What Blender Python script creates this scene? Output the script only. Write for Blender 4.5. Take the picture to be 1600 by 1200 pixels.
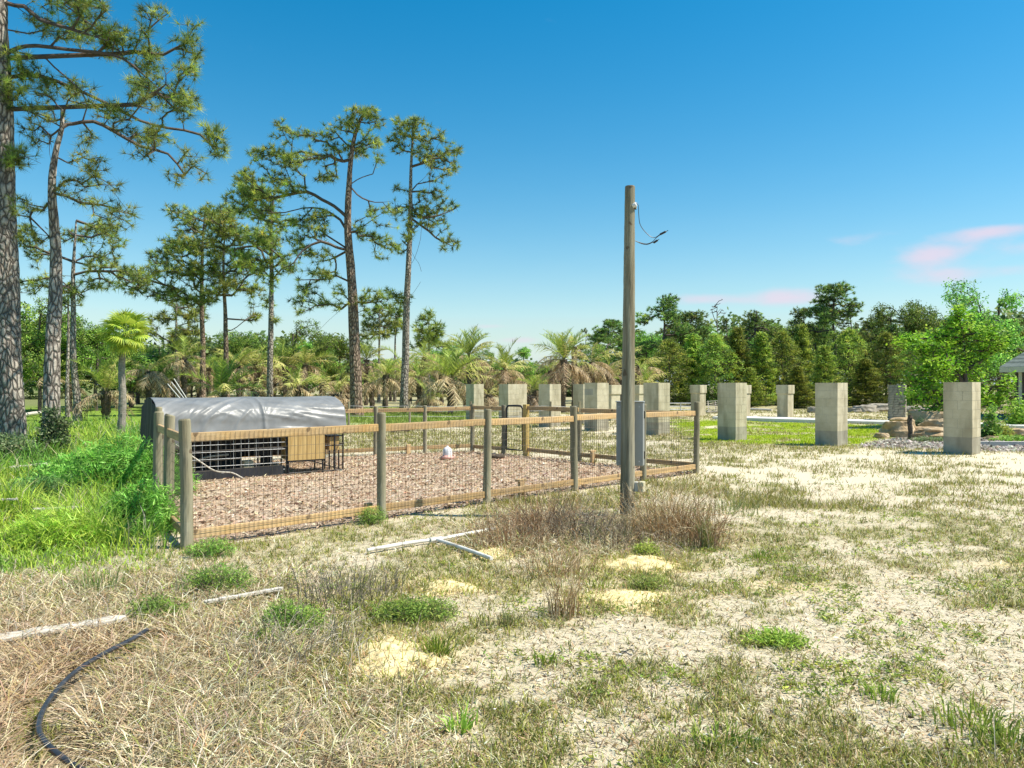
import bpy, math, random
import numpy as np
from mathutils import Vector, Matrix

SC = bpy.context.scene
for o in list(bpy.data.objects):
    bpy.data.objects.remove(o)
COL = SC.collection
R = math.radians
random.seed(7)
RNG = np.random.default_rng(7)

# ------------------------------------------------------------------ camera, sky, sun, exposure
EYE = 1.62
FPX = 1150.0                      # focal length in pixels of a 1600 px wide picture
cam_d = bpy.data.cameras.new('camera')
cam = bpy.data.objects.new('camera', cam_d)
COL.objects.link(cam)
cam.location = (0, 0, EYE)
cam.rotation_euler = (R(90), 0, 0)
cam_d.sensor_width = 36
cam_d.lens = 36 * FPX / 1600
cam_d.clip_start = 0.05
cam_d.clip_end = 4000
SC.camera = cam

SUN_AZ, SUN_EL = 97.0, 56.0
world = bpy.data.worlds.new('World')
SC.world = world
world.use_nodes = True
wt = world.node_tree
for n in list(wt.nodes):
    wt.nodes.remove(n)


def nd(t, kind, **kw):
    n = t.nodes.new(kind)
    for k, v in kw.items():
        if k.startswith('i_'):
            n.inputs[k[2:].replace('_', ' ')].default_value = v
        else:
            setattr(n, k, v)
    return n


def mth(t, op, a, b=None, c=None, clamp=False):
    n = t.nodes.new('ShaderNodeMath')
    n.operation = op
    n.use_clamp = clamp
    for i, x in enumerate((a, b, c)):
        if x is None:
            continue
        if isinstance(x, (int, float)):
            n.inputs[i].default_value = x
        else:
            t.links.new(x, n.inputs[i])
    return n.outputs[0]


def mixc(t, fac, a, b, blend='MIX'):
    n = t.nodes.new('ShaderNodeMix')
    n.data_type = 'RGBA'
    n.blend_type = blend
    for i, x in ((0, fac), (6, a), (7, b)):
        if isinstance(x, (int, float)):
            n.inputs[i].default_value = x
        elif isinstance(x, tuple):
            n.inputs[i].default_value = x if len(x) == 4 else (*x, 1)
        else:
            t.links.new(x, n.inputs[i])
    return n.outputs[2]


sky = nd(wt, 'ShaderNodeTexSky', sky_type='NISHITA', sun_disc=False, sun_elevation=R(SUN_EL),
         sun_rotation=R(SUN_AZ), altitude=20, air_density=1.25, dust_density=0.35, ozone_density=3.0)
hsv = nd(wt, 'ShaderNodeHueSaturation')
hsv.inputs['Hue'].default_value = 0.487
hsv.inputs['Saturation'].default_value = 1.5
hsv.inputs['Value'].default_value = 1.0
wt.links.new(sky.outputs[0], hsv.inputs['Color'])
tc = nd(wt, 'ShaderNodeTexCoord')
sep = nd(wt, 'ShaderNodeSeparateXYZ')
wt.links.new(tc.outputs['Generated'], sep.inputs[0])
az = mth(wt, 'ARCTAN2', sep.outputs[0], sep.outputs[1])
el = mth(wt, 'ARCSINE', sep.outputs[2])
mp = nd(wt, 'ShaderNodeMapping')
mp.inputs['Scale'].default_value = (1, 1, 2.6)
wt.links.new(tc.outputs['Generated'], mp.inputs[0])
cn = nd(wt, 'ShaderNodeTexNoise')
cn.inputs['Scale'].default_value = 16.0
cn.inputs['Detail'].default_value = 5
cn.inputs['Roughness'].default_value = 0.55
wt.links.new(mp.outputs[0], cn.inputs['Vector'])
# soft pinkish clouds low over the horizon: centre azimuth, elevation, half widths (radians), strength
CLOUDS = [(0.520, 0.153, 0.060, 0.018, 1.15), (0.578, 0.172, 0.060, 0.011, 1.1), (0.545, 0.126, 0.09, 0.014, 0.85), (0.63, 0.150, 0.05, 0.010, 0.8),
          (0.36, 0.110, 0.09, 0.016, 0.95), (0.25, 0.112, 0.06, 0.012, 0.8), (0.43, 0.178, 0.05, 0.012, 0.45), (0.01, 0.060, 0.06, 0.007, 0.75),
          (-0.03, 0.078, 0.04, 0.005, 0.7), (0.66, 0.45, 0.10, 0.03, 0.5), (-0.75, 0.14, 0.14, 0.02, 0.8), (0.95, 0.15, 0.2, 0.03, 0.9),
          (1.6, 0.12, 0.3, 0.03, 0.8), (2.6, 0.16, 0.3, 0.03, 0.8), (-1.8, 0.15, 0.4, 0.04, 0.8)]
acc = None
for ca, ce, ra, re_, st in CLOUDS:
    dx = mth(wt, 'DIVIDE', mth(wt, 'SUBTRACT', az, ca), ra)
    dy = mth(wt, 'DIVIDE', mth(wt, 'SUBTRACT', el, ce), re_)
    rr = mth(wt, 'ADD', mth(wt, 'MULTIPLY', dx, dx), mth(wt, 'MULTIPLY', dy, dy))
    g = mth(wt, 'MULTIPLY', mth(wt, 'EXPONENT', mth(wt, 'MULTIPLY', rr, -1.5)), st)
    acc = g if acc is None else mth(wt, 'ADD', acc, g)
nz = mth(wt, 'MULTIPLY', mth(wt, 'SUBTRACT', cn.outputs['Fac'], 0.5), 2.2)
mr = nd(wt, 'ShaderNodeMapRange', interpolation_type='SMOOTHSTEP')
mr.inputs[1].default_value = 0.25
mr.inputs[2].default_value = 1.25
wt.links.new(mth(wt, 'ADD', acc, mth(wt, 'MULTIPLY', nz, 0.55)), mr.inputs[0])
mask = mth(wt, 'MULTIPLY', mr.outputs[0], 0.8)
# thin whitish veil close to the horizon, breaking up with the same noise
veil = mth(wt, 'MULTIPLY', mth(wt, 'EXPONENT', mth(wt, 'MULTIPLY', mth(wt, 'ABSOLUTE', el), -12.0)),
           mth(wt, 'ADD', mth(wt, 'MULTIPLY', nz, 0.2), 0.9, clamp=True), clamp=True)
c1 = mixc(wt, veil, hsv.outputs[0], (4.1, 5.5, 6.4))
c2 = mixc(wt, mask, c1, (5.8, 4.85, 5.7))
bg = nd(wt, 'ShaderNodeBackground')
bg.inputs['Strength'].default_value = 0.08
wt.links.new(c2, bg.inputs[0])
wo = nd(wt, 'ShaderNodeOutputWorld')
wt.links.new(bg.outputs[0], wo.inputs[0])

sun_d = bpy.data.lights.new('sun', 'SUN')
sun_d.energy = 4.1
sun_d.angle = R(0.55)
sun_d.color = (1.0, 0.94, 0.81)
sun = bpy.data.objects.new('sun', sun_d)
COL.objects.link(sun)
sdir = Vector((math.sin(R(SUN_AZ)) * math.cos(R(SUN_EL)), math.cos(R(SUN_AZ)) * math.cos(R(SUN_EL)), math.sin(R(SUN_EL))))
sun.rotation_euler = sdir.to_track_quat('Z', 'Y').to_euler()
SC.view_settings.view_transform = 'Standard'
SC.view_settings.look = 'None'
SC.view_settings.gamma = 1
SC.view_settings.use_curve_mapping = False
SC.view_settings.exposure = 0.90
SC.cycles.max_bounces = 6
SC.cycles.transparent_max_bounces = 8

# ------------------------------------------------------------------ numeric helpers


def gx(u, v):                     # ground point seen at a picture position -> (X, Y)
    y = EYE * FPX / (v - 600.0)
    return ((u - 800.0) / FPX * y, y)


def pw(u, v, y):                  # point at depth y
    return np.array([(u - 800.0) / FPX * y, y, EYE - (v - 600.0) / FPX * y])


def _hash(ix, iy, seed):
    h = (ix.astype(np.int64) * 374761393 + iy.astype(np.int64) * 668265263 + seed * 974634777) & 0x7fffffff
    h = ((h ^ (h >> 13)) * 1274126177) & 0x7fffffff
    h = h ^ (h >> 16)
    return (h & 0xffff) / 65535.0


def vn(x, y, seed=0):
    x = np.asarray(x, float)
    y = np.asarray(y, float)
    ix = np.floor(x)
    iy = np.floor(y)
    fx = x - ix
    fy = y - iy
    fx = fx * fx * (3 - 2 * fx)
    fy = fy * fy * (3 - 2 * fy)
    a = _hash(ix, iy, seed)
    b = _hash(ix + 1, iy, seed)
    c = _hash(ix, iy + 1, seed)
    d = _hash(ix + 1, iy + 1, seed)
    return (a * (1 - fx) + b * fx) * (1 - fy) + (c * (1 - fx) + d * fx) * fy


def fbm(x, y, seed=0, oct=4):
    s = 0
    a = 0.5
    t = 0
    for k in range(oct):
        s = s + a * vn(x * 2 ** k + 13.7 * k, y * 2 ** k + 7.1 * k, seed + k)
        t += a
        a *= 0.5
    return s / t


def sm(a, b, x):
    t = np.clip((x - a) / (b - a), 0, 1)
    return t * t * (3 - 2 * t)


def unit(v):
    v = np.asarray(v, float)
    return v / np.maximum(np.linalg.norm(v, axis=-1, keepdims=True), 1e-9)


def mesh(name, V, faces, mats=None, fcol=None, midx=None, smooth=False, pattr=None, uv=None):
    """V (n,3); faces: list of int arrays (m,k); fcol (total faces,3)"""
    me = bpy.data.meshes.new(name)
    V = np.ascontiguousarray(V, dtype=np.float32)
    me.vertices.add(len(V))
    me.vertices.foreach_set('co', V.ravel())
    faces = [np.asarray(f, dtype=np.int32) for f in faces if len(f)]
    loops = np.concatenate([f.ravel() for f in faces])
    tot = np.concatenate([np.full(len(f), f.shape[1], np.int32) for f in faces])
    me.loops.add(len(loops))
    me.loops.foreach_set('vertex_index', loops)
    me.polygons.add(len(tot))
    st = np.concatenate([[0], np.cumsum(tot)[:-1]]).astype(np.int32)
    me.polygons.foreach_set('loop_start', st)
    try:
        me.polygons.foreach_set('loop_total', tot)
    except Exception:
        pass
    if mats is not None:
        for m in (mats if isinstance(mats, (list, tuple)) else [mats]):
            me.materials.append(m)
    if midx is not None:
        me.polygons.foreach_set('material_index', np.asarray(midx, np.int32))
    me.polygons.foreach_set('use_smooth', np.full(len(tot), bool(smooth)))
    if fcol is not None:
        a = me.attributes.new('Col', 'FLOAT_COLOR', 'FACE')
        c = np.ones((len(tot), 4), np.float32)
        c[:, :3] = fcol
        a.data.foreach_set('color', c.ravel())
    if pattr:
        for k, val in pattr.items():
            a = me.attributes.new(k, 'FLOAT_COLOR', 'POINT')
            c = np.ones((len(V), 4), np.float32)
            c[:, :3] = val
            a.data.foreach_set('color', c.ravel())
    me.update(calc_edges=True)
    me.validate()
    return me


class Bag:
    """collects geometry pieces into one mesh"""
    def __init__(s):
        s.V = []
        s.F = {}
        s.n = 0
        s.order = []

    def add(s, V, F, col=None, mi=0):
        V = np.asarray(V, float).reshape(-1, 3)
        F = np.asarray(F, int)
        if len(F) == 0:
            return
        c = np.zeros((len(F), 3)) if col is None else np.broadcast_to(np.asarray(col, float), (len(F), 3))
        s.order.append((F + s.n, c, np.full(len(F), mi)))
        s.V.append(V)
        s.n += len(V)

    def box(s, c, size, rot=None, mi=0, col=None):
        sx, sy, sz = [q / 2 for q in size]
        P = np.array([[x, y, z] for x in (-sx, sx) for y in (-sy, sy) for z in (-sz, sz)])
        if rot is not None:
            P = P @ np.asarray(rot).T
        P = P + np.asarray(c, float)
        s.add(P, [[0, 1, 3, 2], [4, 6, 7, 5], [0, 4, 5, 1], [2, 3, 7, 6], [0, 2, 6, 4], [1, 5, 7, 3]], col, mi)

    def beam(s, a, b, w, h, mi=0, col=None, up=(0, 0, 1)):
        """box from a to b, width w (sideways) and height h"""
        a = np.asarray(a, float)
        b = np.asarray(b, float)
        d = b - a
        L = np.linalg.norm(d)
        d = d / L
        u = np.asarray(up, float)
        side = np.cross(d, u)
        if np.linalg.norm(side) < 1e-6:
            side = np.array([1.0, 0, 0])
        side = side / np.linalg.norm(side)
        u = np.cross(side, d)
        M = np.stack([d, side, u], 1)
        s.box((a + b) / 2, (L, w, h), M, mi, col)

    def tubes(s, P0, P1, R0, R1, sides=6, mi=0, col=None, cap=False):
        P0 = np.atleast_2d(P0).astype(float)
        P1 = np.atleast_2d(P1).astype(float)
        n = len(P0)
        R0 = np.broadcast_to(np.asarray(R0, float), (n,))
        R1 = np.broadcast_to(np.asarray(R1, float), (n,))
        d = unit(P1 - P0)
        ref = np.where(np.abs(d[:, 2:3]) > 0.9, np.array([[1.0, 0, 0]]), np.array([[0, 0, 1.0]]))
        a = unit(np.cross(d, ref))
        b = np.cross(d, a)
        ang = np.arange(sides) / sides * 2 * np.pi
        ring = a[:, None] * np.cos(ang)[None, :, None] + b[:, None] * np.sin(ang)[None, :, None]
        V = np.concatenate([P0[:, None] + ring * R0[:, None, None], P1[:, None] + ring * R1[:, None, None]], 1)
        k = np.arange(sides)
        f = np.stack([k, (k + 1) % sides, (k + 1) % sides + sides, k + sides], 1)
        F = (f[None] + (np.arange(n) * 2 * sides)[:, None, None]).reshape(-1, 4)
        if col is not None and np.ndim(col) == 2 and len(col) == n:
            col = np.repeat(col, sides, axis=0)
        s.add(V.reshape(-1, 3), F, col, mi)

    def path(s, pts, rad, sides=8, mi=0, col=None, cap=True, noise=0.0, rng=None):
        pts = np.asarray(pts, float)
        n = len(pts)
        rad = np.broadcast_to(np.asarray(rad, float), (n,)).copy()
        t = np.gradient(pts, axis=0)
        t = unit(t)
        ref = np.array([0, 0, 1.0]) if abs(t[0, 2]) < 0.9 else np.array([1.0, 0, 0])
        a = unit(np.cross(t[0], ref))
        A = []
        for k in range(n):
            a = a - t[k] * np.dot(a, t[k])
            a = a / np.linalg.norm(a)
            A.append(a)
        A = np.array(A)
        B = np.cross(t, A)
        ang = np.arange(sides) / sides * 2 * np.pi
        rr = np.ones((n, sides))
        if noise:
            rr += (rng or RNG).normal(0, noise, (n, sides))
        V = pts[:, None] + (A[:, None] * np.cos(ang)[None, :, None] + B[:, None] * np.sin(ang)[None, :, None]) * (rad[:, None] * rr)[:, :, None]
        k = np.arange(sides)
        F = []
        for j in range(n - 1):
            F.append(np.stack([j * sides + k, j * sides + (k + 1) % sides, (j + 1) * sides + (k + 1) % sides, (j + 1) * sides + k], 1))
        s.add(V.reshape(-1, 3), np.concatenate(F), col, mi)
        if cap:
            for j in (0, n - 1):
                VV = np.concatenate([V[j], pts[j][None]])
                fan = np.stack([k, (k + 1) % sides, np.full(sides, sides)], 1)
                if j == 0:
                    fan = fan[:, ::-1]
                s.add(VV, fan, col, mi)

    def make(s, name, mats, smooth=False, color=True):
        order = sorted(s.order, key=lambda q: q[0].shape[1])
        groups = []
        last = None
        for F, c, m in order:
            if last == F.shape[1]:
                groups[-1].append(F)
            else:
                groups.append([F])
                last = F.shape[1]
        fs = [np.concatenate(g) for g in groups]
        col = np.concatenate([c for F, c, m in order])
        mi = np.concatenate([m for F, c, m in order])
        return mesh(name, np.concatenate(s.V), fs, mats, fcol=col if color else None, midx=mi, smooth=smooth)


def put(name, me, parent=None, loc=None, rotz=None, **props):
    o = bpy.data.objects.new(name, me)
    COL.objects.link(o)
    if parent is not None:
        o.parent = parent
    if loc is not None:
        o.location = loc
    if rotz is not None:
        o.rotation_euler = (0, 0, rotz)
    for k, v in props.items():
        if v is not None:
            o[k] = v
    return o


def thing(name, label, cat, loc=(0, 0, 0), rotz=0, group=None):
    return put(name, None, None, loc, rotz, label=label, category=cat, group=group)


def bev(o, w=0.004, seg=1):
    m = o.modifiers.new('bevel', 'BEVEL')
    m.width = w
    m.segments = seg
    m.limit_method = 'ANGLE'
    return o

# ------------------------------------------------------------------ materials


def newmat(name):
    m = bpy.data.materials.new(name)
    m.use_nodes = True
    t = m.node_tree
    b = t.nodes['Principled BSDF']
    return m, t, b


def ramp(t, fac, stops):
    n = t.nodes.new('ShaderNodeValToRGB')
    e = n.color_ramp.elements
    while len(e) > 1:
        e.remove(e[-1])
    e[0].position = stops[0][0]
    e[0].color = (*stops[0][1], 1)
    for p, c in stops[1:]:
        q = e.new(p)
        q.color = (*c, 1)
    t.links.new(fac, n.inputs[0])
    return n.outputs[0]


def noise(t, scale, detail=4, rough=0.6, vec=None, stretch=None, coord='Object', dist=0.0):
    if vec is None:
        c = t.nodes.new('ShaderNodeTexCoord')
        vec = c.outputs[coord]
    if stretch is not None:
        m = t.nodes.new('ShaderNodeMapping')
        m.inputs['Scale'].default_value = stretch
        t.links.new(vec, m.inputs[0])
        vec = m.outputs[0]
    n = t.nodes.new('ShaderNodeTexNoise')
    n.inputs['Scale'].default_value = scale
    n.inputs['Detail'].default_value = detail
    n.inputs['Roughness'].default_value = rough
    n.inputs['Distortion'].default_value = dist
    t.links.new(vec, n.inputs['Vector'])
    return n.outputs['Fac']


def bump(t, b, h, strength=0.5, dist=0.02):
    n = t.nodes.new('ShaderNodeBump')
    n.inputs['Strength'].default_value = strength
    n.inputs['Distance'].default_value = dist
    t.links.new(h, n.inputs['Height'])
    t.links.new(n.outputs[0], b.inputs['Normal'])


def sm_node(t, x, a, b):
    n = t.nodes.new('ShaderNodeMapRange')
    n.interpolation_type = 'SMOOTHSTEP'
    n.inputs[1].default_value = a
    n.inputs[2].default_value = b
    t.links.new(x, n.inputs[0])
    return n.outputs[0]


def simple(name, stops, scale=8, rough=0.8, metal=0.0, bumps=0.3, bd=0.01, stretch=None, detail=5, spec=0.3, var=0.0):
    m, t, b = newmat(name)
    f = noise(t, scale, detail, 0.65, stretch=stretch)
    out = ramp(t, f, stops)
    if var:
        # piece to piece variation and broad weathering
        hs = t.nodes.new('ShaderNodeHueSaturation')
        oi = t.nodes.new('ShaderNodeObjectInfo').outputs['Random']
        w = noise(t, 1.6, 3, 0.6)
        t.links.new(mth(t, 'ADD', mth(t, 'MULTIPLY', oi, var), mth(t, 'MULTIPLY_ADD', w, var * 1.6, 1.0 - var * 1.3)), hs.inputs['Value'])
        t.links.new(mth(t, 'MULTIPLY_ADD', w, var * 2.0, 1.0 - var * 1.2), hs.inputs['Saturation'])
        t.links.new(out, hs.inputs['Color'])
        # scattered knots
        k = noise(t, 9, 1, 0.3)
        out = mixc(t, mth(t, 'MULTIPLY', sm_node(t, k, 0.70, 0.76), 0.7), hs.outputs[0], (0.09, 0.055, 0.03))
    t.links.new(out, b.inputs['Base Color'])
    b.inputs['Roughness'].default_value = rough
    b.inputs['Metallic'].default_value = metal
    b.inputs['Specular IOR Level'].default_value = spec
    if bumps:
        bump(t, b, f, bumps, bd)
    return m


def leafmat(name, trans=0.35, rough=0.55, gain=1.0, vr=0.3, hr=0.024):
    m, t, b = newmat(name)
    a = t.nodes.new('ShaderNodeAttribute')
    a.attribute_name = 'Col'
    oi = t.nodes.new('ShaderNodeObjectInfo')
    hs = t.nodes.new('ShaderNodeHueSaturation')
    t.links.new(a.outputs['Color'], hs.inputs['Color'])
    t.links.new(mth(t, 'ADD', mth(t, 'MULTIPLY', oi.outputs['Random'], hr), 0.5 - hr / 2), hs.inputs['Hue'])
    t.links.new(mth(t, 'ADD', mth(t, 'MULTIPLY', oi.outputs['Random'], vr * gain), (1 - vr / 2) * gain), hs.inputs['Value'])
    t.links.new(hs.outputs[0], b.inputs['Base Color'])
    b.inputs['Roughness'].default_value = rough
    b.inputs['Specular IOR Level'].default_value = 0.25
    tr = t.nodes.new('ShaderNodeBsdfTranslucent')
    t.links.new(hs.outputs[0], tr.inputs[0])
    mx = t.nodes.new('ShaderNodeMixShader')
    mx.inputs[0].default_value = trans
    t.links.new(b.outputs[0], mx.inputs[1])
    t.links.new(tr.outputs[0], mx.inputs[2])
    t.links.new(mx.outputs[0], t.nodes['Material Output'].inputs[0])
    return m


M = {}
M['leaf'] = leafmat('leaf', 0.38, 0.55, 1.2)
M['far_leaf'] = leafmat('far_leaf', 0.34, 0.55, 1.12, 0.75, 0.05)
M['needle'] = leafmat('needle', 0.4, 0.6, 1.35)
M['grass'] = leafmat('grass', 0.35, 0.65)
M['straw'] = leafmat('straw', 0.25, 0.8)


def barkmat(name, a, b_, c, scale=7.0, zs=0.35):
    m, t, b = newmat(name)
    co = t.nodes.new('ShaderNodeTexCoord').outputs['Object']
    mpn = t.nodes.new('ShaderNodeMapping')
    mpn.inputs['Scale'].default_value = (1, 1, zs)
    t.links.new(co, mpn.inputs[0])
    ns = t.nodes.new('ShaderNodeTexNoise')
    ns.inputs['Scale'].default_value = 3.0
    t.links.new(mpn.outputs[0], ns.inputs['Vector'])
    add = t.nodes.new('ShaderNodeVectorMath')
    add.operation = 'ADD'
    t.links.new(mpn.outputs[0], add.inputs[0])
    sc = t.nodes.new('ShaderNodeVectorMath')
    sc.operation = 'SCALE'
    sc.inputs['Scale'].default_value = 0.25
    t.links.new(ns.outputs['Color'], sc.inputs[0])
    t.links.new(sc.outputs[0], add.inputs[1])
    v = t.nodes.new('ShaderNodeTexVoronoi')
    v.feature = 'DISTANCE_TO_EDGE'
    v.inputs['Scale'].default_value = scale
    t.links.new(add.outputs[0], v.inputs['Vector'])
    e = mth(t, 'MULTIPLY', v.outputs['Distance'], 4.0, clamp=True)
    f = noise(t, 25, 5, 0.7)
    plate = ramp(t, f, [(0.3, a), (0.6, b_), (0.75, tuple(min(1, q * 1.4) for q in b_))])
    t.links.new(mixc(t, e, c, plate), b.inputs['Base Color'])
    b.inputs['Roughness'].default_value = 0.9
    b.inputs['Specular IOR Level'].default_value = 0.15
    bump(t, b, mth(t, 'ADD', e, mth(t, 'MULTIPLY', f, 0.4)), 0.9, 0.03)
    return m


M['bark'] = barkmat('pine_bark', (0.32, 0.275, 0.22), (0.50, 0.44, 0.37), (0.075, 0.06, 0.05), 11.0, 0.42)
M['bark_red'] = barkmat('reddish_pine_bark', (0.27, 0.185, 0.125), (0.40, 0.30, 0.225), (0.06, 0.038, 0.028), 9.0, 0.4)
M['twig'] = simple('twig_bark', [(0.3, (0.07, 0.052, 0.042)), (0.7, (0.15, 0.12, 0.10))], 6, 0.9)
M['palm_trunk'] = simple('palm_trunk', [(0.3, (0.05, 0.038, 0.028)), (0.6, (0.13, 0.10, 0.075)), (0.8, (0.2, 0.16, 0.12))], 14, 0.95, bumps=0.9, bd=0.05)
M['sabal_trunk'] = simple('sabal_trunk', [(0.3, (0.16, 0.14, 0.11)), (0.65, (0.32, 0.29, 0.24))], 9, 0.9, bumps=0.5, bd=0.02, stretch=(1, 1, 4))
M['post'] = simple('weathered_post', [(0.25, (0.15, 0.125, 0.07)), (0.5, (0.27, 0.24, 0.15)), (0.75, (0.40, 0.36, 0.25))], 9, 0.85, bumps=0.6, bd=0.008, stretch=(1, 1, 0.12), var=0.3)
M['pole'] = simple('utility_pole_wood', [(0.28, (0.07, 0.055, 0.035)), (0.43, (0.17, 0.145, 0.09)), (0.57, (0.26, 0.235, 0.16)), (0.75, (0.36, 0.335, 0.25))], 7, 0.85, bumps=0.8, bd=0.01, stretch=(2.4, 2.4, 0.09), var=0.25)
M['rail'] = simple('pine_rail', [(0.25, (0.38, 0.22, 0.085)), (0.55, (0.56, 0.36, 0.15)), (0.8, (0.66, 0.47, 0.23))], 5, 0.75, bumps=0.35, bd=0.004, stretch=(0.6, 0.6, 7), var=0.4)
M['timber'] = simple('square_yellow_timber', [(0.3, (0.35, 0.24, 0.07)), (0.7, (0.52, 0.38, 0.14))], 6, 0.75, stretch=(1, 1, 0.3))
M['wire'] = simple('galvanised_wire', [(0.3, (0.11, 0.09, 0.065)), (0.7, (0.20, 0.17, 0.13))], 4, 0.5, 0.6, bumps=0)
M['wire_light'] = simple('bright_wire', [(0.3, (0.42, 0.43, 0.43)), (0.7, (0.6, 0.6, 0.6))], 4, 0.5, 0.3, bumps=0)
M['black_metal'] = simple('black_metal', [(0.3, (0.012, 0.012, 0.014)), (0.7, (0.03, 0.03, 0.035))], 4, 0.45, 0.2, bumps=0)
M['black_sheet'] = simple('black_sheet', [(0.3, (0.014, 0.014, 0.016)), (0.7, (0.035, 0.035, 0.04))], 3, 0.55, bumps=0.3)
M['box_grey'] = simple('grey_enamel', [(0.2, (0.29, 0.295, 0.285)), (0.7, (0.38, 0.385, 0.375))], 2.5, 0.42, 0.15, bumps=0.04)
M['pale_plastic'] = simple('pale_plastic', [(0.3, (0.5, 0.49, 0.44)), (0.7, (0.62, 0.6, 0.54))], 5, 0.5, bumps=0.05)
M['beige_plastic'] = simple('beige_plastic', [(0.3, (0.48, 0.43, 0.27)), (0.7, (0.60, 0.55, 0.38))], 8, 0.5, bumps=0.05)
M['white_plastic'] = simple('white_plastic', [(0.3, (0.6, 0.61, 0.64)), (0.7, (0.82, 0.82, 0.82))], 9, 0.45, bumps=0.05)
M['dirty_pvc'] = simple('dirty_white_pipe', [(0.3, (0.38, 0.34, 0.27)), (0.45, (0.66, 0.63, 0.56)), (0.7, (0.76, 0.75, 0.71))], 7, 0.5, bumps=0.05, detail=8)
M['pink_plastic'] = simple('pink_plastic', [(0.3, (0.62, 0.33, 0.27)), (0.7, (0.7, 0.42, 0.36))], 5, 0.5, bumps=0)
M['hose'] = simple('black_hose', [(0.3, (0.018, 0.019, 0.022)), (0.7, (0.05, 0.052, 0.06))], 12, 0.35, bumps=0.05, spec=0.6)
M['bleached'] = simple('bleached_board', [(0.28, (0.20, 0.165, 0.12)), (0.45, (0.52, 0.47, 0.39)), (0.75, (0.74, 0.70, 0.61))], 14, 0.85, bumps=0.6, bd=0.01, stretch=(0.5, 4, 4))
M['plywood'] = simple('nest_box_wood', [(0.3, (0.40, 0.25, 0.085)), (0.7, (0.58, 0.41, 0.17))], 6, 0.6, bumps=0.1, stretch=(4, 4, 0.4))
M['rock'] = simple('tan_rock', [(0.25, (0.20, 0.135, 0.07)), (0.5, (0.42, 0.30, 0.17)), (0.72, (0.60, 0.48, 0.33))], 3.0, 0.9, bumps=0.8, bd=0.06, detail=9)
M['rock_grey'] = simple('grey_rubble', [(0.25, (0.17, 0.145, 0.11)), (0.7, (0.42, 0.375, 0.30))], 4.0, 0.9, bumps=0.8, bd=0.05)
M['concrete'] = simple('pale_concrete', [(0.3, (0.55, 0.54, 0.50)), (0.7, (0.70, 0.69, 0.66))], 2, 0.85, bumps=0.2)
M['roof'] = simple('roof_shingle', [(0.3, (0.09, 0.115, 0.10)), (0.7, (0.17, 0.20, 0.18))], 9, 0.9, bumps=0.4)
M['fascia'] = simple('pale_green_fascia', [(0.3, (0.34, 0.38, 0.28)), (0.7, (0.42, 0.46, 0.35))], 2, 0.6, bumps=0)
M['siding'] = simple('dark_siding', [(0.3, (0.05, 0.05, 0.045)), (0.7, (0.09, 0.09, 0.08))], 3, 0.8, bumps=0.1)
M['insulator'] = simple('porcelain', [(0.3, (0.55, 0.54, 0.52)), (0.7, (0.7, 0.7, 0.68))], 8, 0.3, bumps=0)
M['glass_dark'] = simple('dark_window_glass', [(0.3, (0.015, 0.018, 0.02)), (0.7, (0.03, 0.035, 0.04))], 1, 0.1, bumps=0, spec=0.8)


def tarpmat():
    m, t, b = newmat('silver_tarp')
    f = noise(t, 3, 4, 0.5)
    t.links.new(ramp(t, f, [(0.3, (0.165, 0.165, 0.16)), (0.7, (0.25, 0.25, 0.245))]), b.inputs['Base Color'])
    b.inputs['Metallic'].default_value = 0.0
    b.inputs['Roughness'].default_value = 0.42
    g = noise(t, 160, 2, 0.5)
    bump(t, b, g, 0.08, 0.003)
    return m


M['tarp'] = tarpmat()


def blockmat(name, c0, c1, c2):
    """cement block: pale render above, greyer damp stained foot"""
    m, t, b = newmat(name)
    co = t.nodes.new('ShaderNodeNewGeometry').outputs['Position']
    f = noise(t, 3.2, 6, 0.65, vec=co)
    f2 = noise(t, 60, 3, 0.6, vec=co)
    f3 = noise(t, 1.3, 3, 0.5, vec=co, stretch=(2.5, 2.5, 0.5))
    oi = t.nodes.new('ShaderNodeObjectInfo').outputs['Random']
    base = ramp(t, mth(t, 'ADD', mth(t, 'MULTIPLY', f, 0.9), mth(t, 'MULTIPLY', oi, 0.05)), [(0.25, c0), (0.5, c1), (0.75, c2)])
    base = mixc(t, mth(t, 'MULTIPLY', sm_node(t, f3, 0.48, 0.66), 0.55), base, (c0[0] * 0.62, c0[1] * 0.62, c0[2] * 0.6))
    t.links.new(base, b.inputs['Base Color'])
    b.inputs['Roughness'].default_value = 0.95
    b.inputs['Specular IOR Level'].default_value = 0.15
    bump(t, b, mth(t, 'ADD', f2, f), 0.8, 0.008)
    return m


M['block'] = blockmat('cement_block', (0.43, 0.375, 0.25), (0.53, 0.475, 0.335), (0.63, 0.575, 0.43))
M['block_damp'] = blockmat('damp_cement_block', (0.30, 0.27, 0.20), (0.38, 0.35, 0.27), (0.46, 0.43, 0.34))
M['mortar'] = blockmat('mortar', (0.30, 0.28, 0.22), (0.38, 0.36, 0.29), (0.46, 0.44, 0.37))

# ------------------------------------------------------------------ layout of the pen (used by ground and grass)
PA = np.array(gx(292, 856))
PB = np.array(gx(1088, 739))
PC = np.array(gx(738, 705))
PD = np.array([-7.0, 14.6])
PE = np.array(gx(248, 806))         # second left corner post
E2 = unit(PB - PA)                  # along the front of the pen
E1 = np.array([E2[1], -E2[0]])      # outward from the front, towards camera right
PEN = np.array([PA, PB, PC, PD, PE])


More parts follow.
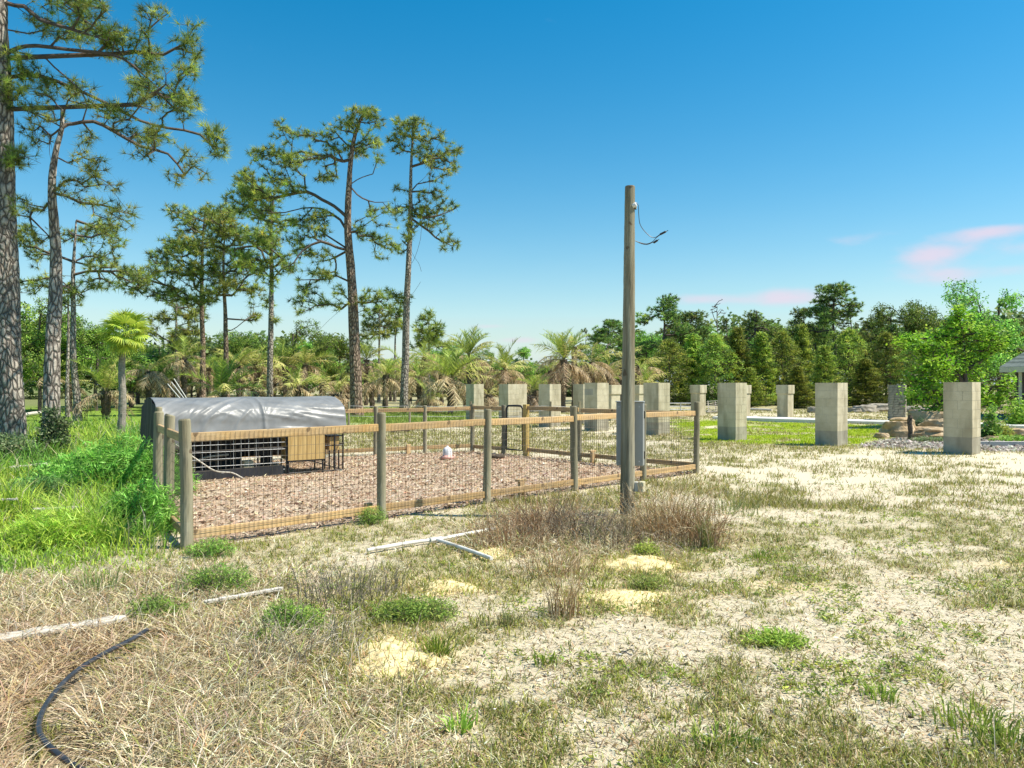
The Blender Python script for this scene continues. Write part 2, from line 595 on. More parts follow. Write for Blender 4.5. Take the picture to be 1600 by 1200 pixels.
def inpoly(x, y, poly, soft=0.25):
    """smooth 0..1 inside a convex polygon"""
    c = poly.mean(0)
    out = np.ones_like(np.asarray(x, float)) * 1e9
    for k in range(len(poly)):
        a = poly[k]
        b = poly[(k + 1) % len(poly)]
        n = np.array([b[1] - a[1], -(b[0] - a[0])])
        n = n / np.linalg.norm(n)
        if np.dot(n, c - a) < 0:
            n = -n
        out = np.minimum(out, (x - a[0]) * n[0] + (y - a[1]) * n[1])
    return sm(-soft, soft, out)


LAWN = np.array([(5.3, 20.3), (9.0, 19.3), (12.5, 23.5), (15.0, 28.8), (10.3, 32.9), (7.2, 33.5), (5.9, 27)])
GRAVEL = np.array([(8.7, 18.9), (11.5, 17.6), (24, 17.0), (26, 24), (15.5, 26.5), (13, 24)])


def H(x, y):
    x = np.asarray(x, float)
    y = np.asarray(y, float)
    h = (fbm(x * 0.45, y * 0.45, 3, 3) - 0.5) * 0.10 + (fbm(x * 2.3, y * 2.3, 9, 3) - 0.5) * 0.05
    h = h * (0.35 + 0.65 * sm(14, 30, y))
    far = sm(60, 400, np.hypot(x, y)) * (fbm(x * 0.01, y * 0.01, 5, 2) - 0.5) * 3
    return h + far * 0.2


def h1(x, y):
    return float(H(np.array([x]), np.array([y]))[0])


def zones(x, y):
    n1 = fbm(x * 0.8, y * 0.8, 21, 4) - 0.5
    n2 = fbm(x * 2.6, y * 2.6, 31, 4) - 0.5
    n3 = fbm(x * 0.28, y * 0.5, 41, 3) - 0.5
    pen = inpoly(x, y, PEN, 0.12)
    lush = sm(-0.5, 0.6, -(x + 0.485 * y) + 1.1 * n1) * sm(5.5, 6.9, y + 2.2 * n1) * (1 - pen)
    straw = sm(0.4, -0.9, x + 0.18 * y + 2.2 * n1) * sm(6.6, 4.6, y + 2.4 * n1) * (1 - 0.9 * lush)
    brush = np.exp(-(((x - 0.75) / 1.7) ** 2 + ((y - 8.0) / 1.25) ** 2)) * (1 - pen)
    straw = np.clip(straw + 0.8 * sm(0.25, 0.8, brush + 0.5 * n2), 0, 1)
    lawn = sm(0.15, 0.85, inpoly(x, y, LAWN, 0.9) + 0.9 * n2) * sm(-0.3, -0.05, n1 * 1.2 + n2 * 0.7 + 0.02)
    grav = inpoly(x, y, GRAVEL, 0.2)
    # short grass, patchy over the sand
    pat = n1 * 1.5 + n2 * 1.2
    nearR = sm(5.4, 3.4, y) * 0.12 + 0.22 * np.exp(-((y - 6.6) / 1.0) ** 2) * sm(0.6, -0.6, x)
    g = sm(-0.08, 0.5, pat * 1.25 + nearR + 0.09)
    band = np.exp(-((y - 13.5 - 0.12 * x) / 3.6) ** 2) * sm(2.2, 4.5, x - 0.1 * y)       # sandy wheel track right of the pen
    g = g * (1 - 0.75 * band * sm(-0.35, 0.2, 0.2 - n3 * 1.6))
    fence = np.exp(-((((x - PA[0]) * E1[0] + (y - PA[1]) * E1[1]) - 0.7) / 0.6) ** 2) * sm(-3.4, -2.6, x) * sm(4, 3, x)
    g = np.clip(g + 0.6 * fence * sm(-0.4, 0.2, n2 + 0.2), 0, 1)
    back = sm(16, 19, y + n1 * 2)
    bandb = sm(0.02, 0.30, n3 + n1 * 0.5) * sm(44, 36, y)
    g = g * (1 - back) + back * np.clip(0.75 - 0.8 * bandb + n1 * 0.7, 0, 1)
    fresh = np.clip(sm(26, 31, y + 3 * n1) * sm(2, -2, x + 0.02 * y + 2 * n1) * sm(60, 45, y), 0, 1)
    gfront = np.exp(-((x - 3.75) / 0.85) ** 2 - ((y - 8.0) / 0.42) ** 2)
    g = np.clip(g + gfront * 0.8, 0, 1)
    sand = np.clip(1 - g - straw, 0, 1)
    return dict(pen=pen, lush=lush, straw=straw * (1 - pen), lawn=lawn, grav=grav, g=g * (1 - pen) * (1 - grav) * (1 - lush),
                sand=sand, fresh=fresh, band=band, n1=n1, n2=n2)


def make_ground():
    ys = [-40.0, -25, -15, -8, -4, -1, 1]
    y = 2.0
    while y < 1500:
        ys.append(y)
        y += max(0.07, 0.013 * y) if y < 60 else 0.07 * y
    ys = np.array(ys)
    s = np.linspace(-1, 1, 321)
    s = 0.55 * s + 0.45 * s ** 3
    X = s[None, :] * (9 + 1.7 * np.abs(ys))[:, None]
    Y = np.repeat(ys[:, None], len(s), 1)
    Z = H(X, Y)
    z = zones(X, Y)
    n = z['n2'][..., None]

    def c(*q):
        return np.array(q)
    sandc = c(0.70, 0.605, 0.44) + n * 0.10
    base = sandc * np.ones(X.shape + (3,))

    def mixin(b, col, k):
        return b * (1 - k[..., None]) + np.array(col) * k[..., None]
    base = mixin(base, (0.36, 0.32, 0.14), 0.66 * z['g'])
    base = mixin(base, (0.31, 0.235, 0.145), 0.8 * z['straw'])  # straw soil tone, darkened to paint the shade in its gaps
    base = mixin(base, (0.11, 0.17, 0.035), z['lush'])
    base = mixin(base, (0.20, 0.30, 0.045), 0.8 * z['fresh'])
    base = mixin(base, (0.25, 0.32, 0.02), z['lawn'])
    base = mixin(base, (0.33, 0.30, 0.26), z['grav'])
    base = mixin(base, (0.23, 0.22, 0.11), sm(34, 60, Y) * 0.6 * (1 - z['fresh']))
    # yellow sand thrown up in small patches
    for (u, v, rx, ry) in ((1225, 918, 0.42, 0.22), (1590, 882, 0.4, 0.15), (505, 1195, 0.35, 0.2), (765, 866, 0.35, 0.3), (980, 935, 0.5, 0.35), (610, 1030, 0.5, 0.45), (700, 915, 0.45, 0.3), (995, 885, 0.55, 0.4)):
        a, b = gx(u, v)
        k = np.exp(-(((X - a) / rx) ** 2 + ((Y - b) / ry) ** 2)) * 0.85
        base = mixin(base, (0.74, 0.60, 0.31), np.clip(k * 1.1 * (1 + n[..., 0]), 0, 1))
    ny, nx = X.shape
    idx = np.arange(ny * nx).reshape(ny, nx)
    F = np.stack([idx[:-1, :-1], idx[:-1, 1:], idx[1:, 1:], idx[1:, :-1]], -1).reshape(-1, 4)
    V = np.stack([X, Y, Z], -1).reshape(-1, 3)
    litter = np.clip(0.55 + 0.35 * z['straw'] + 0.3 * z['g'] - 0.3 * z['band'] - 0.6 * z['lawn'] - 0.5 * z['lush'], 0, 1)  # litter specks, strengthened to paint shaded gaps under the grass
    att = np.stack([litter, z['straw'], z['g']], -1).reshape(-1, 3)
    m, t, b = newmat('sandy_ground')
    a = t.nodes.new('ShaderNodeAttribute')
    a.attribute_name = 'Base'
    zt = t.nodes.new('ShaderNodeAttribute')
    zt.attribute_name = 'Zone'
    sp = t.nodes.new('ShaderNodeSeparateColor')
    t.links.new(zt.outputs['Color'], sp.inputs[0])
    co = t.nodes.new('ShaderNodeTexCoord').outputs['Object']
    f1 = noise(t, 28, 6, 0.75, vec=co, dist=1.2)
    f2 = noise(t, 9, 5, 0.7, vec=co, dist=0.8)
    f3 = noise(t, 75, 4, 0.7, vec=co, dist=2.0)
    dark = mth(t, 'MULTIPLY', sm_node(t, f1, 0.53, 0.68), sp.outputs[0])
    col = mixc(t, mth(t, 'MULTIPLY', dark, 0.8), a.outputs['Color'], (0.15, 0.105, 0.05))
    lite = mth(t, 'MULTIPLY', sm_node(t, f3, 0.55, 0.72), sp.outputs[0])
    col = mixc(t, mth(t, 'MULTIPLY', lite, 0.6), col, (0.80, 0.73, 0.59))
    grn = mth(t, 'MULTIPLY', sm_node(t, f2, 0.5, 0.66), sp.outputs[2])
    col = mixc(t, mth(t, 'MULTIPLY', grn, 0.45), col, (0.20, 0.22, 0.06))
    t.links.new(col, b.inputs['Base Color'])
    b.inputs['Roughness'].default_value = 1.0
    b.inputs['Specular IOR Level'].default_value = 0.05
    bump(t, b, mth(t, 'ADD', f1, mth(t, 'MULTIPLY', f3, 0.5)), 0.7, 0.03)
    me = mesh('ground', V, [F], m, smooth=True, pattr={'Base': np.clip(base, 0, 1).reshape(-1, 3), 'Zone': att})
    put('ground', me, kind='structure')


make_ground()


def make_floor():
    # leaf litter floor inside the pen: its own sheet following the ground
    n = 70
    a = np.linspace(0, 1, n)
    # bilinear over A,B,C,D with E pushed in
    S, T = np.meshgrid(a, a)
    P = (PA[None, None] * ((1 - S) * (1 - T))[..., None] + PB * (S * (1 - T))[..., None]
         + PC * (S * T)[..., None] + PD * ((1 - S) * T)[..., None])
    X, Y = P[..., 0], P[..., 1]
    Z = H(X, Y) + 0.006 + 0.02 * fbm(X * 1.4, Y * 1.4, 55, 3) * sm(0, 0.06, S) * sm(0, 0.06, 1 - S) * sm(0, 0.06, T) * sm(0, 0.06, 1 - T)
    idx = np.arange(n * n).reshape(n, n)
    F = np.stack([idx[:-1, :-1], idx[:-1, 1:], idx[1:, 1:], idx[1:, :-1]], -1).reshape(-1, 4)
    m, t, b = newmat('leaf_litter')
    co = t.nodes.new('ShaderNodeTexCoord').outputs['Object']
    f1 = noise(t, 22, 6, 0.75, vec=co, dist=1.5)
    f2 = noise(t, 1.2, 4, 0.6, vec=co)
    col = ramp(t, f1, [(0.32, (0.10, 0.058, 0.035)), (0.42, (0.38, 0.26, 0.17)), (0.54, (0.60, 0.45, 0.32)), (0.68, (0.80, 0.67, 0.52))])
    col = mixc(t, mth(t, 'MULTIPLY', sm_node(t, f2, 0.45, 0.62), 0.45), col, (0.66, 0.56, 0.42))
    t.links.new(col, b.inputs['Base Color'])
    b.inputs['Roughness'].default_value = 1.0
    b.inputs['Specular IOR Level'].default_value = 0.05
    bump(t, b, f1, 0.9, 0.03)
    put('pen_floor', mesh('pen_floor', np.stack([X, Y, Z], -1).reshape(-1, 3), [F], m, smooth=True), kind='structure')


make_floor()

# concrete walk behind the lawn
bg_ = Bag()
a = np.array([9.6, 34.2])
b = np.array([21.5, 24.9])
bg_.beam((a[0], a[1], 0.02), (b[0], b[1], 0.02), 1.5, 0.22)
bev(put('concrete_path', bg_.make('concrete_path', M['concrete'], color=False), kind='structure'), 0.02)

# ------------------------------------------------------------------ grass


def jitter_cols(n, pal, wts, var=0.18):
    pal = np.array(pal)
    k = RNG.choice(len(pal), n, p=np.array(wts) / sum(wts))
    return np.clip(pal[k] * (1 + RNG.normal(0, var, (n, 1))) * (1 + RNG.normal(0, 0.06, (n, 3))), 0.01, 0.9)


def blade_mesh(name, P, L, W, az, lean, col, mat, two=True, curl=0.35):
    """upright or leaning blades; lean 0 = straight up, 1 = lying flat"""
    n = len(P)
    L = np.broadcast_to(L, (n,)).astype(float)
    W = np.broadcast_to(W, (n,)).astype(float)
    lean = np.broadcast_to(lean, (n,)).astype(float)
    d = np.stack([np.cos(az), np.sin(az), np.zeros(n)], 1)
    up = np.array([0, 0, 1.0])
    fa = RNG.uniform(0, 2 * np.pi, n)
    side = np.stack([np.cos(fa), np.sin(fa), np.zeros(n)], 1)
    # blades seen side on look like nothing: keep width across lean direction mostly
    side = unit(side + 1.2 * np.stack([-d[:, 1], d[:, 0], np.zeros(n)], 1))
    th1 = lean * 1.15
    th2 = np.minimum(lean * 1.15 + curl * RNG.uniform(0.2, 1.6, n), 2.0)
    m = P + (d * np.sin(th1)[:, None] + up * np.cos(th1)[:, None]) * (L * 0.55)[:, None]
    tip = m + (d * np.sin(th2)[:, None] + up * np.cos(th2)[:, None]) * (L * 0.45)[:, None]
    tip[:, 2] = np.maximum(tip[:, 2], P[:, 2] + 0.004)
    s = side * (W / 2)[:, None]
    if two:
        V = np.stack([P - s, P + s, m + s * 0.8, m - s * 0.8, tip], 1).reshape(-1, 3)
        b0 = (np.arange(n) * 5)[:, None]
        Q = b0 + np.array([[0, 1, 2, 3]])
        T = b0 + np.array([[3, 2, 4]])
        return mesh(name, V, [T, Q], mat, fcol=np.concatenate([col, col]))
    V = np.stack([P - s, P + s, tip], 1).reshape(-1, 3)
    T = (np.arange(n) * 3)[:, None] + np.array([[0, 1, 2]])
    return mesh(name, V, [T], mat, fcol=col)


def sample_ground(n, y0, y1, power, prob, side=0.78, xadd=0.8, seed=None):
    r = RNG.random(n)
    e = 1 - power
    y = y0 * (y1 / y0) ** r if abs(e) < 1e-6 else (y0 ** e + (y1 ** e - y0 ** e) * r) ** (1 / e)
    x = RNG.uniform(-1, 1, n) * (side * y + xadd)
    p = prob(x, y)
    k = RNG.random(n) < p
    x, y = x[k], y[k]
    return x, y


def tuftify(x, y, per, rad):
    n = len(x)
    X = np.repeat(x, per) + RNG.normal(0, 1, n * per) * np.repeat(np.broadcast_to(rad, (n,)), per)
    Y = np.repeat(y, per) + RNG.normal(0, 1, n * per) * np.repeat(np.broadcast_to(rad, (n,)), per)
    return X, Y


def P3(x, y, dz=-0.003):
    return np.stack([x, y, H(x, y) + dz], 1)


def short_grass():
    def prob(x, y):
        z = zones(x, y)
        return np.clip(z['g'] * 1.0 + 0.035, 0, 1) * (1 - z['pen']) * (1 - z['lawn']) * (1 - z['grav']) * (1 - 0.45 * z['straw'])
    # near: little crowns of 9 blades
    x, y = sample_ground(36000, 2.5, 9.5, 1.0, prob)
    X, Y = tuftify(x, y, 8, 0.018)
    n = len(X)
    L = np.repeat(RNG.uniform(0.025, 0.085, len(x)), 8) * RNG.uniform(0.6, 1.2, n)
    ra = np.repeat(RNG.random(len(x)), 8)
    pal = [(0.27, 0.29, 0.055), (0.38, 0.38, 0.08), (0.15, 0.18, 0.04), (0.58, 0.50, 0.28), (0.34, 0.24, 0.11)]
    col = jitter_cols(n, pal, [4, 3, 2.4, 3.4, 1], 0.25)
    put('short_grass', blade_mesh('short_grass', P3(X, Y), L, 0.0045 + 0.0003 * Y, RNG.uniform(0, 2 * np.pi, n), RNG.uniform(0.15, 0.95, n), col, M['grass'], True), kind='stuff')
    x, y = sample_ground(90000, 9.5, 48, 1.25, prob)
    X, Y = tuftify(x, y, 4, 0.05)
    n = len(X)
    pal = [(0.31, 0.32, 0.07), (0.40, 0.39, 0.10), (0.21, 0.23, 0.05), (0.56, 0.49, 0.28)]
    col = jitter_cols(n, pal, [4, 3, 1.5, 3])
    z = zones(X, Y)
    fr = z['fresh'][:, None]
    col = col * (1 - fr) + jitter_cols(n, [(0.20, 0.32, 0.04), (0.28, 0.38, 0.06)], [1, 1]) * fr
    put('distant_short_grass', blade_mesh('far_short', P3(X, Y), RNG.uniform(0.04, 0.13, n) * (1 + fr[:, 0]), 0.006 + 0.0009 * Y, RNG.uniform(0, 2 * np.pi, n), RNG.uniform(0.1, 0.8, n), col, M['grass'], False), kind='stuff')


short_grass()


HOSE_PX = [(230, 1012, 0.03), (205, 1026, 0.02), (160, 1048, 0.01), (118, 1074, 0.0), (88, 1104), (68, 1134), (60, 1164), (68, 1184, 0.0), (90, 1204, -0.01), (140, 1226, -0.03), (215, 1216, -0.04), (270, 1188, -0.045), (325, 1148, -0.05), (365, 1112, -0.05), (395, 1072, -0.05), (412, 1045, -0.05)]


def off_hose(x, y, lim=0.14):
    # the flattened strip where the hose lies
    pts = np.array([gx(q[0], q[1]) for q in HOSE_PX[:10]])
    k = np.ones(len(x))
    for a, b in zip(pts[:-1], pts[1:]):
        d = b - a
        t = np.clip(((x - a[0]) * d[0] + (y - a[1]) * d[1]) / (d @ d), 0, 1)
        r = np.hypot(x - a[0] - t * d[0], y - a[1] - t * d[1])
        k = np.where(r < lim, 0.0, k)
    return k


def dry_straw():
    def prob(x, y):
        z = zones(x, y)
        return off_hose(x, y) * np.clip(z['straw'] * 1.0 + 0.30 * (1 - z['lush']) + 0.1 * z['g'], 0, 1) * (1 - z['pen']) * (1 - z['lawn']) * (1 - z['grav'])
    x, y = sample_ground(300000, 2.5, 12, 1.0, prob)
    n = len(x)
    z = zones(x, y)
    st = z['straw']
    L = RNG.uniform(0.05, 0.16, n) * (0.55 + 1.3 * st)
    pal = [(0.64, 0.54, 0.33), (0.48, 0.39, 0.21), (0.80, 0.71, 0.50), (0.20, 0.14, 0.075), (0.44, 0.28, 0.14), (0.30, 0.33, 0.08)]
    col = jitter_cols(n, pal, [4, 3, 3.2, 2.4, 1.2, 2.0])
    P = P3(x, y)
    P[:, 2] += RNG.random(n) ** 2 * 0.07 * st
    red = sm(-1.6, -2.6, x + 0.2 * (y - 4.5)) * sm(5.3, 4.4, y)
    col = col * (1 - 0.55 * red[:, None]) + 0.55 * red[:, None] * jitter_cols(n, [(0.48, 0.30, 0.18), (0.62, 0.45, 0.3)], [1, 1])
    put('dry_straw', blade_mesh('dry_straw', P, L, 0.005 + 0.0004 * y, RNG.uniform(0, 2 * np.pi, n), RNG.uniform(0.75, 1.3, n), col, M['straw'], True, 0.5), kind='stuff')
    # standing dry stalks in the straw zone
    x, y = sample_ground(26000, 2.8, 11, 1.0, lambda x, y: off_hose(x, y, 0.26) * np.clip(zones(x, y)['straw'] * 0.8 + 0.015, 0, 1) * (1 - zones(x, y)['pen']))
    n = len(x)
    col = jitter_cols(n, [(0.55, 0.48, 0.34), (0.40, 0.32, 0.21), (0.30, 0.33, 0.13)], [3, 2, 1])
    put('standing_dry_stalks', blade_mesh('stalks', P3(x, y), RNG.uniform(0.10, 0.34, n), 0.0026 + 0.0003 * y, RNG.uniform(0, 2 * np.pi, n), RNG.uniform(0.1, 0.75, n), col, M['straw'], True, 0.6), kind='stuff')


dry_straw()


def near_leaves(name, C, k, rad, L, W, pal, wts, flat):
    n = len(C)
    c = np.repeat(C, k, 0) + RNG.normal(0, 1, (n * k, 3)) * rad * np.array([1, 1, 0.15])
    c[:, 2] += RNG.random(n * k) * 0.02
    d = unit(RNG.normal(0, 1, (n * k, 3)) * np.array([1, 1, flat]) + [0, 0, 0.25])
    s = unit(np.cross(d, RNG.normal(0, 0.5, (n * k, 3)) + np.array([0, 0, 1.0])))
    l = (L * RNG.uniform(0.5, 1.3, n * k))[:, None]
    w = (W * RNG.uniform(0.7, 1.2, n * k))[:, None]
    V = np.stack([c - d * l / 2, c + s * w / 2, c + d * l / 2, c - s * w / 2], 1).reshape(-1, 3)
    F = (np.arange(n * k) * 4)[:, None] + np.arange(4)[None]
    tone = np.repeat(jitter_cols(n, pal, wts, 0.2), k, 0) * (1 + RNG.normal(0, 0.12, (n * k, 1)))
    put(name, mesh(name, V, [F], M['grass'], fcol=np.clip(tone, 0.01, 0.8)), kind='stuff')


def ground_cover():
    def prob(x, y):
        z = zones(x, y)
        k = fbm(x * 1.7, y * 1.7, 91, 3)
        return sm(0.5, 0.68, k) * (1 - z['pen']) * (1 - z['lawn']) * (1 - z['lush']) * (1 - z['grav']) * off_hose(x, y, 0.1)
    x, y = sample_ground(15000, 2.6, 13, 1.1, prob)
    C = P3(x, y, 0.008)
    near_leaves('creeping_weed_cover', C, 9, 0.028, 0.040, 0.011, [(0.30, 0.35, 0.06), (0.40, 0.43, 0.08), (0.18, 0.23, 0.045), (0.24, 0.36, 0.06)], [3, 2, 2, 2], 0.5)
    x, y = sample_ground(26000, 2.6, 12, 1.1, lambda x, y: 0.5 * (1 - zones(x, y)['pen']) * (1 - zones(x, y)['lawn']) * (1 - zones(x, y)['lush']))
    C = P3(x, y, 0.004)
    near_leaves('dead_leaf_scatter', C, 1, 0.0, 0.035, 0.012, [(0.13, 0.085, 0.045), (0.30, 0.19, 0.10), (0.46, 0.33, 0.18), (0.78, 0.70, 0.54)], [3, 3, 2, 2], 0.15)


ground_cover()


def lush_grass():
    def prob(x, y):
        z = zones(x, y)
        return z['lush'] * (1 - z['pen'])
    x, y = sample_ground(42000, 5.2, 30, 1.6, prob, side=0.95, xadd=1.5)
    X, Y = tuftify(x, y, 6, 0.05)
    n = len(X)
    hN = fbm(X * 0.9, Y * 0.9, 77, 3)
    hh = (0.16 + 0.45 * sm(0.35, 0.7, hN)) * (0.6 + 0.5 * sm(6, 9, Y))
    L = hh * RNG.uniform(0.5, 1.1, n)
    hue = fbm(X * 0.5, Y * 0.5, 78, 3)
    a = jitter_cols(n, [(0.36, 0.48, 0.05), (0.47, 0.57, 0.09), (0.26, 0.38, 0.05)], [3, 2, 2])
    b_ = jitter_cols(n, [(0.16, 0.33, 0.05), (0.24, 0.42, 0.07), (0.11, 0.22, 0.045)], [3, 3, 1])
    k = sm(0.42, 0.58, hue)[:, None]
    col = a * (1 - k) + b_ * k
    dry = RNG.random(n) < 0.10
    col[dry] = jitter_cols(int(dry.sum()), [(0.5, 0.45, 0.28)], [1])
    put('lush_grass', blade_mesh('lush_grass', P3(X, Y), L, 0.008 + 0.0006 * Y, RNG.uniform(0, 2 * np.pi, n), RNG.uniform(0.05, 0.75, n), col, M['grass'], True, 0.7), kind='stuff')


lush_grass()


def lawn_grass():
    x, y = sample_ground(110000, 17.8, 34, 1.0, lambda x, y: zones(x, y)['lawn'], side=0.7)
    n = len(x)
    col = jitter_cols(n, [(0.36, 0.47, 0.012), (0.45, 0.54, 0.02), (0.26, 0.38, 0.015), (0.52, 0.50, 0.10)], [4, 3, 2, 0.5], 0.12)
    put('lawn_grass', blade_mesh('lawn', P3(x, y), RNG.uniform(0.03, 0.07, n), 0.03, RNG.uniform(0, 2 * np.pi, n), RNG.uniform(0.1, 0.8, n), col, M['grass'], False), kind='stuff')


lawn_grass()


def litter():
    # dead leaves, wood chips and droppings over the pen floor
    n = 26000
    S = RNG.random(n)
    T = RNG.random(n) ** 1.1
    P = (PA[None] * ((1 - S) * (1 - T))[:, None] + PB * (S * (1 - T))[:, None] + PC * (S * T)[:, None] + PD * ((1 - S) * T)[:, None])
    x, y = P[:, 0], P[:, 1]
    z = H(x, y) + 0.03
    a = RNG.uniform(0, 2 * np.pi, n)
    l = RNG.uniform(0.025, 0.11, n)
    w = RNG.uniform(0.008, 0.03, n)
    d = np.stack([np.cos(a), np.sin(a), RNG.normal(0, 0.3, n)], 1)
    s = np.stack([-np.sin(a), np.cos(a), RNG.normal(0, 0.5, n)], 1)
    c = np.stack([x, y, z], 1)
    V = np.stack([c - d * l[:, None] / 2, c + s * w[:, None] / 2, c + d * l[:, None] / 2, c - s * w[:, None] / 2], 1).reshape(-1, 3)
    F = (np.arange(n) * 4)[:, None] + np.arange(4)[None]
    col = jitter_cols(n, [(0.42, 0.28, 0.17), (0.60, 0.45, 0.30), (0.14, 0.08, 0.045), (0.78, 0.65, 0.49)], [3, 3, 2.4, 2.2])
    put('leaf_litter', mesh('leaf_litter', V, [F], M['straw'], fcol=col), kind='stuff')


litter()


def gravel():
    n0 = 15000
    x = RNG.uniform(8, 26, n0)
    y = RNG.uniform(16.5, 27, n0)
    k = RNG.random(n0) < inpoly(x, y, GRAVEL, 0.15)
    x, y = x[k], y[k]
    n = len(x)
    r = RNG.uniform(0.02, 0.055, n) * (1 + 0.5 * (RNG.random(n) < 0.1))
    O = np.array([[1, 0, 0], [0, 1, 0], [-1, 0, 0], [0, -1, 0], [0, 0, 0.7], [0, 0, -0.4]], float)
    V = (O[None] * (1 + RNG.normal(0, 0.25, (n, 6, 3)))) * r[:, None, None]
    V = V + np.stack([x, y, H(x, y) + r * 0.3], 1)[:, None]
    T = np.array([[0, 1, 4], [1, 2, 4], [2, 3, 4], [3, 0, 4]])
    F = (np.arange(n) * 6)[:, None, None] + T[None]
    col = np.repeat(jitter_cols(n, [(0.5, 0.44, 0.35), (0.70, 0.65, 0.55), (0.20, 0.17, 0.13), (0.4, 0.32, 0.23)], [3, 2.5, 3, 1]), 4, axis=0)
    put('gravel', mesh('gravel', V.reshape(-1, 3), [F.reshape(-1, 3)], M['straw'], fcol=col), kind='stuff')


gravel()

# ------------------------------------------------------------------ trees


def resample(pts, step):
    pts = np.asarray(pts, float)
    # Catmull-Rom through the given points
    P = np.vstack([2 * pts[0] - pts[1], pts, 2 * pts[-1] - pts[-2]])
    out = []
    for k in range(1, len(P) - 2):
        p0, p1, p2, p3 = P[k - 1:k + 3]
        m = max(2, int(np.linalg.norm(p2 - p1) / step))
        t = np.linspace(0, 1, m, endpoint=False)[:, None]
        out.append(0.5 * ((2 * p1) + (-p0 + p2) * t + (2 * p0 - 5 * p1 + 4 * p2 - p3) * t ** 2 + (-p0 + 3 * p1 - 3 * p2 + p3) * t ** 3))
    out.append(P[-2][None])
    return np.vstack(out)


def grow(trunk, limbs, tips, rng, step=0.45, tip_r=0.008, trunk_pen=0.25, low_pen=0.6, max_r=0.1, bend=0.12, low_limit=None, expo=0.47):
    """skeleton: nodes hang on the trunk or on one another; returns P0,P1,R0,R1 of branch pieces"""
    cap = len(trunk) + 60 * (len(limbs) + 1) + len(tips) * 14
    pos = np.zeros((cap, 3))
    par = np.full(cap, -1)
    plen = np.zeros(cap)
    n = len(trunk)
    pos[:n] = trunk
    nt = n
    cnt = np.zeros(cap)
    if low_limit is not None:
        plen[:n][trunk[:, 2] < low_limit] = 50.0

    def add_path(a, pts):
        nonlocal n
        last = a
        for p in pts:
            if n >= cap:
                return last
            pos[n] = p
            par[n] = last
            base = 0 if last < nt else plen[last]
            plen[n] = base + np.linalg.norm(pos[last] - p)
            last = n
            n += 1
        return last
    ends = []
    for lb in limbs:
        lp = resample(lb, step)
        k = np.argmin(np.linalg.norm(pos[:nt] - lp[0], axis=1))
        ends.append(add_path(k, lp[1:]))
    d0 = np.min(np.linalg.norm(tips[:, None] - pos[None, :n:3], axis=2), axis=1)
    leafs = []
    for i in np.argsort(d0):
        p = tips[i]
        d = np.linalg.norm(pos[:n] - p, axis=1)
        cost = d + trunk_pen * plen[:n] + low_pen * np.maximum(0, pos[:n, 2] - p[2])
        k = int(np.argmin(cost))
        L = d[k]
        m = max(1, int(L / step))
        t = np.linspace(0, 1, m + 1)[1:, None]
        seg = pos[k] + (p - pos[k]) * t
        off = rng.normal(0, bend * L, 3)
        off[2] = abs(off[2]) * (0.8 if rng.random() < 0.7 else -0.6)
        seg = seg + off * (t * (1 - t)) * 1.6
        if m > 2:
            seg[:-1] += rng.normal(0, 0.05 * step, (m - 1, 3))
        leafs.append(add_path(k, seg))
    for lf in leafs + ends:
        q = lf
        while q >= nt:
            cnt[q] += 1
            q = par[q]
    idx = np.arange(nt, n)
    r = np.minimum(tip_r * np.maximum(cnt, 1) ** expo, max_r)
    pr = np.where(par[idx] >= nt, r[par[idx]], r[idx] * 1.15)
    pr = np.minimum(pr, r[idx] * 1.6)
    dirs = unit(pos[leafs] - pos[par[leafs]])
    return pos[par[idx]], pos[idx], pr, r[idx], pos[leafs], dirs


def blob_tips(blobs, y, n_per_area, rng, depth=0.9, shell=0.35, dmin=0.0, ymax=None):
    """points in crown masses given as (u, v, half width, half height) at depth y"""
    out = []
    for bl in blobs:
        u, v, ru, rv = bl[:4]
        off = bl[4] if len(bl) > 4 else None
        rx = ru / FPX * y
        rz = rv / FPX * y
        n = max(5, int(n_per_area * 5.2 * (rx * rz) ** 0.85 * 3.14))
        c = pw(u, v, y)
        ry = max(rx, rz) * depth
        c[1] += rng.normal(0, ry * 0.8) if off is None else off
        q = unit(rng.normal(0, 1, (n, 3))) * (rng.random((n, 1)) ** shell)
        out.append(c + q * np.array([rx, ry, rz]))
    out = np.vstack(out)
    # fill between neighbouring masses
    m = int(len(out) * 0.55)
    a = rng.integers(0, len(out), m)
    q = out[a]
    d = np.linalg.norm(q[:, None] - out[None], axis=2)
    d[np.arange(m), a] = 1e9
    rad = 1.6 * y / 37.0
    fill = []
    for k in range(m):
        c = np.where((d[k] < rad) & (d[k] > rad * 0.3))[0]
        if len(c):
            fill.append(q[k] + (out[rng.choice(c)] - q[k]) * rng.uniform(0.2, 0.8) + rng.normal(0, 0.08, 3))
    return np.vstack([out] + ([np.array(fill)] if fill else []))


def needles(C, D, rng, k, L, W, pal, wts, spread=0.75, updir=0.25, droop=0.0):
    """tufts of needles at C pointing along D"""
    n = len(C)
    d = unit(D + np.array([0, 0, updir]))
    dd = unit(np.repeat(d, k, 0) * 0.85 + rng.normal(0, spread, (n * k, 3)))
    c = np.repeat(C, k, 0) - dd * 0.02
    l = L * rng.uniform(0.6, 1.15, n * k)
    tip = c + dd * l[:, None]
    tip[:, 2] -= droop * l
    s = unit(np.cross(dd, rng.normal(0, 1, (n * k, 3)))) * (W / 2)
    V = np.stack([c - s, c + s, tip], 1).reshape(-1, 3)
    F = (np.arange(n * k) * 3)[:, None] + np.arange(3)[None]
    tone = np.repeat(jitter_cols(n, pal, wts, 0.2), k, 0) * (1 + rng.normal(0, 0.1, (n * k, 1)))
    return V, F, np.clip(tone, 0.005, 0.8)


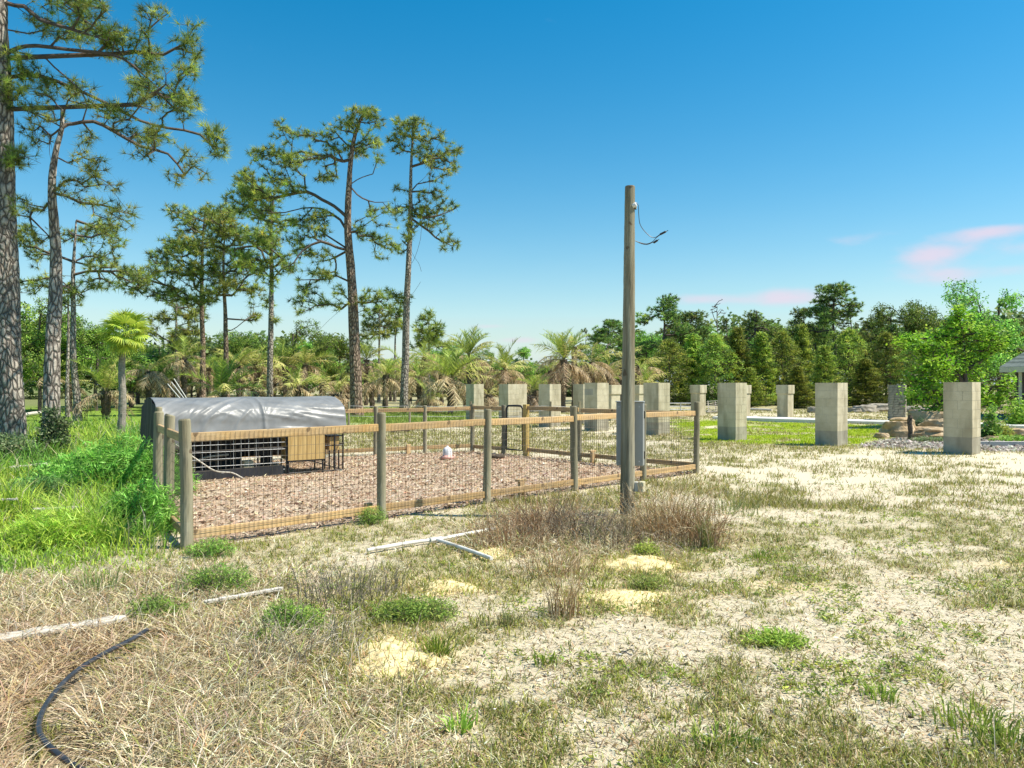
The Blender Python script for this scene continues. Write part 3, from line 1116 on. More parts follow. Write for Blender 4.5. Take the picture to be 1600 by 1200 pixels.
def leaves(C, rng, k, rad, L, W, pal, wts, flat=0.5, out=None):
    """clusters of diamond leaves round C"""
    n = len(C)
    off = rng.normal(0, 1, (n * k, 3)) * rad * np.array([1, 1, 0.7])
    c = np.repeat(C, k, 0) + off
    d = unit(rng.normal(0, 1, (n * k, 3)) * np.array([1, 1, flat]) + (0 if out is None else np.repeat(out, k, 0)))
    s = unit(np.cross(d, rng.normal(0, 0.6, (n * k, 3)) + np.array([0, 0, 1.0])))
    l = (L * rng.uniform(0.6, 1.3, n * k))[:, None]
    w = (W * rng.uniform(0.7, 1.2, n * k))[:, None]
    V = np.stack([c - d * l / 2, c + s * w / 2, c + d * l / 2, c - s * w / 2], 1).reshape(-1, 3)
    F = (np.arange(n * k) * 4)[:, None] + np.arange(4)[None]
    tone = np.repeat(jitter_cols(n, pal, wts, 0.2), k, 0) * (1 + rng.normal(0, 0.12, (n * k, 1)))
    return V, F, np.clip(tone, 0.005, 0.8)


PINE_PAL = [(0.17, 0.22, 0.05), (0.27, 0.32, 0.065), (0.36, 0.39, 0.08), (0.08, 0.12, 0.035)]
PINE_W = [3, 3, 1.6, 2]


def trunk_mesh(path, radii, mat, sides=12, noise_=0.03, flare=0.0, rng=None):
    b_ = Bag()
    r = np.asarray(radii, float).copy()
    if flare:
        z = path[:, 2]
        r = r * (1 + flare * np.exp(-np.maximum(z, 0) / 0.35))
    b_.path(path, r, sides, noise=noise_, rng=rng)
    return b_.make('trunk', mat, smooth=False, color=False)




def pine(label, y, trunk_px, wid_px, blobs, limbs=(), seed=1, mat='bark', dens=3.0, k=16, L=0.24, W=0.012, cat='tree', group=None, step=0.5,
         tip_r=0.011, max_r=0.10, name='pine_tree', pal=PINE_PAL, sides=12, low_limit=None, flare=0.25, spread=0.75, bareness=0):
    rng = np.random.default_rng(seed)
    tp = np.array([pw(u, v, y) for u, v in trunk_px])
    base = tp[0].copy()
    base[2] = h1(base[0], base[1]) - 0.05
    tp[0] = base
    path = resample(tp, 0.22 if y < 20 else 0.7)
    path[:, 1] += (fbm(path[:, 2] * 0.25, np.zeros(len(path)), seed, 2) - 0.5) * 0.5
    path[0, 1] = base[1]
    hgt = path[:, 2].max()
    r0 = wid_px / FPX * y / 2
    rr = r0 * (1 - 0.80 * (np.clip(path[:, 2], 0, hgt) / hgt) ** 1.5)
    o = thing(name, label, cat, base, group=group)
    org = base

    def child(nm, me, **kw):
        c = put(nm, me, o)
        c.location = -Vector(org)
        for a, b_ in kw.items():
            c[a] = b_
        return c
    child('trunk', trunk_mesh(path, rr, M[mat], sides, 0.035, flare, rng))
    tips = blob_tips(blobs, y, dens, rng)
    lb = []
    for q in limbs:
        dy = rng.uniform(-0.6, 0.6)
        pts = np.array([pw(u, v, y) for u, v in q])
        pts[:, 1] += np.linspace(0, dy * 2, len(pts))
        lb.append(pts)
    P0, P1, R0, R1, ends, dirs = grow(path, lb, tips, rng, step=step, tip_r=tip_r, max_r=min(max_r, r0 * 0.5), low_limit=low_limit, expo=0.5)
    R0, R1 = R0 * 0.72, R1 * 0.72
    b_ = Bag()
    b_.tubes(P0, P1, R0, R1, 5 if y < 20 else 4)
    child('branches', b_.make('branches', M['twig'], color=False))
    if not bareness:
        V, F, c = needles(ends, dirs, rng, int(k * (1.25 if y < 20 else 1.6)), L * 1.12, W * (1.25 if y < 20 else 1.45), pal, PINE_W, spread)
        bb = Bag()
        bb.add(V, F, c)
        # extra tufts back along the twigs
        back = ends - dirs * L * 0.7 + rng.normal(0, 0.05, ends.shape)
        V, F, c = needles(back, dirs, rng, max(4, k // 2), L * 0.9, W, pal, PINE_W, spread)
        bb.add(V, F, c)
        child('crown', bb.make('crown', M['needle']))
    return o


pine('big rough-barked pine cut by the left edge of the photo, its limbs reaching far right', 17.7,
     [(20, 706), (12, 590), (5, 450), (1, 300), (4, 170), (3, 60), (8, -60), (14, -260)], 37,
     [(115, 32, 28, 16), (240, 22, 24, 16), (225, 72, 26, 16), (305, 38, 12, 10), (290, 72, 22, 18), (170, 35, 40, 18), (160, 60, 35, 14), (60, 40, 40, 12),
      (225, 95, 30, 15), (290, 120, 25, 18), (240, 140, 38, 16), (335, 205, 18, 14), (270, 150, 40, 14), (295, 165, 26, 16), (205, 60, 40, 18), (200, 130, 25, 14),
      (155, 75, 30, 12), (310, 85, 10, 12), (245, 215, 22, 10), (345, 222, 12, 10), (330, 232, 20, 10), (35, 92, 24, 14), (40, 110, 30, 14), (30, 145, 25, 14), (55, 125, 20, 10),
      (180, 172, 26, 12), (280, 178, 20, 8), (100, 125, 30, 12), (20, 160, 14, 14), (35, 245, 28, 16), (20, 255, 14, 12), (110, 5, 60, 14), (210, -25, 70, 25), (80, -60, 60, 30),
      (150, -100, 60, 30), (-90, 20, 60, 30), (-120, 120, 60, 30), (-60, 200, 40, 20), (30, -160, 60, 40), (-40, -100, 60, 40), (110, 55, 22, 12)],
     [[(4, 86), (30, 76), (60, 74), (110, 81), (180, 90), (215, 108), (250, 140), (270, 158)],
      [(4, 124), (22, 116), (55, 113), (100, 128), (150, 150), (200, 175), (240, 184), (290, 192), (325, 230)],
      [(62, 80), (85, 105), (125, 140), (136, 165)],
      [(6, 10), (45, 15), (75, 40), (130, 60), (190, 82)],
      [(180, 88), (205, 78), (250, 80), (280, 55)],
      [(205, 173), (235, 160), (275, 145), (278, 122)],
      [(5, -5), (90, -10), (130, 30), (170, 55), (190, 90), (215, 105)],
      [(2, 250), (25, 252), (50, 250), (78, 262)]],
     seed=11, dens=8.5, k=22, L=0.23, W=0.009, step=0.3, tip_r=0.0065, max_r=0.075, sides=22, low_limit=4.5)

pine('slimmer grey pine standing just right of the big edge pine, vine round its foot', 17.0,
     [(85, 712), (84, 600), (83, 480), (82, 360), (82, 300), (86, 262), (92, 230), (99, 200), (98, 172)], 25,
     [(60, 138, 30, 10), (45, 172, 35, 10), (150, 165, 35, 12), (75, 190, 25, 10), (230, 165, 30, 10), (250, 218, 22, 10), (190, 195, 40, 12), (175, 185, 30, 8), (295, 245, 20, 14),
      (270, 275, 14, 14), (310, 275, 14, 10), (225, 250, 22, 10), (145, 255, 25, 12), (165, 270, 18, 14), (50, 212, 20, 14), (40, 200, 14, 14), (120, 285, 18, 10), (170, 290, 20, 12),
      (150, 320, 25, 14), (195, 330, 24, 14), (185, 360, 20, 8), (100, 300, 15, 10), (50, 330, 30, 12), (45, 365, 30, 14), (130, 215, 20, 12), (25, 310, 20, 10)],
     [[(98, 195), (110, 192), (140, 186), (170, 200), (210, 222), (250, 232), (275, 265)],
      [(97, 178), (75, 150), (40, 135), (25, 133)],
      [(92, 250), (110, 255), (135, 270), (150, 290), (165, 320)],
      [(95, 205), (75, 210), (68, 235), (70, 258)],
      [(83, 305), (60, 320), (30, 312), (12, 315)],
      [(98, 190), (60, 180), (20, 175)]],
     seed=12, dens=6.5, k=20, L=0.22, W=0.009, step=0.3, tip_r=0.0065, max_r=0.06, sides=18, low_limit=6.0)

pine('pine with pale lower trunk behind the slimmer grey pine', 32.0,
     [(121, 657), (116, 560), (115, 480), (116, 430), (118, 390), (120, 345)], 11,
     [(120, 345, 25, 12), (45, 370, 26, 18), (85, 360, 30, 14), (150, 352, 35, 16), (175, 378, 22, 12), (60, 395, 26, 14), (140, 400, 36, 12), (170, 418, 26, 10), (80, 440, 40, 12),
      (40, 450, 26, 12), (150, 445, 36, 12), (110, 465, 30, 10), (200, 430, 20, 12), (225, 440, 20, 10)],
     [[(117, 430), (140, 425), (180, 426)], [(116, 410), (90, 400), (60, 395)], [(117, 420), (100, 440), (60, 455)]], seed=13, dens=4.2, k=16, L=0.26, W=0.016)

pine('thin young pine trunk in the shade left of the pale-trunked pine', 36.0,
     [(106, 646), (105, 560), (104, 480), (104, 440)], 6,
     [(104, 450, 18, 12), (95, 475, 14, 10), (112, 470, 12, 10)], seed=14, dens=4, k=12, L=0.25, W=0.018)

pine('pine with orange-brown trunk and rounded crown left of the two middle pines', 52.0,
     [(315, 632), (316, 560), (316, 500), (316, 440), (318, 380), (322, 325)], 9,
     [(318, 318, 45, 14), (265, 325, 26, 12), (285, 345, 30, 18), (345, 345, 26, 22), (255, 375, 22, 14), (290, 385, 36, 16), (330, 390, 36, 18), (240, 400, 20, 12), (285, 425, 40, 16),
      (230, 432, 32, 12), (330, 430, 30, 18), (260, 460, 36, 14), (215, 450, 24, 12), (300, 470, 30, 12), (340, 470, 22, 10)],
     [[(316, 480), (285, 455), (240, 440), (200, 425)], [(316, 440), (290, 420), (260, 400)]],
     seed=15, mat='bark_red', dens=2.6, k=14, L=0.42, W=0.03, step=0.8, tip_r=0.02)

pine('pine with orange lower trunk just right of the rounded pine', 50.0,
     [(354, 632), (353, 560), (352, 480), (350, 430), (352, 370)], 9,
     [(360, 345, 28, 12), (385, 365, 24, 16), (350, 372, 26, 14), (360, 400, 38, 18), (390, 420, 26, 14), (345, 430, 26, 16), (375, 450, 30, 14), (340, 460, 20, 10), (395, 455, 20, 8), (385, 500, 8, 6), (397, 493, 8, 5)],
     [[(353, 520), (375, 512), (397, 498)], [(352, 470), (375, 455), (390, 440)]],
     seed=16, mat='bark_red', dens=2.5, k=14, L=0.42, W=0.03, step=0.8, tip_r=0.02)

pine('slim pine behind the wide-limbed pine, crown merging with its left limbs', 44.0,
     [(422, 640), (423, 560), (424, 480), (424, 400), (425, 330), (430, 290)], 10,
     [(425, 300, 30, 18), (400, 330, 30, 16), (380, 290, 22, 14), (440, 350, 26, 18), (395, 365, 30, 14), (425, 385, 36, 16), (375, 395, 26, 12), (400, 415, 30, 12), (445, 410, 20, 12), (430, 440, 14, 10), (415, 470, 12, 8), (432, 500, 6, 6)],
     [[(424, 400), (400, 385), (370, 390)], [(424, 440), (440, 420), (460, 415)]],
     seed=17, dens=3.2, k=16, L=0.36, W=0.026, step=0.7, tip_r=0.018)

pine('tall dark pine with broad spreading limbs to its left, highest of the middle pines', 37.0,
     [(557, 648), (555, 560), (551, 470), (545, 390), (543, 340), (546, 290), (549, 250), (556, 210), (570, 175)], 19,
     [(540, 200, 22, 12), (560, 182, 22, 10), (580, 180, 14, 12), (592, 195, 9, 12), (575, 172, 5, 7), (515, 208, 14, 10), (440, 196, 12, 10), (462, 212, 12, 8), (485, 212, 12, 10), (425, 235, 16, 12),
      (403, 245, 14, 12), (445, 250, 25, 12), (375, 275, 12, 10), (380, 300, 16, 12), (358, 308, 8, 10), (400, 285, 22, 12), (430, 280, 22, 12), (470, 262, 22, 10), (500, 270, 22, 10), (520, 235, 16, 12),
      (495, 250, 15, 10), (385, 325, 20, 10), (412, 312, 20, 8), (460, 300, 24, 12), (555, 235, 22, 10), (580, 225, 16, 14), (590, 250, 8, 8), (505, 335, 20, 10),
      (583, 330, 12, 8), (610, 330, 16, 7), (560, 355, 8, 10), (575, 370, 16, 10), (598, 378, 12, 12), (615, 388, 10, 10), (470, 345, 22, 12), (455, 375, 20, 10), (500, 362, 18, 10), (480, 395, 22, 10),
      (510, 400, 15, 8), (455, 420, 16, 12), (490, 425, 22, 10), (520, 430, 12, 10), (480, 450, 16, 10), (500, 470, 14, 9), (475, 487, 10, 6), (530, 455, 10, 9), (465, 470, 14, 8), (575, 465, 12, 10), (597, 463, 14, 10),
      (610, 480, 10, 6), (570, 490, 8, 8), (590, 400, 8, 6), (530, 480, 8, 8)],
     [[(543, 352), (520, 335), (500, 324), (470, 322), (440, 328), (400, 328)],
      [(545, 391), (528, 388), (505, 380), (480, 395), (468, 415)],
      [(551, 298), (568, 312), (590, 321), (615, 322)],
      [(541, 338), (522, 322), (503, 312), (480, 300), (450, 305)],
      [(553, 470), (540, 475), (520, 490), (503, 503), (486, 519)],
      [(549, 255), (525, 250), (505, 238)], [(550, 285), (565, 275), (580, 268)],
      [(505, 380), (505, 350), (500, 330)], [(520, 392), (522, 410), (518, 420)], [(553, 475), (580, 472), (605, 470)]],
     seed=18, mat='bark_red', dens=4.6, k=16, L=0.30, W=0.019, step=0.5, tip_r=0.010, max_r=0.11, low_limit=4.5)

pine('tall narrow pine right of the wide-limbed pine, with a bare stub on its right', 42.0,
     [(631, 643), (633, 560), (635, 480), (639, 410), (641, 340), (642, 260), (646, 195)], 12.5,
     [(645, 188, 14, 8), (625, 198, 12, 10), (655, 200, 12, 12), (612, 215, 8, 10), (640, 215, 20, 10), (690, 212, 9, 10), (665, 218, 12, 10), (700, 235, 10, 10), (716, 232, 6, 12), (680, 245, 14, 10),
      (655, 245, 14, 10), (712, 260, 8, 8), (670, 262, 10, 10), (620, 232, 8, 8), (695, 270, 10, 10), (680, 298, 14, 10), (690, 318, 14, 8), (712, 320, 8, 5), (645, 328, 16, 10), (665, 332, 12, 10), (690, 340, 10, 6),
      (617, 325, 12, 8), (620, 295, 6, 6), (640, 352, 10, 8), (672, 350, 12, 8), (700, 375, 12, 9), (692, 390, 8, 6), (712, 382, 8, 6), (640, 370, 8, 8), (625, 392, 10, 6), (638, 466, 9, 7), (625, 470, 8, 6), (605, 455, 10, 6), (660, 305, 8, 8)],
     [[(641, 395), (652, 408), (655, 420)], [(640, 415), (648, 405), (658, 375), (661, 345), (672, 300), (678, 250), (692, 225)],
      [(642, 295), (660, 275), (680, 245)], [(641, 330), (665, 340), (700, 330), (718, 320)], [(660, 350), (680, 370), (705, 382)], [(636, 470), (650, 455), (660, 443)], [(641, 325), (625, 322), (612, 325)]],
     seed=19, dens=3.6, k=15, L=0.33, W=0.023, step=0.6, tip_r=0.014, low_limit=5.0)

pine('open-crowned pine behind the palms between sabal palm and rounded pine', 58.0,
     [(278, 620), (277, 560), (276, 510), (277, 470)], 6,
     [(277, 475, 34, 10), (250, 495, 26, 10), (300, 495, 26, 10), (265, 515, 34, 10), (295, 525, 20, 8), (235, 520, 16, 8), (280, 540, 25, 8)], seed=20, dens=1.9, k=12, L=0.5, W=0.04, step=0.9, tip_r=0.02)

SMALLPINE_SIZE = []
FARP = [((592, 600), 478, [(590, 485, 22, 10), (575, 505, 14, 10), (605, 505, 14, 10), (592, 525, 18, 8), (570, 528, 10, 6)], 'small distant pine seen between the two tall middle pines', 66),
        ((617, 600), 490, [(618, 490, 12, 10), (625, 510, 8, 8), (610, 520, 8, 8), (625, 480, 6, 8)], 'thin distant pine close left of the narrow tall pine', 68),
        ((670, 600), 488, [(670, 496, 16, 10), (655, 515, 14, 10), (685, 515, 15, 10), (670, 530, 22, 10), (690, 540, 14, 8), (650, 538, 12, 8)], 'distant round-topped pine right of the narrow tall pine', 64)]
for k_, (bp, top, bl, lab, y_) in enumerate(FARP):
    pine(lab, y_, [(bp[0], 627), (bp[0], 560), (bp[0] + 1, top + 5)], 5, bl, seed=30 + k_, dens=2.2, k=12, L=0.5, W=0.045, step=0.9, tip_r=0.022, sides=7)

# ---- tree line on the right and broad trees: a few builds, copied and scaled


def tree_build(kind, seed):
    """returns meshes (trunk, crown) of a tree 10 m tall at the origin"""
    rng = np.random.default_rng(seed)
    b_ = Bag()
    c_ = Bag()
    if kind == 'cedar':
        path = resample([(0, 0, -0.1), (0.05, 0, 4), (0, 0.05, 9.8)], 0.6)
        n = 620
        z = 0.3 + 9.6 * rng.random(n) ** 1.15
        a = rng.uniform(0, 2 * np.pi, n)
        lob = 1 + 0.28 * np.sin(a * 3 + seed) + 0.2 * np.sin(a * 5 + z * 1.3)
        prof = 2.0 * (1 - z / 10.1) ** 0.85 * (0.55 + 0.45 * np.minimum(1, z / 1.5))
        r = prof * lob * rng.random(n) ** 0.35
        tips = np.stack([np.cos(a) * r, np.sin(a) * r, z], 1)
        P0, P1, R0, R1, ends, dirs = grow(path, [], tips, rng, step=1.0, tip_r=0.012, trunk_pen=0.5, low_pen=1.0)
        pal = [(0.25, 0.34, 0.055), (0.37, 0.46, 0.065), (0.10, 0.16, 0.035), (0.45, 0.50, 0.09)]
        out = unit(ends * np.array([1, 1, 0]) + np.array([0, 0, 0.9]))
        V, F, c = leaves(ends, rng, 17, 0.17, 0.34, 0.075, pal, [3, 3, 2, 1], 0.6, out * 1.2)
        rt = 0.15
    elif kind == 'wide_cedar':
        path = resample([(0, 0, -0.1), (0.05, 0, 4), (0, 0.05, 9.6)], 0.6)
        n = 700
        z = 0.2 + 9.6 * rng.random(n)
        a = rng.uniform(0, 2 * np.pi, n)
        lob = 1 + 0.3 * np.sin(a * 4 + seed + z)
        prof = 3.4 * np.sin(np.clip((z + 2.0) / 12.2, 0, 1) * np.pi) ** 1.05
        r = prof * lob * rng.random(n) ** 0.35
        tips = np.stack([np.cos(a) * r, np.sin(a) * r, z], 1)
        P0, P1, R0, R1, ends, dirs = grow(path, [], tips, rng, step=1.0, tip_r=0.012, trunk_pen=0.5, low_pen=0.8)
        pal = [(0.25, 0.34, 0.06), (0.37, 0.45, 0.065), (0.10, 0.165, 0.035), (0.46, 0.50, 0.09)]
        out = unit(ends * np.array([1, 1, 0]) + np.array([0, 0, 0.5]))
        V, F, c = leaves(ends, rng, 17, 0.22, 0.36, 0.09, pal, [3, 3, 2, 1], 0.7, out * 0.8)
        rt = 0.17
    elif kind == 'oak':
        path = resample([(0, 0, -0.1), (0.1, 0, 2), (-0.1, 0.1, 5), (0.1, 0, 8.2)], 0.5)
        cs = [(rng.normal(0, 1.9), rng.normal(0, 1.9), rng.uniform(3.0, 8.6), rng.uniform(1.0, 1.8)) for _ in range(15)]
        tips = []
        for cx, cy, cz, rr in cs:
            m = int(42 * rr)
            tips.append(np.array([cx, cy, cz]) + unit(rng.normal(0, 1, (m, 3))) * (rng.random((m, 1)) ** 0.4) * np.array([rr, rr, rr * 0.75]))
        tips = np.vstack(tips)
        P0, P1, R0, R1, ends, dirs = grow(path, [], tips, rng, step=0.8, tip_r=0.014, trunk_pen=0.2, low_pen=0.6, low_limit=1.5, max_r=0.16)
        pal = [(0.19, 0.34, 0.06), (0.30, 0.46, 0.08), (0.09, 0.18, 0.045), (0.37, 0.50, 0.10)]
        V, F, c = leaves(ends, rng, 17, 0.2, 0.21, 0.13, pal, [3, 3, 2, 1], 0.6)
        rt = 0.22
    elif kind == 'pine':
        path = resample([(0, 0, -0.1), (0.1, 0, 4), (-0.05, 0.1, 7), (0.1, 0, 9.7)], 0.5)
        cs = []
        for _ in range(26):
            z = rng.uniform(3.0, 9.5)
            w = 2.3 * math.sin(min(1, (10.4 - z) / 5.0) * 1.5) * rng.uniform(0.4, 1.0)
            a = rng.uniform(0, 6.28)
            cs.append((math.cos(a) * w, math.sin(a) * w, z, rng.uniform(0.5, 1.0)))
        tips = []
        for cx, cy, cz, rr in cs:
            m = int(44 * rr)
            tips.append(np.array([cx, cy, cz]) + unit(rng.normal(0, 1, (m, 3))) * (rng.random((m, 1)) ** 0.4) * np.array([rr, rr, rr * 0.6]))
        tips = np.vstack(tips)
        P0, P1, R0, R1, ends, dirs = grow(path, [], tips, rng, step=0.7, tip_r=0.014, trunk_pen=0.25, low_pen=0.8, low_limit=3.0)
        V, F, c = needles(ends, dirs, rng, 22, 0.30, 0.05, [(0.14, 0.21, 0.05), (0.22, 0.29, 0.065), (0.31, 0.36, 0.08), (0.07, 0.11, 0.035)], PINE_W, 0.9)
        rt = 0.15
    b_.path(path, rt * (1 - 0.75 * np.clip(path[:, 2] / 10, 0, 1)), 7, noise=0.04, rng=rng)
    b_.tubes(P0, P1, R0, R1, 3)
    c_.add(V, F, c)
    VV = np.concatenate(c_.V)
    top = np.percentile(VV[:, 2], 99.7)
    wid = np.percentile(np.abs(VV[:, 0]), 98.5) + np.percentile(np.abs(VV[:, 1]), 98.5)
    return b_.make('trunk', M['twig'], color=False), c_.make('crown', M['far_leaf']), top, wid


TB = {}
for kd, ns in (('cedar', 4), ('wide_cedar', 3), ('oak', 4), ('pine', 4)):
    TB[kd] = [tree_build(kd, 100 + 7 * i) for i in range(ns)]


def plant(kind, u, vtop, wpx, y, label, name, cat='tree', group=None, dy=0.0, var=None, nomw=None):
    ms = TB[kind]
    me_t, me_c, top_, wid_ = ms[var if var is not None else random.randrange(len(ms))]
    x = (u - 800) / FPX * y
    z0 = h1(x, y)
    hgt = EYE + (600 - vtop) / FPX * y - z0
    s = hgt / top_
    sw = (wpx / FPX * y) / wid_
    o = thing(name, label, cat, (x, y, z0), random.uniform(0, 6.28), group)
    o.scale = (sw, sw, s)
    put('trunk', me_t, o)
    put('crown', me_c, o)
    return o


# right tree line: tall ones behind, low cedars in front. (kind, u, top, width, depth, label)
LINE = [
    ('pine', 952, 500, 44, 70, 'round-topped pine showing left of the utility pole, behind the palms'),
    ('pine', 916, 514, 30, 74, 'small dark pine behind the brown-headed palms left of the utility pole'),
    ('pine', 1036, 462, 66, 62, 'broad dark-topped pine, first tall tree right of the utility pole'),
    ('pine', 1080, 486, 50, 64, 'dark pine with clumped crown left of the bare dead snag'),
    ('pine', 1062, 492, 40, 66, 'pine filling in between the broad pine and the clumped pine'),
    ('pine', 1136, 500, 30, 68, 'small narrow pine top just right of the bare dead snag'),
    ('pine', 1181, 486, 54, 62, 'flat-topped pine standing alone above the cedars, centre of tree line'),
    ('pine', 1256, 481, 40, 64, 'slender pine top left of the tallest spire tree'),
    ('pine', 1304, 444, 58, 60, 'tallest spire-like dark tree of the right tree line'),
    ('pine', 1330, 490, 48, 62, 'dark pine tucked against the right side of the tallest spire tree'),
    ('pine', 1362, 500, 40, 66, 'low thin-topped pine between the spire tree and the rounded olive tree'),
    ('oak', 1422, 474, 86, 58, 'rounded olive-topped tree behind the bright green leafy tree'),
    ('pine', 1475, 500, 44, 62, 'loose pine top in the gap left of the large dark corner tree'),
    ('oak', 1560, 438, 128, 48, 'large dark rounded tree above the house roof'),
    ('oak', 1640, 450, 120, 52, 'dark tree cut by the right edge behind the house roof'),
    ('wide_cedar', 1006, 560, 56, 58, 'low dark cedar directly right of the utility pole'),
    ('wide_cedar', 1046, 530, 62, 56, 'cedar behind the first pillar right of the utility pole'),
    ('cedar', 1082, 522, 52, 57, 'cedar above the far metal gate'),
    ('wide_cedar', 1118, 522, 60, 56, 'yellow-green cedar below the bare dead snag'),
    ('cedar', 1152, 512, 54, 57, 'cedar rising behind the near pillar left of the lawn'),
    ('cedar', 1190, 520, 52, 56, 'dark cedar under the flat-topped pine'),
    ('wide_cedar', 1222, 518, 60, 57, 'yellow-green cedar behind the small capped pillar on the gravelly strip'),
    ('cedar', 1252, 508, 50, 58, 'cedar under the slender pine top'),
    ('cedar', 1288, 540, 50, 50, 'pale feathery cedar low in front of the spire tree'),
    ('wide_cedar', 1326, 515, 64, 56, 'dense cedar right of the spire tree above the lawn pillar'),
    ('cedar', 1352, 560, 46, 50, 'small blue-green cedar over the far rubble pile'),
    ('wide_cedar', 1385, 520, 66, 55, 'wide cedar left of the bright green leafy tree'),
    ('cedar', 1246, 572, 44, 49, 'low bright cedar beside the small capped pillar, on its right'),
    ('cedar', 1172, 575, 40, 50, 'low bushy cedar just right of the near left pillar of the lawn'),
    ('wide_cedar', 1440, 520, 70, 52, 'shadowed cedar behind the bright green leafy tree'),
    ('wide_cedar', 1500, 510, 80, 50, 'shadowed cedar behind the bright tree, nearer the house'),
    ('oak', 1010, 520, 70, 72, 'shaded broad tree filling the tree line behind the broad dark-topped pine'),
    ('oak', 1105, 512, 70, 73, 'shaded broad tree behind the dead snag, low between the pines'),
    ('oak', 1160, 516, 70, 74, 'shaded broad tree left of the flat-topped pine'),
    ('oak', 1215, 508, 80, 73, 'shaded broad tree right of the flat-topped pine'),
    ('oak', 1275, 498, 70, 74, 'shaded broad tree left of the tallest spire tree'),
    ('oak', 1345, 500, 80, 73, 'shaded broad tree filling right of the spire tree'),
    ('pine', 1392, 490, 50, 66, 'pine with rounded head directly left of the rounded olive tree'),
    ('oak', 1500, 488, 80, 64, 'shaded broad tree seen through the gap left of the dark corner tree'),
    ('wide_cedar', 1600, 520, 80, 50, 'shadowed cedar beyond the house at the right edge'),
]
NM = {'pine': 'pine_tree', 'oak': 'oak_tree', 'cedar': 'cedar_tree', 'wide_cedar': 'cedar_tree'}
for i, (kd, u, vt, w, y, lab) in enumerate(LINE):
    plant(kd, u, vt, w * (1.5 if kd == 'pine' else 1.25), y, lab, NM[kd], group='trees of the right tree line', var=i % len(TB[kd]))

# broad trees on the left and in the middle distance
BROAD = [
    (20, 462, 110, 44, 'bright green broad tree behind the big edge pine trunk'),
    (62, 474, 100, 42, 'bright green broad tree between the two left pine trunks'),
    (108, 492, 100, 45, 'shaded broad tree behind the pale-trunked pine'),
    (150, 508, 100, 44, 'green broad tree left of the yellow-headed sabal palm'),
    (205, 532, 90, 50, 'dark low tree behind the sabal palm trunk'),
    (250, 534, 90, 60, 'low tree in the gap behind the dead palms on the left'),
    (342, 560, 60, 62, 'low green tree between the two orange-trunked pines'),
    (378, 522, 70, 64, 'dark round tree between the orange-trunked and slim pines'),
    (412, 540, 60, 66, 'dark low tree behind the slim pine trunk'),
    (458, 508, 90, 62, 'widest dark tree mass right of the slim pine trunk'),
    (500, 540, 60, 60, 'low dark green tree left of the big pine trunk'),
    (532, 528, 66, 58, 'rounded mid green tree touching the big pine trunk on its left'),
    (700, 530, 60, 74, 'distant low tree right of the distant round-topped pine'),
    (768, 545, 54, 74, 'distant dark tree between the tallest palm and the middle palm'),
    (818, 548, 50, 60, 'pointed mid green tree in the dip of the skyline'),
    (842, 575, 44, 64, 'lowest green tree in the dip of the skyline left of the large green palm'),
    (948, 532, 56, 62, 'rounded bright green tree behind the dead palms left of the utility pole'),
    (300, 565, 70, 66, 'low dark tree seen past the right of the dead palms'),
    (610, 565, 70, 70, 'low green tree between the two tall pine trunks, behind palms'),
    (655, 570, 60, 72, 'low dark tree just right of the narrow pine trunk, behind palms'),
    (-70, 470, 140, 40, 'broad tree beyond the left edge of the view'),
]
for i, (u, vt, w, y, lab) in enumerate(BROAD):
    plant('oak', u, vt - 4, w * 1.35, y, lab, 'broad_tree', group='broad-leaved trees behind the palms and pines', var=i % 4)

# bare dead snag
pine('bare grey dead snag sticking up from the cedars', 60.0, [(1122, 628), (1122, 560), (1121, 510), (1121, 480)], 3.2,
     [(1120, 478, 12, 7), (1112, 488, 6, 6), (1130, 488, 6, 6), (1120, 472, 8, 5)], [[(1121, 520), (1128, 505), (1131, 488)], [(1121, 510), (1114, 495), (1110, 484)]],
     seed=41, dens=1.3, bareness=1, name='dead_tree', step=0.8, tip_r=0.022, sides=6)

# bright green leafy tree right


def leafy(label, name, y, trunk_px, wid_px, blobs, seed, dens, k, rad, L, W, pal, limbs=(), group=None, cat='tree', low=0.5, tipr=0.01, flat=0.5):
    rng = np.random.default_rng(seed)
    tp = np.array([pw(u, v, y) for u, v in trunk_px])
    base = tp[0].copy()
    base[2] = h1(base[0], base[1]) - 0.03
    tp[0] = base
    path = resample(tp, 0.25)
    hgt = path[:, 2].max()
    r0 = wid_px / FPX * y / 2
    o = thing(name, label, cat, base, group=group)
    tips = blob_tips(blobs, y, dens, rng, depth=0.9)
    tips = tips[tips[:, 2] > low * 0.3 + 0.05]
    P0, P1, R0, R1, ends, dirs = grow(path, [np.array([pw(u, v, y) for u, v in q]) for q in limbs], tips, rng, step=0.35, tip_r=tipr, max_r=r0 * 0.6, low_limit=low)
    b_ = Bag()
    b_.path(path, r0 * (1 - 0.7 * np.clip(path[:, 2] / hgt, 0, 1)), 8, noise=0.04, rng=rng)
    b_.tubes(P0, P1, R0, R1, 4)
    c = put('trunk', b_.make('trunk', M['twig'], color=False), o)
    c.location = -Vector(base)
    V, F, cc = leaves(ends, rng, k, rad, L, W, pal, [3, 3, 1.5, 1.5], flat)
    b_ = Bag()
    b_.add(V, F, cc)
    c = put('crown', b_.make('crown', M['leaf']), o)
    c.location = -Vector(base)
    return o


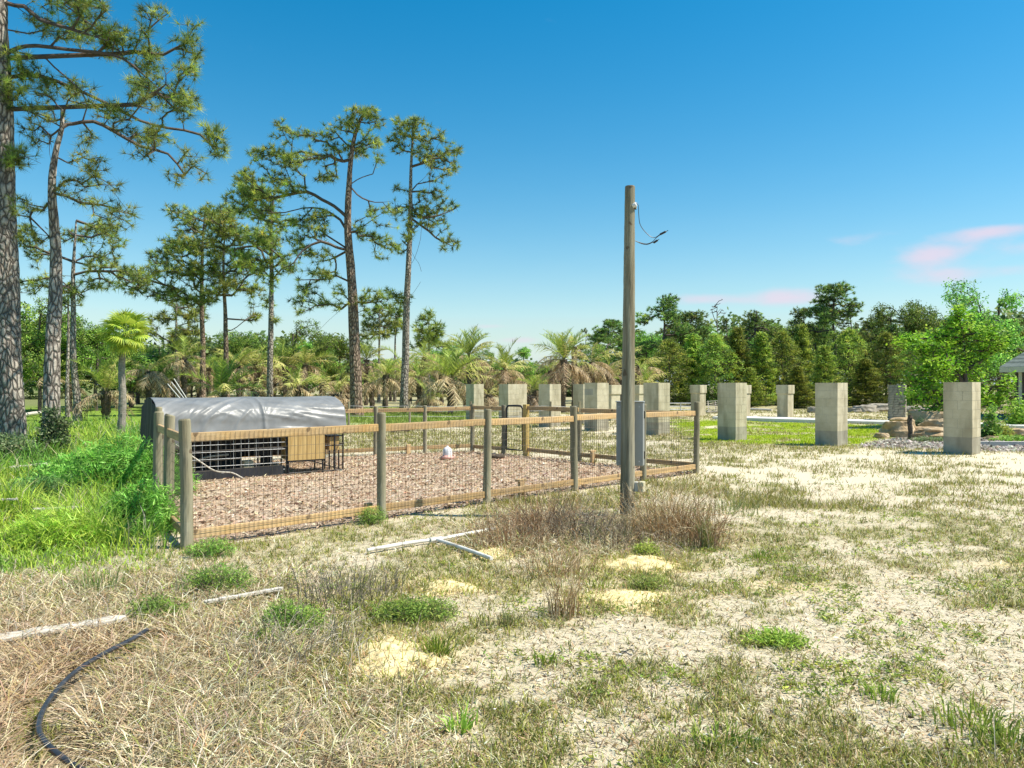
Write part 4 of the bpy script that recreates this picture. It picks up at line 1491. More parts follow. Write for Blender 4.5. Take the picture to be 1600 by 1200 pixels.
BRIGHT = [(0.20, 0.42, 0.03), (0.30, 0.53, 0.04), (0.11, 0.25, 0.03), (0.38, 0.57, 0.07)]
leafy('bright green leafy tree at the right, in front of the dark tree line', 'leafy_tree', 27.0,
      [(1516, 674), (1514, 640), (1508, 590), (1505, 530), (1500, 500)], 9,
      [(1440, 545, 34, 14), (1425, 530, 20, 8), (1480, 525, 34, 18), (1500, 500, 20, 12), (1494, 482, 5, 6), (1535, 525, 36, 20), (1548, 545, 22, 12), (1450, 575, 36, 16), (1500, 565, 40, 24), (1540, 575, 30, 18),
       (1440, 605, 30, 16), (1475, 620, 36, 18), (1525, 610, 30, 20), (1460, 640, 26, 12), (1500, 640, 22, 12), (1562, 605, 14, 10), (1548, 630, 22, 12), (1425, 590, 16, 8), (1575, 590, 12, 6), (1405, 535, 12, 5)],
      51, 6.2, 16, 0.12, 0.14, 0.08, BRIGHT, limbs=[[(1510, 600), (1480, 570), (1440, 550)], [(1508, 580), (1540, 560), (1560, 545)], [(1512, 620), (1480, 625), (1450, 640)]])

# far wood that reads as one mass


def far_wood():
    n = 3600
    rng = np.random.default_rng(5)
    th = rng.uniform(-0.95, 0.95, n)
    rad = rng.uniform(92, 115, n)
    x = np.sin(th) * rad
    y = np.cos(th) * rad
    top = 5.2 + 3.5 * fbm(th * 14, th * 0 + 2, 8, 3) + 2.0 * fbm(th * 60, th * 0 + 2, 18, 2)
    u = 800 + FPX * np.tan(th)
    top = top * np.where((u > 530) & (u < 960), 0.5, np.where(u > 960, 1.1, 0.85))
    z = rng.random(n) ** 0.6 * top
    C = np.stack([x, y, z], 1)
    V, F, c = leaves(C, rng, 22, 0.75, 0.8, 0.5, [(0.13, 0.21, 0.06), (0.20, 0.29, 0.08), (0.09, 0.14, 0.045), (0.25, 0.30, 0.10)], [3, 2, 2, 1], 0.5)
    put('far_wood', mesh('far_wood', V, [F], M['leaf'], fcol=c), kind='stuff')


far_wood()

# ------------------------------------------------------------------ palms


def frond(L, arch, kind, seed, wid=1.0):
    """a feather frond from the origin going out along +X and up; arch bends it over"""
    rng = np.random.default_rng(seed)
    b_ = Bag()
    n = 11
    t = np.linspace(0, 1, n)
    a0, a1 = arch
    ang = a0 + (a1 - a0) * t ** 1.3
    dx = np.cos(ang) * L / (n - 1)
    dz = np.sin(ang) * L / (n - 1)
    p = np.stack([np.concatenate([[0], np.cumsum(dx)[:-1]]), np.cumsum(rng.normal(0, 0.012, n)), np.concatenate([[0], np.cumsum(dz)[:-1]])], 1)
    green = kind == 'green'
    pal = [(0.27, 0.35, 0.06), (0.38, 0.45, 0.08), (0.18, 0.25, 0.05)] if green else ([(0.46, 0.34, 0.19), (0.26, 0.185, 0.11), (0.60, 0.48, 0.30)] if kind == 'dead' else [(0.46, 0.45, 0.13), (0.38, 0.40, 0.11), (0.54, 0.48, 0.2)])
    stem = (0.30, 0.30, 0.12) if green else (0.42, 0.35, 0.22)
    b_.tubes(p[:-1], p[1:], 0.018 * (1 - 0.8 * t[:-1]), 0.018 * (1 - 0.8 * t[1:]), 3, col=stem)
    m = 26
    tt = np.repeat(np.linspace(0.12, 1.0, m), 2)
    sgn = np.tile([1.0, -1.0], m)
    pos = np.stack([np.interp(tt, t, p[:, i]) for i in range(3)], 1)
    an = np.interp(tt, t, ang)
    fwd = np.stack([np.cos(an), np.zeros_like(an), np.sin(an)], 1)
    nor = np.stack([-np.sin(an), np.zeros_like(an), np.cos(an)], 1)
    sid = np.array([0, 1.0, 0])[None] * sgn[:, None]
    ll = 0.46 * np.sin(np.clip(tt * 0.95 + 0.12, 0, 1) * np.pi) ** 0.6 * L / 1.8 * wid + 0.05
    ll *= rng.uniform(0.7, 1.1, len(tt))
    v = 0.55 if green else -0.25
    d = unit(fwd * 0.75 + sid * 0.9 + nor * v + rng.normal(0, 0.13 if green else 0.3, (len(tt), 3)))
    tip = pos + d * ll[:, None]
    if not green:
        tip[:, 2] -= ll * 0.35
    w = unit(np.cross(d, nor + rng.normal(0, 0.3, nor.shape))) * 0.021
    V = np.stack([pos - w, pos + w, tip], 1).reshape(-1, 3)
    F = (np.arange(len(tt)) * 3)[:, None] + np.arange(3)[None]
    pal = np.array(pal)
    c = pal[rng.integers(0, 3, len(tt))] * (1 + rng.normal(0, 0.12, (len(tt), 1)))
    b_.add(V, F, np.clip(c, 0.01, 0.8))
    return b_


FR = {'green': [], 'dead': [], 'yellow': []}
for i in range(4):
    FR['green'].append(frond(1.9, (R(80 - 13 * i), R(32 - 20 * i)), 'green', 60 + i))
for i in range(4):
    FR['dead'].append(frond(1.8, (R(12 - 16 * i), R(-78)), 'dead', 70 + i))
for i in range(3):
    FR['yellow'].append(frond(1.9, (R(55 - 16 * i), R(0 - 15 * i)), 'yellow', 80 + i))
FRM = {k: [q.make('frond', M['leaf']) for q in v] for k, v in FR.items()}


def bag_xf(dst, src, Mx):
    Rm = np.array(Mx.to_3x3())
    tv = np.array(Mx.translation)
    V = np.concatenate(src.V)
    off = dst.n
    dst.V.append(V @ Rm.T + tv)
    dst.n += len(V)
    for F, c, m in src.order:
        dst.order.append((F + off, c, m))


def palm(label, u, vc, rpx, vb, mix, big=False, name='palm_tree', group='feather palms in the nursery rows', tw=0.16, vary=0):
    """mix: (green, yellow, dead) frond counts"""
    y = EYE * FPX / (vb - 600.0)
    x = (u - 800) / FPX * y
    z0 = h1(x, y)
    zc = EYE - (vc - 600) / FPX * y - z0
    s = rpx / FPX * y / 1.28
    rng = np.random.default_rng(int(u * 3 + vary))
    o = thing(name, label, 'palm tree', (x, y, z0), 0, group)
    zc = max(zc, 0.35)
    tb = Bag()
    zz = np.linspace(-0.05, zc, max(4, int(zc / 0.12)))
    pts = np.stack([np.cumsum(rng.normal(0, 0.006, len(zz))), np.cumsum(rng.normal(0, 0.006, len(zz))), zz], 1)
    rad = tw * (1.0 + 0.12 * np.sin(zz * 40)) * (1 + 0.25 * (zz / max(zc, 0.1)))
    tb.path(pts, rad, 9, noise=0.10, rng=rng)
    # old leaf bases
    for q in range(26):
        zq = zc * rng.uniform(0.45, 1.0)
        a = rng.uniform(0, 6.28)
        d = np.array([math.cos(a), math.sin(a), 1.1])
        p0 = np.array([math.cos(a) * tw * 0.9, math.sin(a) * tw * 0.9, zq])
        tb.tubes(p0, p0 + unit(d) * rng.uniform(0.08, 0.2), 0.03, 0.015, 4)
    put('trunk', tb.make('trunk', M['palm_trunk'], color=False), o)
    crown = Bag()
    mix = (int(mix[0] * 1.0 + 0.5), mix[1], int(mix[2] * 1.25))
    for kind, cnt in zip(('green', 'yellow', 'dead'), mix):
        for q in range(cnt):
            v = rng.integers(0, len(FR[kind]))
            a = q / max(cnt, 1) * 6.283 * 2.4 + rng.normal(0, 0.35)
            sc = s * rng.uniform(0.8, 1.12)
            tilt = rng.normal(0, 0.12)
            Mx = Matrix.Translation((pts[-1][0], pts[-1][1], zc * (1.0 if kind != 'dead' else rng.uniform(0.9, 1.0)))) @ Matrix.Rotation(a, 4, 'Z') @ Matrix.Rotation(tilt, 4, 'Y') @ Matrix.Rotation(rng.normal(0, 0.2), 4, 'X') @ Matrix.Scale(sc, 4)
            if big:
                f = put('frond', FRM[kind][v], o)
                f.matrix_local = Mx
            else:
                bag_xf(crown, FR[kind][v], Mx)
    if not big and crown.n:
        put('crown', crown.make('crown', M['leaf']), o)
    return o


PALMS = [
    (165, 612, 46, 657, (12, 3, 8), True, 'stemless grey-green palm left of the yellow-headed sabal palm'),
    (75, 588, 30, 646, (13, 0, 3), False, 'feathery green palm between the two left pine trunks'),
    (108, 600, 24, 644, (8, 3, 4), False, 'small palm with arching fronds behind the thin young pine'),
    (205, 585, 26, 636, (0, 3, 16), False, 'brown dead palm close behind the sabal palm trunk'),
    (232, 580, 36, 641, (0, 6, 17), True, 'tan dead palm with hanging fronds left of the leaning pipes'),
    (255, 600, 26, 637, (2, 5, 10), False, 'low tan palm between the tan dead palm and the leaning pipes'),
    (287, 559, 30, 639, (7, 4, 12), True, 'half green palm with drooping skirt right of the leaning pipes'),
    (326, 575, 24, 632, (4, 6, 7), False, 'pale green palm directly behind the orange-brown pine trunk'),
    (348, 618, 48, 650, (15, 5, 3), True, 'low bright green palm right behind the tarp-covered coop'),
    (372, 570, 30, 633, (5, 11, 7), False, 'yellow-green palm right of the second orange pine trunk'),
    (402, 570, 28, 632, (8, 4, 8), False, 'green-topped palm just left of the slim pine trunk'),
    (400, 612, 32, 642, (0, 4, 13), False, 'low brown dead palm behind the middle of the tarp'),
    (446, 572, 36, 634, (5, 10, 9), False, 'tan and green palm right of the slim pine trunk'),
    (478, 570, 34, 634, (8, 8, 7), False, 'tall pale palm second to the right of the slim pine trunk'),
    (466, 604, 34, 641, (3, 9, 6), False, 'yellowing low palm behind the tarp between slim and big pines'),
    (505, 600, 28, 636, (2, 7, 9), False, 'straggly tan palm left of the big pine, behind the others'),
    (524, 616, 40, 648, (2, 5, 16), True, 'low dead palm with a dark stub at the right end of the coop'),
    (572, 562, 28, 633, (7, 5, 8), False, 'green palm rising right beside the big pine trunk'),
    (581, 598, 24, 637, (1, 6, 12), False, 'thin brown palm between the two tall pines, nearer the big one'),
    (602, 586, 30, 639, (8, 7, 7), True, 'yellow-green palm on a short dark trunk between the two tall pines'),
    (628, 574, 36, 635, (3, 8, 12), False, 'tan palm half hidden by the narrow pine trunk'),
    (655, 590, 30, 637, (4, 5, 12), False, 'dull palm close right of the narrow pine trunk'),
    (662, 558, 30, 631, (7, 4, 8), False, 'farther palm peeking over the dull palm'),
    (667, 622, 32, 646, (6, 4, 12), True, 'low palm with grey fronds on the ground left of the large green palm'),
    (704, 592, 46, 648, (16, 5, 13), True, 'large green palm with spread fronds, nearest in the middle row'),
    (732, 556, 36, 638, (13, 5, 13), True, 'tallest yellow-green palm above the leftmost pillar'),
    (728, 612, 26, 641, (0, 3, 12), False, 'brown low palm behind the leftmost pillar'),
    (764, 618, 26, 643, (0, 4, 14), False, 'grey dead low palm between the two leftmost pillars'),
    (788, 578, 36, 638, (9, 7, 14), True, 'dark-hearted palm above the pair of overlapping pillars'),
    (836, 610, 26, 641, (11, 3, 4), False, 'young green palm showing left of the third pillar'),
    (826, 618, 24, 644, (0, 1, 14), False, 'curled dead palm in front of the young green palm'),
    (880, 562, 40, 644, (15, 3, 18), True, 'large green palm with long dead skirt between third and fourth pillars'),
    (897, 542, 22, 637, (5, 7, 6), False, 'brown-tipped palm poking up behind the large skirted palm'),
    (925, 566, 32, 642, (0, 5, 22), True, 'shaggy dead palm above the fourth pillar'),
    (952, 584, 26, 640, (3, 8, 10), False, 'yellowish drooping palm left of the utility pole'),
    (1000, 572, 28, 641, (0, 5, 16), False, 'dead palm hidden partly behind the utility pole'),
    (1008, 602, 28, 643, (4, 9, 6), False, 'yellow-green low palm just right of the utility pole'),
    (972, 560, 24, 636, (0, 6, 12), False, 'tan dead palm head against the utility pole on its left'),
]
for i, (u, vc, r_, vb, mx, bg2, lab) in enumerate(PALMS):
    palm(lab, u, vc, r_, vb, mx, bg2, vary=i)
# more of the rows, seen only as small tan and green heads behind the front palms
rb = np.random.default_rng(3)
FILL = [(215, 'far left palm head, small and tan, beyond the tan dead palm'), (270, 'far palm head left of the half green palm'), (310, 'far palm head left of the orange-brown pine'),
        (395, 'far small palm head between the orange-trunked and slim pines'), (428, 'far small palm head touching the slim pine trunk'), (520, 'far palm head low behind the dead palm with the dark stub'),
        (543, 'far palm head against the left side of the big pine trunk'), (640, 'far palm head right against the narrow pine trunk'), (690, 'far palm head behind the large green palm'),
        (755, 'far palm head right of the tallest yellow-green palm'), (812, 'far palm head right of the dark-hearted palm'), (860, 'far palm head left of the large skirted palm'),
        (905, 'far palm head right of the large skirted palm'), (942, 'far palm head right of the shaggy dead palm')]
for i, (u, lab) in enumerate(FILL):
    palm(lab, u, rb.uniform(578, 600), 26, 630.5 + rb.uniform(0, 2), (int(rb.integers(2, 6)), 6, 9), False, vary=60 + i)


# sabal palm with fan leaves
def fan_leaf(seed):
    rng = np.random.default_rng(seed)
    b_ = Bag()
    st = np.array([[0, 0, 0], [0.3, 0, 0.06], [0.55, 0, 0.08]])
    b_.tubes(st[:-1], st[1:], 0.012, 0.009, 4, col=(0.35, 0.42, 0.08))
    c = st[-1]
    n = 26
    a = np.linspace(-2.1, 2.1, n)
    L = 0.55 * (0.65 + 0.35 * np.cos(a / 2))
    d = np.stack([np.cos(a), np.sin(a), 0.15 - 0.12 * np.abs(a)], 1)
    m_ = c + unit(d) * (L * 0.6)[:, None]
    tip = c + unit(d) * L[:, None]
    tip[:, 2] -= 0.16 * rng.uniform(0.4, 1.4, n)
    w = np.stack([-np.sin(a), np.cos(a), np.zeros(n)], 1) * 0.028
    V = np.stack([c + 0 * w, m_ - w, tip, m_ + w], 1).reshape(-1, 3)
    F = (np.arange(n) * 4)[:, None] + np.arange(4)[None]
    col = np.array([(0.33, 0.42, 0.05), (0.44, 0.50, 0.07), (0.24, 0.34, 0.05)])[rng.integers(0, 3, n)]
    b_.add(V, F, col)
    return b_.make('fan_leaf', M['leaf'])


def sabal():
    x, y = gx(189, 681)
    z0 = h1(x, y)
    o = thing('sabal_palm', 'sabal palm with slender pale trunk and round yellow-green head of fan leaves', 'palm tree', (x, y, z0))
    top = EYE - (522 - 600) / FPX * y - z0
    p = resample([(0, 0, -0.05), (0.05, 0, 1.2), (0.02, 0, 2.2), (0.14, 0, top - 0.1)], 0.1)
    b_ = Bag()
    b_.path(p, 0.12 - 0.035 * p[:, 2] / top, 12, noise=0.05)
    put('trunk', b_.make('trunk', M['sabal_trunk'], color=False), o)
    ms = [fan_leaf(s) for s in range(4)]
    rng = np.random.default_rng(4)
    for k in range(34):
        f = put('fan_leaf', ms[k % 4], o)
        t = (k + 0.5) / 34
        elv = R(82) - R(150) * t
        f.matrix_local = Matrix.Translation((p[-1][0], p[-1][1], top)) @ Matrix.Rotation(k * 2.4, 4, 'Z') @ Matrix.Rotation(-elv, 4, 'Y') @ Matrix.Rotation(rng.normal(0, 0.3), 4, 'X') @ Matrix.Scale(0.80 * rng.uniform(0.85, 1.1), 4)


sabal()

# ------------------------------------------------------------------ concrete block pillars
TH = R(48)
PE1 = np.array([math.cos(TH), -math.sin(TH)])
PE2 = np.array([math.sin(TH), math.cos(TH)])


def block_meshes():
    out = {}
    for nm, L in (('long', 0.394), ('short', 0.194), ('full', 0.594)):
        for dep in (0.594, 0.294, 0.194):
            b_ = Bag()
            b_.box((0, 0, 0), (L, dep, 0.194))
            for mt in ('block', 'block_damp'):
                out[(nm, dep, mt)] = b_.make('block', M[mt], color=False)
    return out


BM = block_meshes()


def pillar(label, u, v, w=0.6, top=None, cap=False, near=True, group='concrete block pillars'):
    x, y = gx(u, v)
    z0 = h1(x, y) - 0.03
    o = thing('block_pillar', label, 'pillar', (x, y, z0), -TH, group)
    rng = np.random.default_rng(int(u))
    ht = (EYE + 0.02 if top is None else EYE - (top - 600) / FPX * y) - z0
    courses = 8
    ch = ht / courses
    if near:
        b_ = Bag()
        b_.box((0, 0, ht / 2 - 0.005), (w - 0.014, w - 0.014, ht - 0.012))
        put('mortar_core', b_.make('mortar_core', M['mortar'], color=False), o)
        for k in range(courses):
            zc = (k + 0.5) * ch
            damp = k < 2
            mt = 'block_damp' if damp else 'block'
            rot = k % 2
            # each course: two rows, a long and a short block in each, flipped on alternate courses
            for r_ in (0, 1):
                flip = (r_ + k // 2) % 2
                for nm, off in (('long', -0.1 if flip else 0.1), ('short', 0.2 if flip else -0.2)):
                    q = put('block', BM[(nm, 0.294, mt)], o)
                    px, py = off, (-0.15 if r_ == 0 else 0.15)
                    if rot:
                        px, py = py, px
                    f = w / 0.6
                    q.location = (px * f + rng.normal(0, 0.0015), py * f + rng.normal(0, 0.0015), zc)
                    q.rotation_euler = (0, 0, (math.pi / 2 if rot else 0))
                    q.scale = (f, f, (ch - 0.005) / 0.194)
        if cap:
            pass
    else:
        b_ = Bag()
        b_.box((0, 0, ht / 2), (w - 0.03, w - 0.03, ht), mi=0)
        for k in range(1, courses):
            pass
        put('shaft', b_.make('shaft', M['block'], color=False), o)
        c_ = Bag()
        if cap:
            c_.box((0, 0, ht - 0.19), (w + 0.05, w + 0.05, 0.40))
            c_.box((0, 0, ht - 0.40), (w + 0.02, w + 0.02, 0.03))
            bev(put('cap', c_.make('cap', M['block'], color=False), o), 0.01)
    return o


PILLARS = [
    (1503, 709, 0.60, 597, False, True, 'nearest block pillar at the right, beside the gravel bed and leafy tree'),
    (1299, 696, 0.60, 598, False, True, 'block pillar standing at the front edge of the bright lawn, right of centre'),
    (1144, 687, 0.60, 598, False, True, 'block pillar at the left end of the bright lawn, nearest the pen corner'),
    (1026, 679, 0.60, 598, False, True, 'block pillar just right of the utility pole and grey meter box'),
    (932, 673, 0.60, 598, False, True, 'block pillar left of the utility pole, widest of the three touching there'),
    (859, 667, 0.60, 600, False, True, 'block pillar standing alone between pen gate and the touching group'),
    (795, 663, 0.58, 600, False, True, 'left one of the two overlapping block pillars behind the pen gate'),
    (742, 658, 0.56, 600, False, True, 'leftmost block pillar, behind the back corner of the pen'),
    (911, 662, 0.58, 600, False, True, 'narrow strip of block pillar hidden behind the left side of the widest touching pillar'),
    (954, 658, 0.62, 602, True, False, 'capped block pillar on the right side of the touching group'),
    (809, 657, 0.58, 600, False, True, 'right one of the two overlapping block pillars behind the pen gate'),
    (997, 655, 0.62, 602, True, False, 'capped block pillar peeping out right behind the utility pole'),
    (1091, 650, 0.56, 602, True, False, 'capped block pillar beside the far metal gate, over the pen corner post'),
    (1160, 653, 0.56, 602, True, False, 'capped block pillar almost hidden behind the pillar at the left end of the lawn'),
    (1227, 654, 0.56, 602, True, False, 'capped block pillar standing alone beyond the concrete walk'),
]
for u, v, w, tp, cp, nr, lab in PILLARS:
    pillar(lab, u, v, w, tp, cp, nr)


def stone_pillar():
    # the far pillar faced with ledger stones
    x, y = gx(1402, 661)
    z0 = h1(x, y)
    o = thing('stone_pillar', 'far pillar faced with uneven grey stones behind the big tan rocks', 'pillar', (x, y, z0), -TH + 0.25)
    ht = 1.60
    b_ = Bag()
    b_.box((0, 0, ht / 2), (0.56, 0.56, ht))
    put('mortar_core', b_.make('mortar_core', M['mortar'], color=False), o)
    rng = np.random.default_rng(8)
    me = []
    for k in range(5):
        b_ = Bag()
        L = rng.uniform(0.12, 0.3)
        b_.box((0, 0, 0), (L, 0.06 + 0.03 * rng.random(), 0.085))
        me.append((L, b_.make('stone', M['rock_grey'], color=False)))
    for side in range(4):
        c, s = math.cos(side * math.pi / 2), math.sin(side * math.pi / 2)
        for k in range(16):
            xx = -0.28
            while xx < 0.2:
                L, m_ = me[rng.integers(0, 5)]
                if xx + L > 0.31:
                    break
                q = put('stone', m_, o)
                px, py = xx + L / 2, -0.285
                q.location = (c * px - s * py, s * px + c * py, 0.05 + k * 0.1)
                q.rotation_euler = (0, rng.normal(0, 0.02), side * math.pi / 2)
                xx += L + 0.012


stone_pillar()

# ------------------------------------------------------------------ the fenced pen
fence = thing('pen_fence', 'wood post and rail fence with welded wire around the leaf-littered pen', 'fence', (0, 0, 0))
pst = []


def ray_on(A, B, u):
    """point on segment AB seen at picture column u"""
    t0 = (u - 800) / FPX
    d = B - A
    k = (t0 * A[1] - A[0]) / (d[0] - t0 * d[1])
    return A + d * k


def round_post(p, r=0.058, top=1.27, lean=(0, 0), seed=0, mat='post', name='post'):
    rng = np.random.default_rng(seed)
    z0 = h1(p[0], p[1])
    zz = np.concatenate([np.linspace(-0.1, top - 0.012, 16), [top]])
    P = np.stack([np.cumsum(rng.normal(0, 0.0016, 17)) + lean[0] * zz, np.cumsum(rng.normal(0, 0.0016, 17)) + lean[1] * zz, zz], 1)
    b_ = Bag()
    rad = np.full(17, r) * (1 - 0.04 * zz)
    rad[-1] *= 0.88
    b_.path(P, rad, 16, noise=0.018, rng=rng)
    q = put(name, b_.make(name, M[mat], color=False), fence)
    q.location = (p[0], p[1], z0)
    return q


def sq_post(p, w=0.09, top=1.2, mat='timber', bot=-0.05):
    b_ = Bag()
    b_.box((0, 0, (top + bot) / 2), (w, w, top - bot))
    q = put('post', b_.make('post', M[mat], color=False), fence)
    q.location = (p[0], p[1], h1(p[0], p[1]))
    q.rotation_euler = (0, 0, -TH)
    return bev(q, 0.005)


front = [ray_on(PA, PB, u) for u in (292, 596, 761, 898, 1005)] + [PB]
for k, p in enumerate(front):
    round_post(p, 0.060 if k in (0,) else 0.055, 1.28 if k < 5 else 1.30, seed=k, lean=(-0.012 + 0.01 * (k % 3), 0))
PF = PA + (PE - PA) * 0.62
round_post(PF, 0.058, 1.27, (0.015, 0), 21)
round_post(PE, 0.060, 1.27, (0, 0), 22)
left2 = PE + (PD - PE) * 0.5
round_post(left2, 0.055, 1.25, seed=23)
round_post(PD, 0.055, 1.25, seed=24)
back = [ray_on(PD, PC, u) for u in (470, 587, 664)]
for k, p in enumerate(back):
    round_post(p, 0.05, 1.12, seed=30 + k)
round_post(PC, 0.055, 1.15, seed=33)
right_u = [787, 821]
G0 = ray_on(PC, PB, 787)
G1 = ray_on(PC, PB, 822)
round_post(G0, 0.055, 1.15, seed=34, mat='pole')
sq_post(G1, 0.11, 1.16)
rmid = [G1 + (PB - G1) * 0.36, G1 + (PB - G1) * 0.68]
for k, p in enumerate(rmid):
    round_post(p, 0.05, 1.0 if k == 0 else 1.12, seed=36 + k)


def rail(a, b, z, h=0.088, w=0.04, off=0.0, mat='rail', dz=(0, 0)):
    a = np.array([*a, 0.0])
    b = np.array([*b, 0.0])
    d = unit(b - a)
    n = np.array([d[1], -d[0], 0])
    za, zb = h1(a[0], a[1]) * 0.5, h1(b[0], b[1]) * 0.5
    A = a + d * 0.03 + n * off
    B = b - d * 0.03 + n * off
    A[2] = z + za + dz[0]
    B[2] = z + zb + dz[1]
    b_ = Bag()
    L = np.linalg.norm(B - A)
    # local frame: x along the rail so the grain follows it
    b_.box((0, 0, 0), (L, w, h))
    q = put('rail', b_.make('rail', M[mat], color=False), fence)
    q.location = (A + B) / 2
    q.rotation_euler = (0, -math.atan2(B[2] - A[2], np.linalg.norm((B - A)[:2])), math.atan2(d[1], d[0]))
    return bev(q, 0.004)


def wire(a, b, z0=0.05, z1=1.10, off=0.03, sp=0.05, r=0.0019, hs=(0.10,)):
    a = np.array([*a, 0.0])
    b = np.array([*b, 0.0])
    d = unit(b - a)
    n = np.array([d[1], -d[0], 0])
    L = np.linalg.norm(b - a)
    m = int(L / sp)
    t = (np.arange(m) + 0.5) * sp
    bx = a + d * t[:, None] + n * off
    g = H(bx[:, 0], bx[:, 1])
    P0 = bx.copy()
    P1 = bx.copy()
    P0[:, 2] = g + z0
    P1[:, 2] = g * 0.5 + z1
    b_ = Bag()
    b_.tubes(P0, P1, r, r, 3)
    hh = np.arange(z0, z1 + 0.01, 0.10)
    t2 = np.linspace(0, L, 5)
    for z in hh:
        p = a + d * t2[:, None] + n * (off + 0.0012)
        p[:, 2] = z + 0.5 * H(p[:, 0], p[:, 1])
        b_.tubes(p[:-1], p[1:], r, r, 3)
    put('wire_mesh', b_.make('wire_mesh', M['wire'], color=False), fence, kind='stuff')


def side(pts, ztop=1.10, zbot=0.13, off=0.0, skip=(), mesh_=True):
    for k in range(len(pts) - 1):
        if k in skip:
            continue
        a, b = pts[k], pts[k + 1]
        rail(a, b, ztop, off=off, dz=(random.uniform(-.01, .01), random.uniform(-.01, .01)))
        rail(a, b, zbot, off=off, dz=(random.uniform(-.012, .012), random.uniform(-.012, .012)))
        if mesh_:
            wire(a, b, off=0.03, z1=ztop + 0.03)


side(front)
side([PA, PF, PE], ztop=1.08)
side([PE, left2, PD], ztop=1.08)
side([PD] + back + [PC], ztop=1.03, zbot=0.14)
side([PC, G0], ztop=1.06)
side([G1] + rmid + [PB], ztop=1.08, zbot=0.15)


def stake(p, top=0.20, blk=True):
    b_ = Bag()
    b_.box((0, 0, top / 2 - 0.05), (0.09, 0.06, top + 0.1))
    if blk:
        b_.box((0.01, 0.02, top + 0.018), (0.15, 0.09, 0.032))
    q = put('stake', b_.make('stake', M['rail'], color=False), fence)
    q.location = (p[0], p[1], h1(p[0], p[1]))
    q.rotation_euler = (0, 0, -TH + math.pi / 2)
    bev(q, 0.003)


stake(ray_on(PA, PB, 822) - E1 * 0.10, 0.22)
stake(ray_on(PA, PB, 584) - E1 * 0.12, 0.20, False)
stake(ray_on(PC, PB, 931) - E2 * 0.08 - E1 * 0.02, 0.24)
stake(ray_on(PD, PC, 634) + E1 * 0.10, 0.24, False)


def gate():
    a = np.array([*G0, 0.0])
    b = np.array([*G1, 0.0])
    d = unit(b - a)
    n = np.array([d[1], -d[0], 0])
    z0 = h1(a[0], a[1])
    p0 = a + d * 0.09
    p1 = b - d * 0.10
    zt, zb, rr = 1.14, 0.14, 0.10
    pts = [p0 + [0, 0, zb], p0 + [0, 0, zt - rr]]
    for q in range(1, 6):
        t = q / 6 * math.pi / 2
        pts.append(p0 + d * (rr - rr * math.cos(t)) + np.array([0, 0, zt - rr + rr * math.sin(t)]))
    for q in range(0, 6):
        t = q / 6 * math.pi / 2
        pts.append(p1 - d * (rr - rr * math.sin(t)) + np.array([0, 0, zt - rr + rr * math.cos(t)]))
    pts += [p1 + [0, 0, zt - rr], p1 + [0, 0, zb], p0 + [0, 0, zb]]
    b_ = Bag()
    b_.path(np.array(pts) + [0, 0, z0], 0.022, 8)
    g = put('gate', b_.make('gate', M['black_metal'], color=False), fence)
    w_ = Bag()
    m = int(np.linalg.norm(p1 - p0) / 0.05)
    P0 = p0 + d * ((np.arange(m) + 0.5) * 0.05)[:, None]
    P1 = P0.copy()
    P0[:, 2] = zb
    P1[:, 2] = zt
    w_.tubes(P0, P1, 0.002, 0.002, 3)
    for z in np.arange(zb + 0.1, zt, 0.1):
        w_.tubes(p0 + [0, 0, z], p1 + [0, 0, z], 0.002, 0.002, 3)
    put('wire_mesh', w_.make('wire_mesh', M['wire'], color=False), g, kind='stuff')


gate()

# ------------------------------------------------------------------ tarp-covered chicken coop
CR = np.array([-3.13, 13.62])       # front right foot
CL = np.array([-5.70, 11.95])       # front left foot
cd = unit(CR - CL)
cn_ = np.array([-cd[1], cd[0]])     # towards the back
CLEN = float(np.linalg.norm(CR - CL))
CW, EAVE, RIDGE = 1.9, 0.86, 1.36
coop = thing('chicken_coop', 'low arched wire chicken run roofed with a wrinkled silver tarp inside the pen', 'coop',
             (CL[0], CL[1], h1(CL[0], CL[1]) + 0.02), math.atan2(cd[1], cd[0]))


def arc(t):
    """cross-section of the hoop: t 0 front foot .. 1 back foot -> (y, z)"""
    # straight legs to the eave, then a flattened arch
    tt = np.asarray(t, float)
    a = np.pi * (1 - tt)
    yy = CW / 2 - np.cos(np.pi * tt) * CW / 2
    zz = EAVE + (RIDGE - EAVE) * np.abs(np.sin(np.pi * tt)) ** 0.6
    return yy, zz


